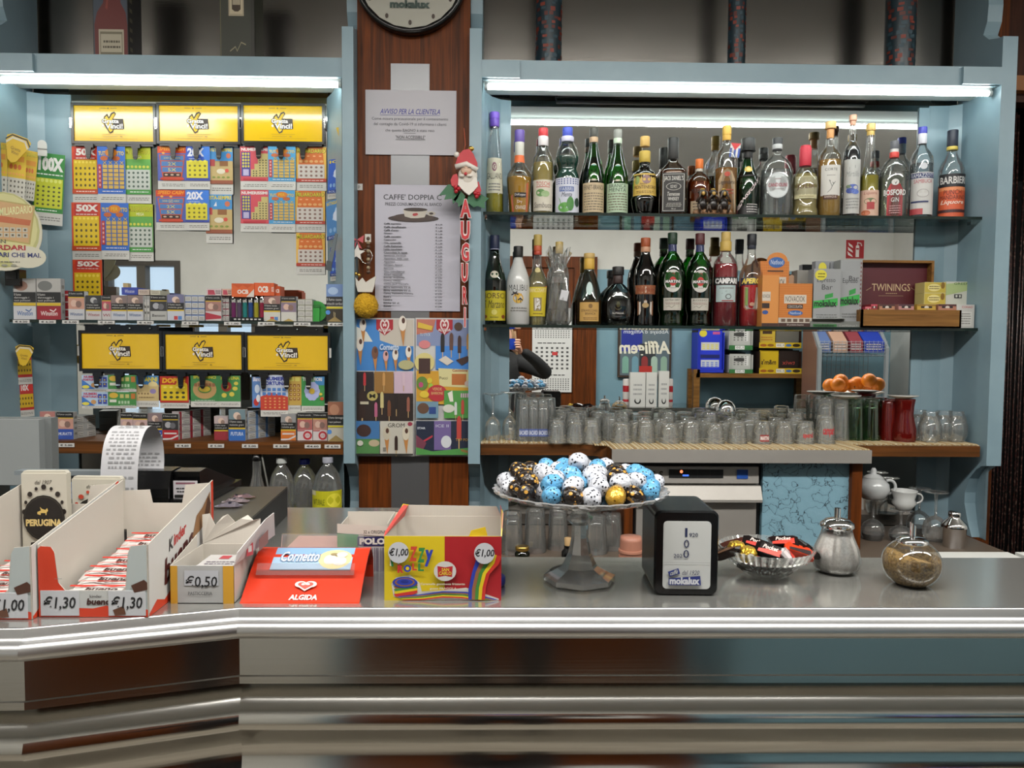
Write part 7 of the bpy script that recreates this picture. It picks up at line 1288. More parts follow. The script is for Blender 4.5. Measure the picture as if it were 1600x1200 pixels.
m = MB().prism(pl([(704, 282), (708, 274), (714, 272), (718, 285), (714, 294), (706, 291)]), -.006, .004, '#b0202a', 'y').build('sleeve', t); m = MB().prism(pl([(744, 286), (748, 284), (752, 298), (748, 304), (739, 300)]), -.006, .004, '#b0202a', 'y'); m.build('sleeve', t)
m = MB()
for a, b in ((712, 294), (717, 296), (713, 300), (743, 303), (748, 304), (745, 308)): m.ball((loc(a, b)[0], -.010, loc(a, b)[1]), 3.4*s, '#a01824/.3', 8, 6)
m.build('berry', t)
for leaf in ([(716, 290), (700, 288), (686, 305), (697, 304), (694, 312), (706, 310), (708, 319), (715, 310), (719, 300)], [(720, 298), (708, 312), (716, 318), (716, 324), (724, 318), (727, 306)], [(732, 302), (730, 316), (740, 324), (746, 322), (758, 326), (757, 316), (764, 310), (752, 304), (742, 298)]):
    MB().prism(pl(leaf), 0, .003, '#1c5a34', 'y').build('holly_leaf', t)
m = MB(); a = loc(725, 236); m.tube([(a[0], 0, a[1]), (loc(727, 226)[0], 0, loc(727, 226)[1]), (loc(725, 200)[0], .0, loc(725, 200)[1])], .0012, '#b04a20', 5).build('string', t)
MB().ball((loc(736, 233)[0], -.004, loc(736, 233)[1]), 5*s, 'gold', 10, 6, sz=.8).build('bell', t)
for ch, x0, x1, y0, y1 in (('A', 718, 737, 311, 341), ('U', 719, 735, 345, 376), ('G', 720, 734, 379, 410), ('U', 720, 732, 411, 442), ('R', 722, 731, 447, 476), ('I', 724.5, 728.5, 480, 512)):
    a, b = loc(x0, y1), loc(x1, y0); m = MB(); letters3d(m, ch, a[0], b[0], a[1], b[1], -.004, .003, '#d8ccc8', .09); m.build('letter', t)
    m = MB(); e = .0022; letters3d(m, ch, a[0]+e, b[0]-e, a[1]+e, b[1]-e, -.006, -.0035, '#b01c22', .03); m.build('letter', t)
MB().tube([(loc(727, 312)[0], .001, loc(727, 312)[1]), (loc(726, 510)[0], .001, loc(726, 510)[1])], .0008, '#8a2020', 5).build('ribbon', t)
# keyring with pompom
x, z = W(573, 478, YP-.03); t = empty('pompom_keyring', (x, YP-.045, z), 'keyring with yellow pompom and white crown charm hanging on the pillar edge', 'keyring'); s = (YP-.045)/1200
m = MB().ball((0, 0, 0), 19*s, 'pompom', 24, 16); rnd = random.Random(1)
for q in range(420):
    a, b = rnd.uniform(0, 2*pi), math.acos(rnd.uniform(-1, 1)); d = Vector((math.sin(b)*math.cos(a), math.sin(b)*math.sin(a), math.cos(b))); p = d*18*s; u = d.orthogonal().normalized()*.0012
    m.add([p+u, p-u, p+d*.006], [(0, 1, 2)], 'pompom')
m.build('pompom', t)
MB().prism([(a*s, b*s) for a, b in ((-16, 44), (-11, 37), (-5, 43), (0, 36), (6, 40), (16, 46), (13, 30), (10, 21), (-12, 21), (-15, 32))], -.004, .004, '#c8c4ba/.25', 'y').build('crown_charm', t)
m = MB()
for q in range(9): m.ball((4*s, 0, (52+q*6.4)*s), 3.2*s, ('#4a3424', '#8a7a60')[q % 2], 8, 6)
m.build('bead_chain', t); MB().tube([(1*s+9*s*math.cos(a), -.002, 76*s+11*s*math.sin(a)) for a in [2*pi*i/20 for i in range(21)]], .0011, 'chrome', 6, False).build('ring', t)
MB().box(-1*s, 8*s, -.002, .004, 98*s, 110*s, '#c0bcb4').build('clasp', t)
x, z = W(558, 395, YP-.05); t = empty('star_ornament', (x, YP-.05, z), 'small white star ornament with checked red bow on the pillar edge', 'ornament')
MB().prism([((13 if i % 2 == 0 else 5.5)*s*math.sin(pi*i/5+.1), (13 if i % 2 == 0 else 5.5)*s*math.cos(pi*i/5+.1)) for i in range(10)], -.004, .004, '#cdc8c0', 'y').build('star', t)
m = MB(); 
for sg in (-1, 1): m.prism([(0, 20*s), (sg*11*s, 27*s), (sg*9*s, 15*s)], -.003, .002, '#b04a50', 'y').prism([(0, 20*s), (sg*8*s, 6*s), (sg*3*s, 8*s)], -.002, .001, '#a03c44', 'y')
m.build('bow', t); MB().tube([(2*s, 0, -10*s), (3*s, 0, -32*s)], .0006, '#8a7a60', 4).ball((3*s, 0, -34*s), 3*s, 'gold', 8, 6).tube([(-3*s, 0, -10*s), (-2*s, 0, -30*s)], .0006, '#8a7a60', 4).ball((-2*s, 0, -32*s), 3*s, 'gold', 8, 6).build('bells', t)
# ================================================================ things on the bar counter
ZB = 1.11
def Yb(px, py): return H(px, py, ZB)[1]
def fm_wall(a, b, z0, z1, out=1):
    """vertical face from plan point a (u=0) to b (u=1), print outside"""
    d = Vector((b[0]-a[0], b[1]-a[1], 0)); n = Vector((d.y, -d.x, 0)).normalized()*out
    return (lambda u, v, l: (a[0]+d.x*u+n.x*l, a[1]+d.y*u+n.y*l, z1+(z0-z1)*v)), False
def panel(m, pts, th, key):
    """thin board from 3-D outline points, thickened along its normal"""
    P = [Vector(p) for p in pts]; n = (P[1]-P[0]).cross(P[-1]-P[0]).normalized()*th/2; k = len(P)
    v = [p-n for p in P]+[p+n for p in P]
    m.add(v, [tuple(range(k-1, -1, -1)), tuple(range(k, 2*k))]+[(i, (i+1) % k, k+(i+1) % k, k+i) for i in range(k)], key)
def sweets_tray(x0, x1, y0, y1, label, price, side_txt, left=True):
    """open card tray: high sloping sides, low front"""
    t = empty('sweets_tray', (x0, y0, ZB+.0005), label, 'display box'); w, d = x1-x0, y1-y0; hf, hm, hb, hl = .098, .10, .115, .036
    m = MB(); g = 'board'
    panel(m, [(0, 0, 0), (0, 0, hf), (0, d, hb+.028), (0, d, 0)], .0012, g); m.build('side_panel', t)
    m = MB(); panel(m, [(w, 0, 0), (w, 0, hf), (w, d, hb+.028), (w, d, 0)], .0012, g); m.build('side_panel', t)
    m = MB(); panel(m, [(0, d, 0), (0, d, hb+.01), (w*.3, d, hb+.012), (w*.33, d, hb-.01), (w*.66, d, hb-.01), (w*.7, d, hb+.02), (w, d, hb+.024), (w, d, 0)], .0012, g); m.build('back_panel', t)
    MB().box(.001, w-.001, .001, d-.001, 0, .0012, g).build('base_panel', t)
    m = MB(); panel(m, [(0, 0, 0), (0, 0, hf-.01), (.004, 0, hf-.002), (.018, 0, hf-.004), (.022, 0, hf-.012), (.027, 0, .045), (.035, 0, hl), (w-.035, 0, hl), (w-.03, 0, hl+.004), (w-.026, 0, hf-.012), (w-.022, 0, hf-.002), (w-.001, 0, hf), (w-.0, 0, 0)], .0012, 'board'); m.build('front_panel', t)
    m = MB(); W_ = w; fn = plane_map(w, hf, 0, 0, -.0007)
    lv = 1-hl/hf
    art(m, fn, [('p', '#c43a1e', [(0, .06), (.03, .02), (.12, .03), (.15, .1), (.18, .52), (.24, lv), (.24, 1), (0, 1)]), ('p', '#a8b0b0', [(.8, lv), (.83, .1), (.86, .02), (.995, .0), (.995, 1), (.7, 1)]), ('r', '#b8bab8', .24, lv, .84, 1), ('p', '#c43a1e', [(.0, .86), (.5, .88), (.62, .84), (.75, .9), (.86, .85), (1, .9), (1, 1), (0, 1)]), ('t', '#2c1c1c', 'kinder', .47, .69, .58, .73), ('t', '#3a1c18', 'bueno', .44, .74, .66, .83, .15, .04),
        ('r', '#7a8484', .15, .465, .22, .47), ('p', '#4a2c20', [(.85, .56), (.97, .48), (1, .52), (1, .62), (.88, .66)]), ('p', '#5a3826', [(.68, .9), (.78, .84), (.8, .96), (.7, .98)])]); m.build('front_print', t)
    m = MB(); art(m, frame_map((w+.0007, 0, hf), (0, d, 0), (0, 0, -hf), (1, 0, 0)), [('p', '#c8c6c2', [(0, 0), (1, -.46), (1, 1), (0, 1)]), ('p', '#c43a1e', [(.0, .96), (.1, .84), (.2, .92), (.34, .8), (.5, .88), (1, .78), (1, 1), (0, 1)]), ('p', '#c43a1e', [(.96, -.44), (1, -.46), (1, 1), (.96, 1)]), ('p', '#8a6440', [(.62, .3), (.7, -.02), (.8, -.1), (.94, -.3), (.95, .1), (.75, .25)]), ('p', '#4a2c1c', [(.82, .1), (.9, -.25), (.95, -.1), (.9, .12)])]); m.build('side_print', t)
    m = MB(); fn = frame_map((w+.0016, 0, hf), (0, d, -0), (0, 0, -hf), (1, 0, 0))
    def put(txt, u0, v0, u1, v1, col, sl, bo=0, sh=.1):
        vs, fs = glyphs(txt, sh, bo); m.add([fn[0](u0+(u1-u0)*x, v1+(v0-v1)*y-sl*(x), .0) for x, y in vs], fs, col)
    put('K', .27, .1, .33, .28, '#181414', .03, .03); put('inder', .34, .06, .53, .24, '#b02420', .1, .03); put('bueno', .2, .36, .66, .74, '#4a1c18', .3, .04)
    m.build('lettering', t)
    # white price cards stuck on the front
    for u0, u1 in price[1]:
        m = MB().box(w*u0, w*u1, -.0022, -.0014, .002, hl+.0, '#bcbec2'); art(m, plane_map(w*(u1-u0), hl-.002, w*u0, .002, -.0022), [('t', '#16161a', price[0], .08, .22, .92, .78, .15, .015)]); m.build('price_card', t)
    return t, w, d
fx0, fy0 = H(62, 964, ZB); fx1 = H(240, 958, ZB)[0]
t, w, d = sweets_tray(fx0, fx1, fy0, fy0+.235, 'open tray of wafer bars priced 1,30, second display from the left', ('€1,30', ((.02, .37), (.64, .98))), 1)
rnd = random.Random(12)
def wafer(x, y, z, w, rz, rx, label, grp):
    m = MB(); n = 8
    prof = [(-.014, 0), (-.012, .007), (-.004, .010), (.006, .010), (.013, .007), (.014, 0)]
    xs = [-w/2+w*i/n for i in range(n+1)]; vs = []
    for i, x_ in enumerate(xs):
        k = .25 if i in (0, n) else (1 if 0 < i < n else 1)
        for a, b in prof: vs.append((x_, a, .001+b*k*(1+.12*((i*7) % 3-1))))
    kk = len(prof); m.add(vs, [(i*kk+j, (i+1)*kk+j, (i+1)*kk+j+1, i*kk+j+1) for i in range(n) for j in range(kk-1)]+[tuple(i*kk+j for i in range(n+1) for j in (0,))][:0], '#cfcac6/.25')
    m.add([(-w/2, -.014, .001), (w/2, -.014, .001), (w/2, .014, .001), (-w/2, .014, .001)], [(3, 2, 1, 0)], '#b02a20/.25')
    art(m, frame_map((-w/2+.008, .010, .0132), (w-.016, 0, 0), (0, -.018, 0), (0, 0, 1)), [('p', '#b82c20', [(0, 0), (1, 0), (1, .25), (.8, .15), (.6, .32), (.4, .15), (.2, .3), (0, .2)]), ('t', '#3a1c18', 'bueno', .25, .35, .7, .85, .15, .04), ('p', '#b82c20', [(0, 1), (1, 1), (1, .85), (.7, .95), (.3, .88), (0, .95)])])
    return m.build('wafer_bar', loc=(x, y, z), rot=(rx, 0, rz), label=label, cat='sweets', group=grp)
NTH = ('nearest the front', 'second from the front', 'third from the front', 'fourth from the front', 'fifth from the front', 'sixth from the front', 'hindmost')
for q in range(7):
    wafer(fx0+w/2+rnd.uniform(-.004, .008), fy0+.026+.031*q, ZB+.018+.0045*q, w-.03, rnd.uniform(-.04, .04), .25, 'wrapped wafer bar on top in the 1,30 tray, '+NTH[q], 'wafer bars in the tray')
for q in range(6): wafer(fx0+w/2, fy0+.03+.032*q, ZB+.003, w-.02, 0, .1, 'wrapped wafer bar in the lower layer of the 1,30 tray, '+NTH[q], 'wafer bars in the tray, lower layer')
gx1 = fx0-.004
t2, w2_, d2_ = sweets_tray(gx1-.145, gx1, Yb(50, 968), Yb(50, 968)+.235, 'open tray of wafer bars priced 1,00, cut off by the left edge', ('€1,00', ((.62, .97),)), 1)
for q in range(5): wafer(gx1-.075, Yb(50, 968)+.03+.035*q, ZB+.012+.004*q, w2_-.03, 0, .2, 'wrapped wafer bar in the 1,00 tray, '+NTH[q], 'wafer bars in the left tray')
# chocolate bars on end
def choc(px0, px1, pyt, Y, orn, label, rz):
    x0, x1 = WX(px0, 790, Y), WX(px1, 790, Y); zt = WZ((px0+px1)/2, pyt, Y); w, h = x1-x0, zt-ZB; t = empty('chocolate_bar', ((x0+x1)/2, Y, ZB), label, 'chocolate', 'chocolate bars on end', rot=(0, 0, rz))
    MB().box(-w/2, w/2, 0, .014, 0, h-.004, '#b9b4a6').prism([(-w/2, h-.004), (w/2, h-.004), (w/2-.003, h+.0), (-w/2+.003, h)], .002, .012, '#b9b4a6', 'y').build('wrapper', t)
    ring = []
    for k in range(9):
        a = pi*(k+.0)/8; ring += [('e', orn, .5+.43*math.cos(a), .4-.25*math.sin(a)*.98, .035 if k % 2 else .055, .018 if k % 2 else .026)]
    m = MB(); art(m, plane_map(w, h, -w/2, 0, 0), [('t', '#4a443c', 'dal 1907', .3, .09, .68, .13, .3)]+ring+[('e', '#171310', .5, .46, .46, .225), ('e', '#4a4438', .5, .46, .43, .21), ('e', '#171310', .5, .46, .425, .206), ('t', '#d0b878', 'PERUGINA', .1, .47, .9, .54, 0, .05),
        ('p', '#c8ac60', [(.36, .42), (.36, .4), (.44, .385), (.42, .35), (.47, .37), (.54, .38), (.58, .36), (.6, .39), (.57, .4), (.56, .43), (.54, .43), (.54, .41), (.44, .41), (.43, .43)]), ('p', '#241612', [(.2, .7), (.5, .68), (.52, .8), (.2, .8)]), ('p', '#2c1c16', [(.48, .72), (.78, .66), (.84, .78), (.56, .86)]), ('p', '#17100c', [(.12, .92), (.4, .87), (.52, .95), (.2, .98)]), ('g', orn, .06, .8, .95, .99, 6, 2, .35, 1)]); m.build('front_print', t)
choc(35, 104, 736, 1.225, '#241c18', 'white wrapped chocolate bar with black ornaments standing left of its neighbour', .04); choc(112, 190, 745, 1.27, '#b0402c', 'white wrapped chocolate bar with red ornaments behind the tray wall', -.04)
# till screen at the left edge
Y = 1.60; x1 = WX(62, 720, Y); zt = WZ(40, 656, Y)
t = empty('till_screen', (x1, Y, ZB), 'back of a grey till screen standing at the left edge', 'till'); h = zt-ZB
MB().box(-.42, 0, 0, .02, .07, h, '#7c8080').build('back_cover', t); MB().box(-.42, .014, .02, .045, .065, h+.002, '#6a6e6e').build('screen_frame', t); MB().box(-.3, -.1, .0, .06, .0, .07, '#5a5e5e').build('foot', t)
# small black customer display between the bars
Y = 1.45; x0, x1 = WX(104, 750, Y), WX(190, 750, Y); zt = WZ(150, 737, Y)
t = empty('customer_display', ((x0+x1)/2, Y, ZB), 'black customer display with pale blue screen behind the chocolate bars', 'display'); w = x1-x0; h = zt-ZB
MB().box(-w/2, w/2, 0, .03, .03, h-.008, 'black').build('housing', t); MB().box(-.1-w/2, w/2, .005, .03, h-.008, h, '#6c7478').build('top_rail', t); MB().box(-.02, .02, .005, .025, 0, .03, 'black').build('stand', t)
m = MB(); art(m, plane_map(w, h, -w/2, 0, 0), [('r', 'emit:#7f9ccc:.55', .03, .16, .24, .42), ('t', '#3c5478', '0,00', .06, .18, .2, .26), ('r', '#3c5478', .06, .3, .2, .34)]); m.build('screen', t)
# receipt printer with paper curl
Y = 1.43; x0, x1 = WX(206, 790, Y), WX(246, 790, Y); t = empty('receipt_printer', (x0, Y, ZB), 'black receipt printer with a long curling paper receipt', 'printer')
def rp(px, py, y=Y): a, b = W(px, py, y); return (a-x0, b-ZB)
zt = rp(230, 737)[1]; dd = .20
prof = [(0, .066), (-.006, .08), (-.004, zt*.75), (.01, zt), (.05, zt+.002), (dd, zt-.045), (dd, .064), (.03, .064)]
MB().prism(prof, -.035, .07, 'black', 'x').prism([(.0, .063), (.0, .075), (.22, .075), (.22, .063)], -.04, .13, 'black', 'x').build('printer_body', t)
MB().prism([(.02, zt-.03), (.015, zt-.002), (.05, zt), (.21, zt-.05), (.23, zt-.085), (.10, .066), (.02, .066)], .072, .12, 'black', 'x').build('side_cover', t)
m = MB(); art(m, frame_map((.074, .008, zt*.86), (.045, 0, 0), (0, 0, -.034), (0, -1, 0)), [('r', '#b8b4b8', 0, 0, 1, 1), ('r', '#7a4a58', .1, .1, .9, .2), ('tl', '#2c2c2c', .1, .35, .9, .7, 2), ('r', '#1c1c1c', .05, .78, .6, .95)]); m.build('sticker', t)
m = MB(); pts = []
for q in range(33):
    a = q/32; py = 690; 
    if a < .3: y_, z_ = -.008+.00*a, None
path = [(.028, zt-.004), (.034, zt+.02), (.033, zt+.05), (.02, zt+.074), (-.0, zt+.086), (-.024, zt+.082), (-.042, zt+.062), (-.05, zt+.035), (-.053, zt+.0), (-.052, zt-.04), (-.049, zt-.075), (-.045, zt-.105)]
fine = []
for i in range(len(path)-1):
    p0, p1, p2, p3 = path[max(i-1, 0)], path[i], path[i+1], path[min(i+2, len(path)-1)]
    for k in range(4):
        s_ = k/4; fine.append(tuple(.5*((2*p1[j])+(-p0[j]+p2[j])*s_+(2*p0[j]-5*p1[j]+4*p2[j]-p3[j])*s_**2+(-p0[j]+3*p1[j]-3*p2[j]+p3[j])*s_**3) for j in (0, 1)))
fine.append(path[-1]); n = len(fine); pw = .066; xo = -.018; sk = -.016
def pp(i, e): y_, z_ = fine[i]; k = i/(n-1); return (xo+e*pw+sk*k, y_, z_)
m.add([pp(i, e) for i in range(n) for e in (0, 1)], [(2*i, 2*i+1, 2*i+3, 2*i+2) for i in range(n-1)], '#b9b9bc', True); m.build('paper_receipt', t)
m = MB(); rnd = random.Random(6)
for i in range(2, n-2):
    if i % 1 == 0 and rnd.random() < .82:
        a = Vector(pp(i, 0)); b = Vector(pp(i, 1)); c_ = Vector(pp(i+1, 0)); nrm = (b-a).cross(c_-a).normalized(); nrm = nrm if nrm.dot(Vector((0, 0, 1) if i < 22 else (0, -1, 0))) > 0 else -nrm
        u = .1+rnd.random()*.12
        while u < .85:
            e = min(u+rnd.uniform(.05, .16), .9); o_ = nrm*.0006; dn = (c_-a)*.45
            m.add([a+(b-a)*u+o_, a+(b-a)*e+o_, a+(b-a)*e+dn+o_, a+(b-a)*u+dn+o_], [(0, 1, 2, 3)], '#8a8a8c'); u = e+.03+rnd.random()*.05
m.build('receipt_print', t)
# cash drawer
zd = ZB+.062; A1 = H(449, 760, zd); B1 = H(366, 832, zd); dv = Vector((B1[0]-A1[0], B1[1]-A1[1])); L = dv.length; dv.normalize(); nv = Vector((dv.y, -dv.x)); nv = nv if nv.x < 0 else -nv
c0 = Vector(A1); L = min(L+.02, (c0.y-(fy0+.245))/abs(dv.y)); pts = [c0, c0+nv*.30, c0+nv*.30+dv*L, c0+dv*L]
t = empty('cash_drawer', (c0.x, c0.y, ZB), 'flat black cash drawer with grey top behind the small boxes', 'cash drawer')
MB().prism([(p.x-c0.x, p.y-c0.y) for p in pts], 0, .058, 'blackm').build('drawer_body', t); MB().prism([(p.x-c0.x, p.y-c0.y) for p in pts], .058, .062, '#3a3934/.35').build('top_plate', t)
for q, (px, py, cc, lb) in enumerate(((357, 790, '#77707a', 'front'), (368, 783, '#8a7c80', 'middle'), (378, 777, '#7c6468', 'back'))):
    x, y = H(px, py, zd+.004); m = MB(); rnd = random.Random(q); vs = []
    for i in range(9):
        for j in range(5):
            e = 1-.75*abs(i-4)/4 if i in (0, 8) else (.55 if i in (1, 7) else 1); vs.append(((i-4)*.0062+rnd.uniform(-.001, .001), (j-2)*.0055*e*(1 if 1 < i < 7 else 1.5), .003+.007*e*(1-(abs(j-2)/2)**2)*(1 if 1 < i < 7 else .3)+rnd.uniform(-.0012, .0012)))
    m.add(vs, [(i*5+j, (i+1)*5+j, (i+1)*5+j+1, i*5+j+1) for i in range(8) for j in range(4)], cc+'/.2/.5', False)
    m.add([(v[0], v[1], v[2]+.0006) for v in vs], [(i*5+j, (i+1)*5+j, (i+1)*5+j+1, i*5+j+1) for i in range(2, 6) for j in (1, 2) if (i+j+q) % 2], '#1c1a24/.3')
    m.build('wrapped_sweet', loc=(x, y, zd+.0005), rot=(0, 0, .2+q*.15), label='small foil wrapped sweet on the cash drawer, %s one' % lb, cat='sweets', group='sweets on the cash drawer')
# 0,50 box
x0, y0 = H(267, 943, ZB); x1 = H(370, 939, ZB)[0]; zt = WZ(318, 884, y0); h = zt-ZB; w = x1-x0; d = .12
t = empty('pastry_box', (x0, y0, ZB), 'white and yellow open card box priced 0,50', 'display box')
m = MB().box(0, w, 0, .0012, 0, h, '#a9a9a8').box(0, w, d-.0012, d, 0, h, 'board').box(0, .0012, 0, d, 0, h, 'board').box(w-.0012, w, 0, d, 0, h, '#b8b4ac').box(0, w, 0, d, 0, .001, 'board').build('box_walls', t)
m = MB(); art(m, plane_map(w, h, 0, 0, 0), [('r', '#c8942c', 0, 0, .11, 1), ('r', '#c8942c', .83, 0, 1, 1), ('r', '#b4b6bc', .22, .12, .76, .52), ('t', '#16161a', '€0,50', .24, .26, .74, .6, .1, .01), ('t', '#3a3a3c', 'PASTICCERIA', .28, .68, .66, .77)]); m.build('front_print', t)
m = MB(); zz = h; pts = [(0, d, zz)]+[(w*(i/9), d+.004*(i % 2), zz+.046+.007*math.sin(i*1.9)-.006*(i % 3)) for i in range(10)]+[(w, d, zz)]; panel(m, pts, .001, 'board'); m.build('torn_back_flap', t)
m = MB(); panel(m, [(w, .0, h), (w+.004, .004, h+.018), (w+.030, .05, h+.055), (w+.036, d*.6, h+.06), (w+.03, d*.8, h+.02), (w, d*.8, h)], .001, '#b9b6b4'); m.build('side_flap', t)
m = MB(); fn = frame_map((w+.006, .012, h+.018), (.026, .05, .0), (.0, 0, -.018), (.5, -.86, 0)); art(m, fn, [('r', '#a83c44', .2, -.4, .42, .6), ('r', '#b9b6b4', .25, -.2, .37, .3), ('p', '#7a5450', [(.62, -.5), (.95, -1.1), (.95, 0), (.62, .5)])], eps=.0004); m.build('side_print', t)
m = MB(); panel(m, [(0, 0, h), (.0, .02, h+.004), (0, .05, h+.010), (0, d*.8, h+.02), (0, d*.8, h)], .001, 'board'); m.build('side_flap', t)
m = MB().box(.02, w-.01, .03, d-.02, h-.03, h-.012, '#b4b2b0'); art(m, frame_map((.02, d-.02, h-.0118), (w-.03, 0, 0), (0, -.07, 0), (0, 0, 1)), [('r', '#a83c44', .35, .1, .6, .35), ('tl', '#77707a', .1, .5, .9, .8, 2)]); m.build('pastry_packet', label='white packets of pastries inside the 0,50 box', loc=(x0, y0, ZB), cat='packet')
# red change tray
x0, y0 = H(374, 943, ZB); x1 = H(561, 943, ZB)[0]; w = x1-x0; y1 = y0+.125
t = empty('change_tray', (x0, y0, ZB), 'red plastic change tray with ice cream picture under a clear plate', 'tray')
arc = [(0, 0), (.003, .001), (.045, .029), (.075, .046), (.095, .053), (.108, .052), (.125, .032), (.13, 0)]
def curve_prism(m, a, b, key, x0_, x1_, th=.003):
    o = [(p, q) for p, q in arc]; i_ = [(p+.002, q-th) for p, q in arc[1:-1]][::-1]; m.prism(o+[(.127, 0)]+i_+[(.008, 0)], x0_, x1_, key, 'x')
m = MB(); curve_prism(m, 0, 0, '#c2341c/.25', 0, w); m.build('tray_body', t)
m = MB(); fnp = lambda u, v, l: (u*w, .003+.035*(1-v)-l*.6, .001+(1-v)*.030+l)
art(m, (fnp, False), [o_ for o_ in [(q_[0], q_[1], q_[2], .38+(q_[3]-.02)*2.6, q_[4], q_[5]*2.6) if q_[0] == 'e' else (q_[0], q_[1], [(a_, .38+(b_-.02)*2.6) for a_, b_ in q_[2]]) for q_ in heart(.52, .02, .085, '#d8ccc4', '#c2341c')]]); m.build('heart_logo', t)
m.__init__(); vs, fs = glyphs('ALGIDA', .1, .04); m.add([(w*(.40+.24*a), .0055+.0065*b-.0006, .0035+.0056*b) for a, b in vs], fs, '#d8ccc4'); m.build('lettering', t)
def slope(u, v, l): y = .095-.045*v; z = .046+.007*(y-.075)/.02 if y > .075 else .029+.017*(y-.045)/.03; return (.028+u*(w-.05), y-l*.3, z+.0012+l)
m = MB(); art(m, (slope, True), [('r', '#7ea2c4', 0, 0, 1, 1), ('r', '#98b4cc', 0, .5, 1, 1), ('e', '#cfc48c', .78, .55, .21, .42), ('e', '#c8c4b8', .72, .6, .08, .2), ('e', '#cfccc4', .84, .66, .09, .18), ('e', '#8a7a58', .76, .38, .05, .07), ('e', '#c8c4b8', .86, .4, .07, .14), ('t', '#5a7ca0', 'Cornetto', .09, .24, .59, .72, .25, .07), ('t', '#ccd0d4', 'Cornetto', .10, .26, .58, .70, .25, .02)]); m.build('picture_insert', t)
m = MB(); m.prism([(.036, .030), (.040, .029), (.048, .044), (.045, .045)], .012, w-.014, 'acrylic', 'x').prism([(.104, .052), (.108, .052), (.114, .072), (.110, .072)], .03, w-.012, 'acrylic', 'x'); m.build('clear_plate', t)
m = MB().prism([(.14, 0), (.15, .03), (.16, .034), (.25, .034), (.25, .028), (.165, .03), (.15, 0)], .02, w-.02, '#b08880/.3', 'x').build('rear_plate', t)
# POLO box
Yp = Yb(560, 892); x0, x1 = WX(527, 850, Yp), WX(606, 850, Yp); zt = WZ(560, 818, Yp); w, h = x1-x0, zt-ZB
t = empty('mints_box', (x0, Yp, ZB), 'open green and white mint box with dark blue name band behind the roll box', 'display box'); d = .09
MB().box(0, w, 0, .001, 0, h-.01, 'board').box(0, w, d-.001, d, 0, h, 'board').box(0, .001, 0, d, 0, h-.008, 'board').box(w-.001, w, 0, d, 0, h, 'board').build('box_walls', t)
m = MB(); art(m, plane_map(w, h, 0, 0, 0), [('r', '#2f7c3c', 0, .2, .42, 1), ('p', '#c8beb4', [(0, 0), (1, .06), (1, .27), (0, .2)]), ('t', '#2c2c2c', '32 x ORIGINAL', .52, .14, 1.0, .21), ('r', '#1c1c4c', .4, .27, 1, .47), ('t', '#d0ccc4', 'POLO', .44, .30, .95, .44, 0, .06), ('r', '#a9a6a8', .42, .48, 1, 1)]+[('r', '#4c4458', .46+.04*q, .5, .46+.04*q+.008+.008*(q % 3), 1) for q in range(13)]); m.build('front_print', t)
zc = WZ(590, 799, Yp+d)-ZB; m = MB(); xa, xb = WX(556, 800, Yp+d)-x0, WX(640, 800, Yp+d)-x0; panel(m, [(xa, d, h-.02), (xa, d, zc-.006), (xa+.006, d, zc), (xb, d, zc-.002), (xb, d, h-.02)], .001, 'cream'); m.build('back_flap', t)
m = MB()
for q in range(4): m.lathe([(.009, 0), (.0095, .001), (.0095, .04), (.009, .042)], '#2c7a44' if q % 2 else '#b8bcc0', 14, c=(.02+.022*q, .03, .002))
m.build('mint_roll', label='rolls of mints standing in the mint box', loc=(x0, Yp, ZB), cat='sweets', kind='stuff')
# fizzy roll box
Yf_ = Yb(690, 938); x0, x1 = H(601, 937, ZB)[0], H(783, 939, ZB)[0]; zt = WZ(690, 838, Yf_); w, h, d = x1-x0, zt-ZB, .13
t = empty('candy_roll_box', (x0, Yf_, ZB), 'yellow and red open box of candy rolls priced 1,00', 'display box')
MB().box(0, w, 0, .0012, 0, h, '#c8ae1c').box(0, w, d-.0012, d, 0, h, 'board').box(0, .0012, 0, d, 0, h, 'board').box(w-.0012, w, 0, d, 0, h, 'board').box(0, w, 0, d, 0, .001, 'board').build('box_walls', t)
bands = ['#26389c', '#8a5a3a', '#3c7a34', '#d0b81c', '#b82c24']
def ribbon(pts_a, pts_b):
    o = []; n = len(bands)
    for k, cc in enumerate(bands):
        a, b = k/n, (k+1)/n; o.append(('p', cc, [(pa[0]+(pb[0]-pa[0])*a, pa[1]+(pb[1]-pa[1])*a) for pa, pb in zip(pts_a, pts_b)]+[(pa[0]+(pb[0]-pa[0])*b, pa[1]+(pb[1]-pa[1])*b) for pa, pb in list(zip(pts_a, pts_b))[::-1]]))
    return o
roll = [('p', '#c8c4bc', [(.06, .74), (.1, .64), (.22, .6), (.3, .72), (.32, .86), (.5, .84), (.7, .8), (.98, .97), (.98, .995), (.2, .995), (.08, .94)])]
for k, cc in enumerate(bands): roll.append(('e', cc, .185+.018*k, .80+.022*k, .115-.008*k, .175-.022*k) if 0 else ('p', cc, [(.08+.0*k, .74+.04*k), (.28, .70+.035*k), (.285, .735+.035*k), (.2, .80+.035*k), (.1, .80+.035*k)]))
roll += [('e', '#26389c', .175, .715, .105, .085), ('e', '#8a5a3a', .175, .712, .085, .065), ('e', '#26389c', .175, .708, .07, .05), ('e', '#1c2a7c', .175, .70, .035, .025)]
roll += ribbon([(.12, .93), (.3, .9), (.5, .85), (.7, .86), (.98, .985)], [(.16, .99), (.34, .985), (.5, .95), (.66, .96), (.8, .99)])
up = ribbon([(.72, .98), (.72, .82), (.75, .55), (.78, .38), (.80, .22)], [(.86, .98), (.87, .78), (.90, .58), (.98, .42), (1.0, .3)])
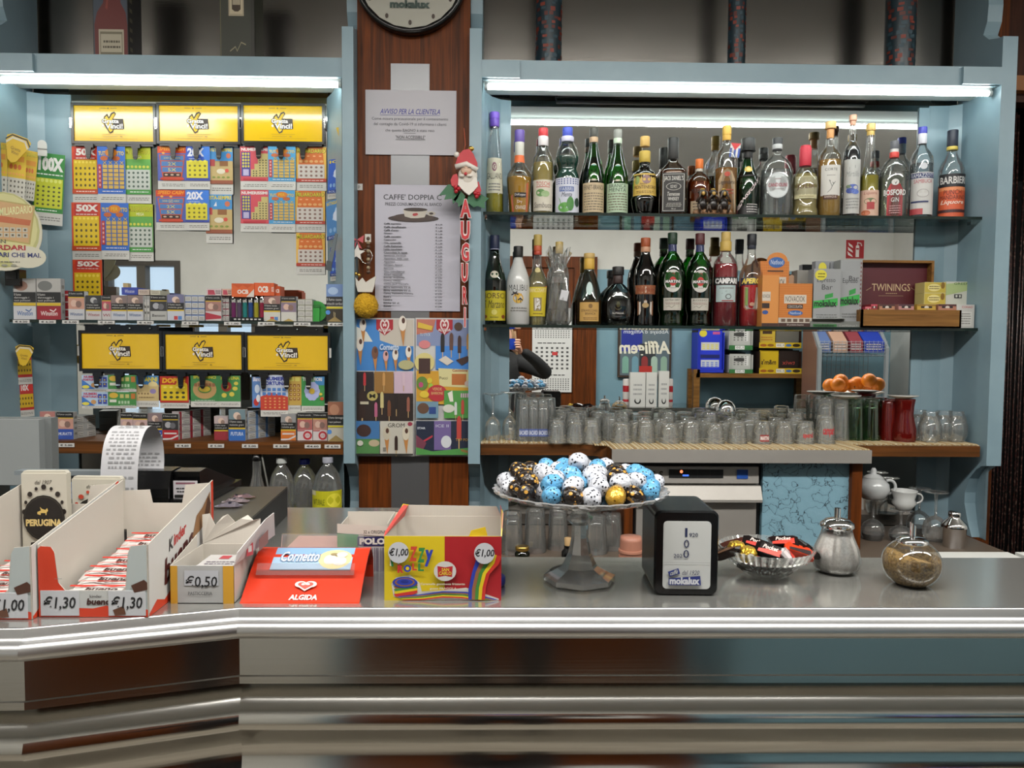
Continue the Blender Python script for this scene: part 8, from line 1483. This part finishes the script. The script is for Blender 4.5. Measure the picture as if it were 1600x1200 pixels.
ops = [('r', '#c9b01a', 0, 0, .515, 1), ('r', '#9a1820', .515, 0, 1, 1)]+roll+up+[('t', '#c8c4b8', 'FI', .05, .2, .13, .45), ('t', '#b8402c', 'Z', .215, .15, .285, .38, .1, .05), ('t', '#2c7a3c', 'Z', .285, .17, .35, .4, .1, .05), ('t', '#26389c', 'y', .345, .2, .42, .46, .1, .05), ('t', '#1c6a34', 'F', .05, .28, .1, .46, -.2, .05), ('t', '#b82c2c', 'R', .115, .43, .165, .56, 0, .05), ('e', '#26389c', .2, .49, .032, .055), ('e', '#c9b01a', .2, .49, .016, .028), ('t', '#b8402c', 'L', .24, .41, .28, .52, 0, .05), ('t', '#2c7a3c', 'L', .29, .41, .34, .53, 0, .05),
      ('e', '#c2c0bc', .52, .53, .096, .155), ('p', '#a8202a', [(.455, .45), (.52, .47), (.585, .45), (.58, .62), (.52, .6), (.46, .62)]), ('t', '#d8b83c', 'SAN', .49, .48, .555, .53, 0, .03), ('t', '#d8b83c', 'CARLO', .468, .535, .575, .59, 0, .03), ('t', '#c8c0b0', 'Caramella gommosa frizzante', .31, .71, .69, .755, 0, .02), ('t', '#c8c0b0', 'gusto FRAGOLA', .39, .78, .62, .825, 0, .02),
      ('e', '#b8babf', .125, .24, .088, .165), ('t', '#14141a', '€1,00', .045, .17, .21, .31, .2, .02), ('e', '#b8babf', .855, .25, .088, .165), ('t', '#14141a', '€1,00', .775, .18, .94, .32, .2, .02)]
m = MB(); art(m, plane_map(w, h, 0, 0, 0), ops, eps=.00012); m.build('front_print', t)
zb_ = WZ(700, 789, Yf_+d)-ZB; xa, xb = WX(632, 800, Yf_+d)-x0, WX(776, 800, Yf_+d)-x0
m = MB(); panel(m, [(0, d, h), (xa-.0, d, zb_), (xb, d, zb_-.002), (w, d, h)], .0012, 'board'); m.build('back_flap', t)
m = MB(); panel(m, [(0, 0, h), (.0, .01, h+.004), (xa, d*.9, zb_+.004), (xa+.006, d, zb_), (xa, d, h)], .001, '#c04a44'); panel(m, [(xa*.45, d*.45, h+.5*(zb_-h)), (xa, d*.9, zb_+.0045), (xa+.0062, d, zb_+.0005), (xa*.75, d*.72, h+.45*(zb_-h))], .0013, '#cdb01c'); m.build('side_flap', t)
m = MB(); xr_ = WX(786, 800, Yf_+.09)-x0; panel(m, [(w, 0, h), (w+.002, .02, h+.03), (xr_, .09, zb_-.01), (xr_-.004, d, zb_), (w-.0, d, h)], .001, '#c06a6c'); panel(m, [(w, 0, h+.0005), (w+.002, .02, h+.029), (xr_-.002, .06, h+.026), (w, .05, h+.002)], .0014, '#cdb84a'); m.build('side_flap', t)
m = MB(); panel(m, [(w*.72, .001, h), (w*.74, .002, h+.008), (w*.86, .004, h+.013), (w*.88, .004, h)], .001, '#c8a81c'); m.build('front_tongue', t)
for q in range(6):
    m = MB().lathe([(.018, 0), (.02, .002), (.02, .012), (.018, .014)], bands[q % 5], 18).build('candy_roll', loc=(x0+.03+.025*q, Yf_+.05+.02*(q % 2), ZB+.0012), label='round candy roll lying in the yellow and red box, %s one' % ('first', 'second', 'third', 'fourth', 'fifth', 'sixth')[q], cat='sweets', group='candy rolls in the box')
# cake stand ------------------------------------------------------
cx, cy = H(905, 908, ZB); t = empty('cake_stand', (cx, cy, ZB), 'cut crystal cake stand heaped with wrapped chocolate eggs', 'cake stand')
zr = WZ(905, 772, cy)-ZB; R = 137*cy/1200
def facet(prof, n, name, sm=False, **k): return MB().lathe(prof, 'crystal', n, smooth=sm, **k).build(name, t)
facet([(0, .0), (.052, 0), (.056, .003), (.056, .010), (.045, .015), (.028, .024), (.018, .045), (.013, .07), (.0125, .09), (.019, .096), (.021, .101), (.013, .109), (.016, .118), (.02, zr-.014), (0, zr-.013)], 8, 'foot_and_stem')
pr = [(0, zr-.0135), (.03, zr-.0135), (.06, zr-.012), (.10, zr-.005), (R*.97, zr+.004), (R, zr+.009), (R*.985, zr+.0105), (R*.95, zr+.007), (.10, zr-.0005), (.06, zr-.0075), (0, zr-.0085)]
MB().lathe(pr, 'crystal', 96, flute=.018, nf=32, smooth=False).build('plate', t)
def egg_mat(nm, base, dots, thr, sc_=90, metal=0):
    m, nt, out = newmat(nm); b = princ(nt, out, (1, 1, 1, 1), .22, metal); tc = nt.nodes.new('ShaderNodeTexCoord'); v = nt.nodes.new('ShaderNodeTexVoronoi'); v.inputs['Scale'].default_value = sc_
    nt.links.new(tc.outputs['Object'], v.inputs['Vector']); r = ramp(nt, v.outputs['Distance'], [(thr, hexc(dots)), (thr+.03, hexc(base))]); nt.links.new(r.outputs[0], b.inputs[0])
    n = noise(nt, 70); bump(nt, n.outputs[0], b, .9, .006); MATS[nm] = m
egg_mat('egg_white', '#b9bcc4', '#101218', .28, 190); egg_mat('egg_blue', '#5c9cc4', '#0e1a2c', .26, 190); egg_mat('egg_dark', '#1c1410', '#c09040', .34, 130); egg_mat('egg_gold', '#c09434', '#7a5a1c', .2, 120, .5)
def egg_proto(key):
    m = MB(); m.lathe([(0, -.0165), (.007, -.0155), (.0125, -.010), (.0148, -.001), (.0135, .008), (.009, .0155), (.004, .0185), (0, .019)], key, 16); return m
protoE = {}
rnd = random.Random(21); eggs = []
seq = 'wbwdwbwbdwbwwbdwbwdb'
for ring, (rr, n, z) in enumerate(((.112, 21, .017), (.080, 15, .017), (.048, 9, .017), (.015, 3, .017), (.094, 16, .036), (.06, 11, .038), (.026, 5, .040), (.0, 1, .056))):
    for i in range(n):
        a = 2*pi*(i+.37*ring)/n+rnd.uniform(-.06, .06); r_ = rr+rnd.uniform(-.005, .004); eggs.append((cx+r_*math.cos(a), cy+r_*math.sin(a), ZB+zr-.008+z+rnd.uniform(-.002, .003)+max(0, (r_-.09))*.25, a))
for q, (x, y, z, a) in enumerate(eggs):
    ch = seq[(q*5+q//4) % len(seq)]; ch = 'w' if ch == 'g' and q != 28 else ch
    if q == 17: ch = 'g'
    nm = dict(w='egg_white', b='egg_blue', d='egg_dark', g='egg_gold')[ch]
    lb = dict(w='white foil chocolate egg with black dots on the cake stand', b='light blue foil chocolate egg with dark dots on the cake stand', d='dark foil chocolate egg with gold pattern on the cake stand', g='single gold foil chocolate on the cake stand')[ch]
    if ch not in protoE: o = protoE[ch] = egg_proto(nm).build('chocolate_egg')
    else: o = protoE[ch].copy(); COL.objects.link(o)
    lay = 'lower' if z-ZB-zr < .018 else 'upper'; sec = ('right', 'back right', 'back', 'back left', 'left', 'front left', 'front', 'front right')[int(((a % (2*pi))+pi/8)/(pi/4)) % 8]; lb2 = lb
    if ch != 'g': lb = lb.replace(' on the cake stand', ', %s layer, %s of the cake stand' % (lay, sec))
    o.location = (x, y, z); o.rotation_euler = (rnd.uniform(.9, 2.2), rnd.uniform(-.5, .5), rnd.uniform(0, 6.3)); tag(o, lb, 'chocolate', lb.replace('chocolate egg', 'chocolate eggs'))
# napkin holder ---------------------------------------------------
x0, yn = H(1022, 931, ZB); x1 = H(1120, 929, ZB)[0]; w = x1-x0; zt = WZ(1071, 799, yn)-ZB; d = .125
t = empty('napkin_dispenser', ((x0+x1)/2, yn, ZB), 'tall black napkin dispenser with white printed front panel', 'napkin holder', rot=(0, 0, -.03))
def rrect(w, h, r, n=5, ox=0, oz=0):
    P = []
    for cx_, cz_, a0 in ((w/2-r, h-r, 0), (-w/2+r, h-r, pi/2), (-w/2+r, r, pi), (w/2-r, r, 3*pi/2)):
        for i in range(n+1): a = a0+pi/2*i/n; P.append((ox+cx_+r*math.cos(a), oz+cz_+r*math.sin(a)))
    return P
m = MB(); A_ = rrect(w*.95, zt-.004, .010, 5, 0, .002); B_ = rrect(w, zt, .010, 5); C_ = rrect(w*1.0, zt, .012, 5); k = len(A_)
vs = [(a, 0, b) for a, b in A_]+[(a, .006, b) for a, b in B_]+[(a, d-.01, b) for a, b in C_]+[(a*.95, d, b*.97+.003) for a, b in A_]
m.add(vs, [(j*k+i, j*k+(i+1) % k, (j+1)*k+(i+1) % k, (j+1)*k+i) for j in range(3) for i in range(k)]+[tuple(range(k)), tuple(range(3*k, 4*k))], 'black', False); m.build('housing', t)
iw, ih = w*.74, zt*.80; m = MB().prism(rrect(iw, ih, .006, 5, .0, zt*.085), -.0008, .002, '#b8bab8/.4', 'y'); m.build('front_panel', t)
m = MB(); art(m, plane_map(iw, ih, -iw/2, zt*.085, -.0008), [('t', '#1c2448', '1', .45, .1, .5, .23), ('t', '#1c2448', '920', .54, .17, .72, .23), ('t', '#1c2448', '0', .43, .27, .54, .39), ('t', '#1c2448', '202', .22, .48, .40, .54), ('t', '#1c2448', '0', .42, .42, .54, .54), ('r', '#989a98', 0, .605, 1, .61), ('p', '#26306c', [(.1, .745), (.32, .69), (.36, .77), (.14, .82)]), ('t', '#b8bab8', 'caffè', .15, .72, .31, .785, .2, .02, -.03), ('t', '#2c2c48', 'dal 1920', .4, .72, .76, .785, .3), ('p', '#26306c', [(.12, .84), (.78, .80), (.8, .94), (.12, .94)]), ('t', '#c4c6cc', 'mokalux', .14, .82, .77, .93, 0, .05)]); m.build('front_print', t)
# glass bowl with sweets --------------------------------------------
bx, by = H(1196, 897, ZB); t = empty('glass_bowl', (bx, by, ZB), 'ribbed clear glass bowl filled with wrapped chocolates', 'bowl'); R = 74*by/1200; hz = WZ(1196, 853, by)-ZB
MB().lathe([(0, .0), (.028, 0), (.034, .003), (.052, .018), (.065, hz*.62), (R, hz), (R*.975, hz+.0005), (.061, hz*.62), (.048, .021), (.03, .007), (0, .006)], 'clear', 132, flute=.022, nf=44, smooth=False).build('bowl', t)
rnd = random.Random(9)
def sweet(x, y, z, cc, c2, rot, name, label, txt=None):
    m = MB(); L, w_, h_ = .046, .02, .012; n = 6; vs = []
    for i in range(n+1):
        u = i/n; e = .35 if i in (0, n) else 1
        for a, b in ((-.5, -.5), (.5, -.5), (.5, .5), (-.5, .5)): vs.append((L*(u-.5), w_*a*(1 if e == 1 else 1.1), h_*b*e+rnd.uniform(-.0006, .0006)))
    m.add(vs, [(i*4+j, i*4+(j+1) % 4, (i+1)*4+(j+1) % 4, (i+1)*4+j) for i in range(n) for j in range(4)]+[(3, 2, 1, 0), tuple(n*4+j for j in range(4))], cc+'/.18')
    art(m, frame_map((-L/2+.006, w_/2-.001, h_/2+.0004), (L-.012, 0, 0), (0, -w_+.002, 0), (0, 0, 1)), [('p', c2, [(0, .7), (1, .3), (1, 1), (0, 1)])]+([('t', '#c8b8b0', txt, .15, .12, .85, .55, .3, .03)] if txt else []))
    m.build('wrapped_chocolate', loc=(x, y, z), rot=rot, label=label, cat='chocolate', group='wrapped chocolates in the bowl')
def bp(px, py, k): x = WX(px, py, by+k); return x, by+k, WZ(px, py, by+k)
for q, (px, py, k, cc, c2, rot, lb, tx) in enumerate(((1182, 852, -.01, '#120c0c', '#b02c20', (.5, .25, -.35), 'black and red wrapped chocolate on the upper left of the heap', 'Pocket'), (1203, 862, -.04, '#120c0c', '#c43420', (.7, .2, -.5), 'black wrapped chocolate with red edge in the middle of the heap', 'Pocket'), (1224, 848, 0, '#1c1010', '#c03020', (.5, -.1, -.3), 'black and red wrapped chocolate at the top right of the heap', 'Pocket'),
    (1248, 862, -.02, '#b8381c', '#201010', (.4, .3, -.2), 'orange-red wrapped chocolate at the right rim', None), (1262, 858, -.0, '#1c1412', '#7a2c1c', (.3, .6, .5), 'dark wrapped chocolate leaning over the right rim', None), (1230, 869, -.045, '#c0b8b8', '#c03020', (.8, .1, 1.2), 'white and red wrapped chocolate at the front right', None), (1138, 862, -.02, '#2c1c14', '#5a3c24', (.3, -.5, -.6), 'brown wrapped chocolate leaning over the left rim', None),
    (1215, 876, -.03, '#140e0e', '#c03020', (.4, 0, .3), 'black and red wrapped chocolate low at the front', None), (1190, 875, -.02, '#a83020', '#161010', (.4, 0, -.3), 'red wrapped chocolate low in the middle', None), (1150, 853, .01, '#3a1c14', '#a03020', (.5, -.2, .2), 'brown wrapped chocolate behind the gold balls', None), (1210, 884, .0, '#20120e', '#8a2c1c', (.1, .0, .6), 'dark wrapped chocolate at the bottom right of the bowl', None), (1176, 884, .0, '#2c1812', '#8a2c1c', (.1, .0, -.6), 'dark wrapped chocolate at the bottom left of the bowl', None))):
    x, y, z = bp(px, py, k); sweet(x, y, z, cc, c2, rot, 'wrapped_chocolate', lb, tx)
for q, (px, py, k, lb) in enumerate(((1168, 866, -.035, 'front gold foil ball with oval sticker in the bowl'), (1151, 858, -.02, 'gold foil ball behind, at the left of the bowl'))):
    x, y, z = bp(px, py, k); t = empty('foil_ball', (x, y, z), lb, 'chocolate', 'gold foil balls')
    MB().lathe([(0, -.0145), (.009, -.0115), (.014, -.003), (.0145, .003), (.010, .011), (0, .0145)], 'gold_foil', 24, flute=.04, nf=12, smooth=False).build('foil', t)
    m = MB(); art(m, plane_map(.012, .010, -.006, -.004, -.0150), [('e', '#8a6a34', .5, .5, .5, .5), ('e', '#cfc8b8', .5, .5, .42, .42)]); m.build('sticker', t)
# sugar pourers --------------------------------------------------------
sx, sy_ = H(1306, 893, ZB); R = 36.5*sy_/1200; zl = WZ(1306, 820, sy_)-ZB; zsp = WZ(1309, 790, sy_)-ZB
t = empty('sugar_pourer', (sx, sy_, ZB), 'fluted waisted glass pourer with white sugar', 'sugar pourer')
pf = [(R*.72, 0), (R*.92, .006), (R, .02), (R*.9, .04), (R*.68, .06), (R*.58, .075), (R*.6, zl-.004), (R*.62, zl)]
MB().lathe(pf, 'clearb', 60, flute=.025, nf=14, twist=6).build('glass_jar', t); MB().lathe([(R*.66, .002), (R*.84, .008), (R*.93, .02), (R*.84, .04), (R*.62, .06), (R*.5, zl*.84), (0, zl*.86)], 'sugar_white', 30).build('sugar', t)
MB().lathe([(R*.68, zl-.004), (R*.71, zl-.002), (R*.70, zl+.003), (R*.5, zl+.009), (R*.2, zl+.012), (0, zl+.012)], 'chrome', 36).build('lid', t)
def spout(t, z0, z1, cut): 
    m = MB(); r = .0048; n = 16; vs = []
    for j, z in enumerate((z0, z1)):
        for i in range(n): a = 2*pi*i/n; vs.append((r*math.cos(a), r*math.sin(a), z+(cut*math.cos(a) if j else 0)))
    m.add(vs, [(i, (i+1) % n, n+(i+1) % n, n+i) for i in range(n)], 'chrome', True); m.build('spout', t); MB().lathe([(r*.8, z1-.006), (0, z1-.005)], '#101010', 12).build('spout_hole', t)
spout(t, zl+.01, zsp-.004, .0); MB().tube([(0, 0, .03), (0, 0, zl)], .003, 'chrome', 10).build('inner_tube', t)
sx, sy_ = H(1423, 913, ZB); R = 44.5*sy_/1200; zl = WZ(1423, 846, sy_)-ZB; zsp = WZ(1421, 815, sy_)-ZB
t = empty('sugar_pourer', (sx, sy_, ZB), 'round ball-shaped glass pourer with brown sugar', 'sugar pourer')
ball = [(R*math.sin(a)*1.0, R*.92-R*.92*math.cos(a)) for a in [.55+q*(2.62-.55)/18 for q in range(19)]]; zoff = ball[0][1]; ball = [(r, (z-zoff)*(zl)/(ball[-1][1]-zoff)) for r, z in ball]
MB().lathe([(ball[0][0]*.96, 0)]+ball[1:], 'clearb', 48).build('glass_jar', t)
m = MB(); n = 36; vs = []; zs_ = [p for p in ball if p[1] < zl*.66]
for r, z in zs_:
    for i in range(n): a = 2*pi*i/n; vs.append((r*.95*math.cos(a), r*.95*math.sin(a), z+.0018))
k = len(zs_)
for i in range(n): a = 2*pi*i/n; r = ball[len(zs_)-1][0]*.9; vs.append((r*.93*math.cos(a), r*.93*math.sin(a), zl*.66-.012*math.cos(a)))
vs.append((0, 0, zl*.66)); m.add(vs, [(j*n+i, j*n+(i+1) % n, (j+1)*n+(i+1) % n, (j+1)*n+i) for j in range(k) for i in range(n)]+[(k*n+i, k*n+(i+1) % n, (k+1)*n) for i in range(n)], 'sugar_brown', True); m.build('sugar', t)
rl = R*.53
MB().lathe([(rl*.96, zl-.003), (rl, zl-.001), (rl*.99, zl+.003), (rl*.7, zl+.007), (0, zl+.009)], 'chrome', 36).build('lid', t)
spout(t, zl+.006, zsp-.004, -.004); MB().tube([(0, 0, .02), (0, 0, zl)], .003, 'chrome', 10).build('inner_tube', t)
# ================================================================ the guest holding the phone, seen in the mirror
def skin(name, pts, edges, key, sub=2, parent=None, **k):
    me = bpy.data.meshes.new(name); me.from_pydata([p[:3] for p in pts], edges, []); o = bpy.data.objects.new(name, me); COL.objects.link(o)
    md = o.modifiers.new('skin', 'SKIN'); md.use_smooth_shade = True
    sk = me.skin_vertices[0].data if me.skin_vertices else None
    if sk is None: return o
    for i, p in enumerate(pts): r = p[3]; sk[i].radius = r if isinstance(r, tuple) else (r, r)
    sk[0].use_root = True
    s_ = o.modifiers.new('sub', 'SUBSURF'); s_.levels = sub; s_.render_levels = sub
    dg = bpy.context.evaluated_depsgraph_get(); m2 = bpy.data.meshes.new_from_object(o.evaluated_get(dg)); o.modifiers.clear(); o.data = m2
    m2.materials.clear(); m2.materials.append(MATS[key] if key in MATS else mat(key))
    for p in m2.polygons: p.use_smooth = True
    if parent: o.parent = parent
    return o
def mk_person():
    P = empty('person', (0, 0, 0), 'person in a black jacket raising a phone to the face, seen in the mirror', 'person')
    yb = -.36
    J = [(.03, yb, .95, (.15, .11)), (.03, yb, 1.12, (.155, .11)), (.03, yb+.01, 1.26, (.165, .11)), (.03, yb+.01, 1.36, (.12, .085)), (.035, yb+.02, 1.43, (.055, .055)),
         (.20, yb+.01, 1.335, .065), (.36, yb+.10, 1.265, .052), (.27, yb+.24, 1.36, .042), (.17, yb+.31, 1.435, .034),
         (-.14, yb+.01, 1.335, .065), (-.27, yb+.10, 1.23, .052), (-.2, yb+.24, 1.32, .042), (-.10, yb+.31, 1.40, .034),
         (-.06, yb, .86, (.10, .10)), (.12, yb, .86, (.10, .10)), (-.07, yb+.02, .48, .065), (.13, yb+.02, .48, .065), (-.07, yb-.02, .1, .045), (.13, yb-.02, .1, .045), (-.07, yb+.08, .05, .04), (.13, yb+.08, .05, .04)]
    E_ = [(0, 1), (1, 2), (2, 3), (3, 4), (3, 5), (5, 6), (6, 7), (7, 8), (3, 9), (9, 10), (10, 11), (11, 12), (0, 13), (0, 14), (13, 15), (15, 17), (17, 19), (14, 16), (16, 18), (18, 20)]
    skin('clothed_body', J, E_, 'jacket', 2, P)
    # head
    hx, hy, hz = .03, yb+.05, 1.52; m = MB(); n, k = 28, 20; vs = []
    for j in range(k+1):
        th = pi*j/k
        for i in range(n):
            a = 2*pi*i/n; x = .076*math.sin(th)*math.cos(a); y = .092*math.sin(th)*math.sin(a); z = .115*math.cos(th)
            if z < 0: x *= 1-.35*(-z/.115)**1.5; y = y*(1-.15*(-z/.115))+(.012*(-z/.115) if y > 0 else .02*(-z/.115))
            if y > 0 and abs(x) < .03: y += .006*math.exp(-((z+.045)/.02)**2)
            if y > 0 and .012 < abs(x) < .05: y -= .008*math.exp(-((z-.005)/.015)**2)
            vs.append((x, y, z))
    m.add(vs, [(j*n+i, (j+1)*n+i, (j+1)*n+(i+1) % n, j*n+(i+1) % n) for j in range(k) for i in range(n)], 'skin', True)
    m.prism([(-.008, .088), (.008, .088), (.012, .098), (0, .116), (-.012, .098)], -.035, -.022, 'skin').prism([(-.005, .086), (.005, .086), (.006, .1), (-.006, .1)], -.022, .012, 'skin')
    for s in (-1, 1): m.ball((s*.078, .0, -.01), .02, 'skin', 10, 8, sx=.35, sy=.7, sz=1.3)
    m.build('head', P, (hx, hy, hz))
    m = MB()
    for s in (-1, 1): m.ball((s*.031, .081, .004), .011, '#d8d4cc', 12, 8, sy=.6, sz=.6).ball((s*.031, .0875, .004), .0045, '#2c3c40', 8, 6, sy=.5)
    m.build('eye', P, (hx, hy, hz), kind='stuff'); MB().ball((0, .094, -.062), .02, '#a0605a', 12, 6, sy=.3, sz=.3).build('mouth', P, (hx, hy, hz))
    m = MB(); vs = []
    for j in range(15):
        th = pi*.62*j/14
        for i in range(28):
            a = 2*pi*i/28; fr = math.sin(a) > .35; t_ = min(th, pi*.30) if fr else th; q = 1+.05*math.sin(9*a)
            vs.append((.09*q*math.sin(t_)*math.cos(a), .106*q*math.sin(t_)*math.sin(a)-.008, .128*math.cos(t_)))
    m.add(vs, [(j*28+i, (j+1)*28+i, (j+1)*28+(i+1) % 28, j*28+(i+1) % 28) for j in range(14) for i in range(28)], 'hair', True)
    rnd = random.Random(2)
    for q in range(26):
        a = pi+pi*q/25 if q < 26 else 0; x, y = .088*math.cos(a), .10*math.sin(a)*.9; m.tube([(x, y-.005, .05), (x*1.1, y*1.05-.008, -.05), (x*1.15+rnd.uniform(-.01, .01), y*1.05-.01, -.14), (x*1.05, y-.0, -.20)], [.016, .016, .013, .004], 'hair', 6)
    m.build('hair', P, (hx, hy, hz))
    MB().tube([(hx-.0, yb+.02, 1.36), (hx, yb+.03, 1.47)], .047, 'skin', 14).build('neck', P)
    m = MB(); m.tube([(hx+.055*math.cos(a), yb+.125+.02*math.sin(a)*-1, 1.36-.13*math.sin(a)**2) for a in [pi*i/14 for i in range(15)]], .0025, '#b8b8b8/.3/.8', 6)
    m.box(hx-.012, hx+.012, yb+.098+.04, yb+.104+.04, 1.20, 1.232, '#b8b8b8/.3/.8'); m.build('necklace', P)
    # hands: palm and five fingers around the phone (phone spans x -0.02..0.14)
    def hand(cx, s, zc):
        # s = +1 : hand at the +x end. wrist below-outside, fingers wrap in front of the phone (towards +y)
        palm = [(cx+s*.030, -.060, zc-.062, (.020, .016)), (cx+s*.022, -.048, zc-.035, (.024, .014)), (cx+s*.012, -.040, zc-.008, (.024, .012)), (cx+s*.012, -.036, zc+.012, (.02, .011))]
        m_ = skin('hand', palm, [(0, 1), (1, 2), (2, 3)], 'skin', 2, P)
        for q, (dz, L) in enumerate(((.026, .85), (.010, 1), (-.006, .95), (-.022, .78))):
            b = Vector((cx+s*.014, -.036, zc+dz)); pts = [tuple(b)+(.0088,), (b.x+s*.010, -.018, b.z+.003, .0084), (b.x+s*.004, -.004, b.z+.004, .0078), (b.x-s*.016*L, .0035, b.z+.004, .0068), (b.x-s*.030*L, .0045, b.z+.003, .0055)]
            skin('finger', pts, [(0, 1), (1, 2), (2, 3), (3, 4)], 'skin', 1, P)
        skin('thumb', [(cx+s*.014, -.046, zc-.04, .011), (cx+s*.0, -.042, zc-.046, .010), (cx-s*.018, -.034, zc-.040, .009), (cx-s*.034, -.030, zc-.030, .0075)], [(0, 1), (1, 2), (2, 3)], 'skin', 1, P)
    hand(.128, 1, 1.475); hand(-.055, -1, 1.475)
    return P
mk_person()
t = empty('smartphone', (.045, -.021, 1.478), 'blue-backed phone held sideways in front of the face, seen in the mirror', 'phone')
MB().prism([(a, b) for a, b in rrect(.155, .074, .009, 4, 0, -.037)], -.004, .004, '#1c3a9a/.2', 'y').build('phone_body', t)
m = MB(); 
for q in range(3): m.lathe([(.0, 0), (.006, 0), (.006, .0015), (0, .0015)], '#101014/.1', 16, c=(0, 0, 0))
m.T = None; m = MB(); m.T = Matrix.Rotation(-pi/2, 4, 'X')
for q in range(3): m.lathe([(.0062, .004), (.0062, .0056), (0, .0056)], '#101014/.1', 18, c=(-.062, .018-.018*q, 0))
m.build('camera_lens', t, kind='stuff'); MB().box(-.074, .074, -.0046, -.004, -.034, .034, '#0a0a0c/.05').build('screen', t)
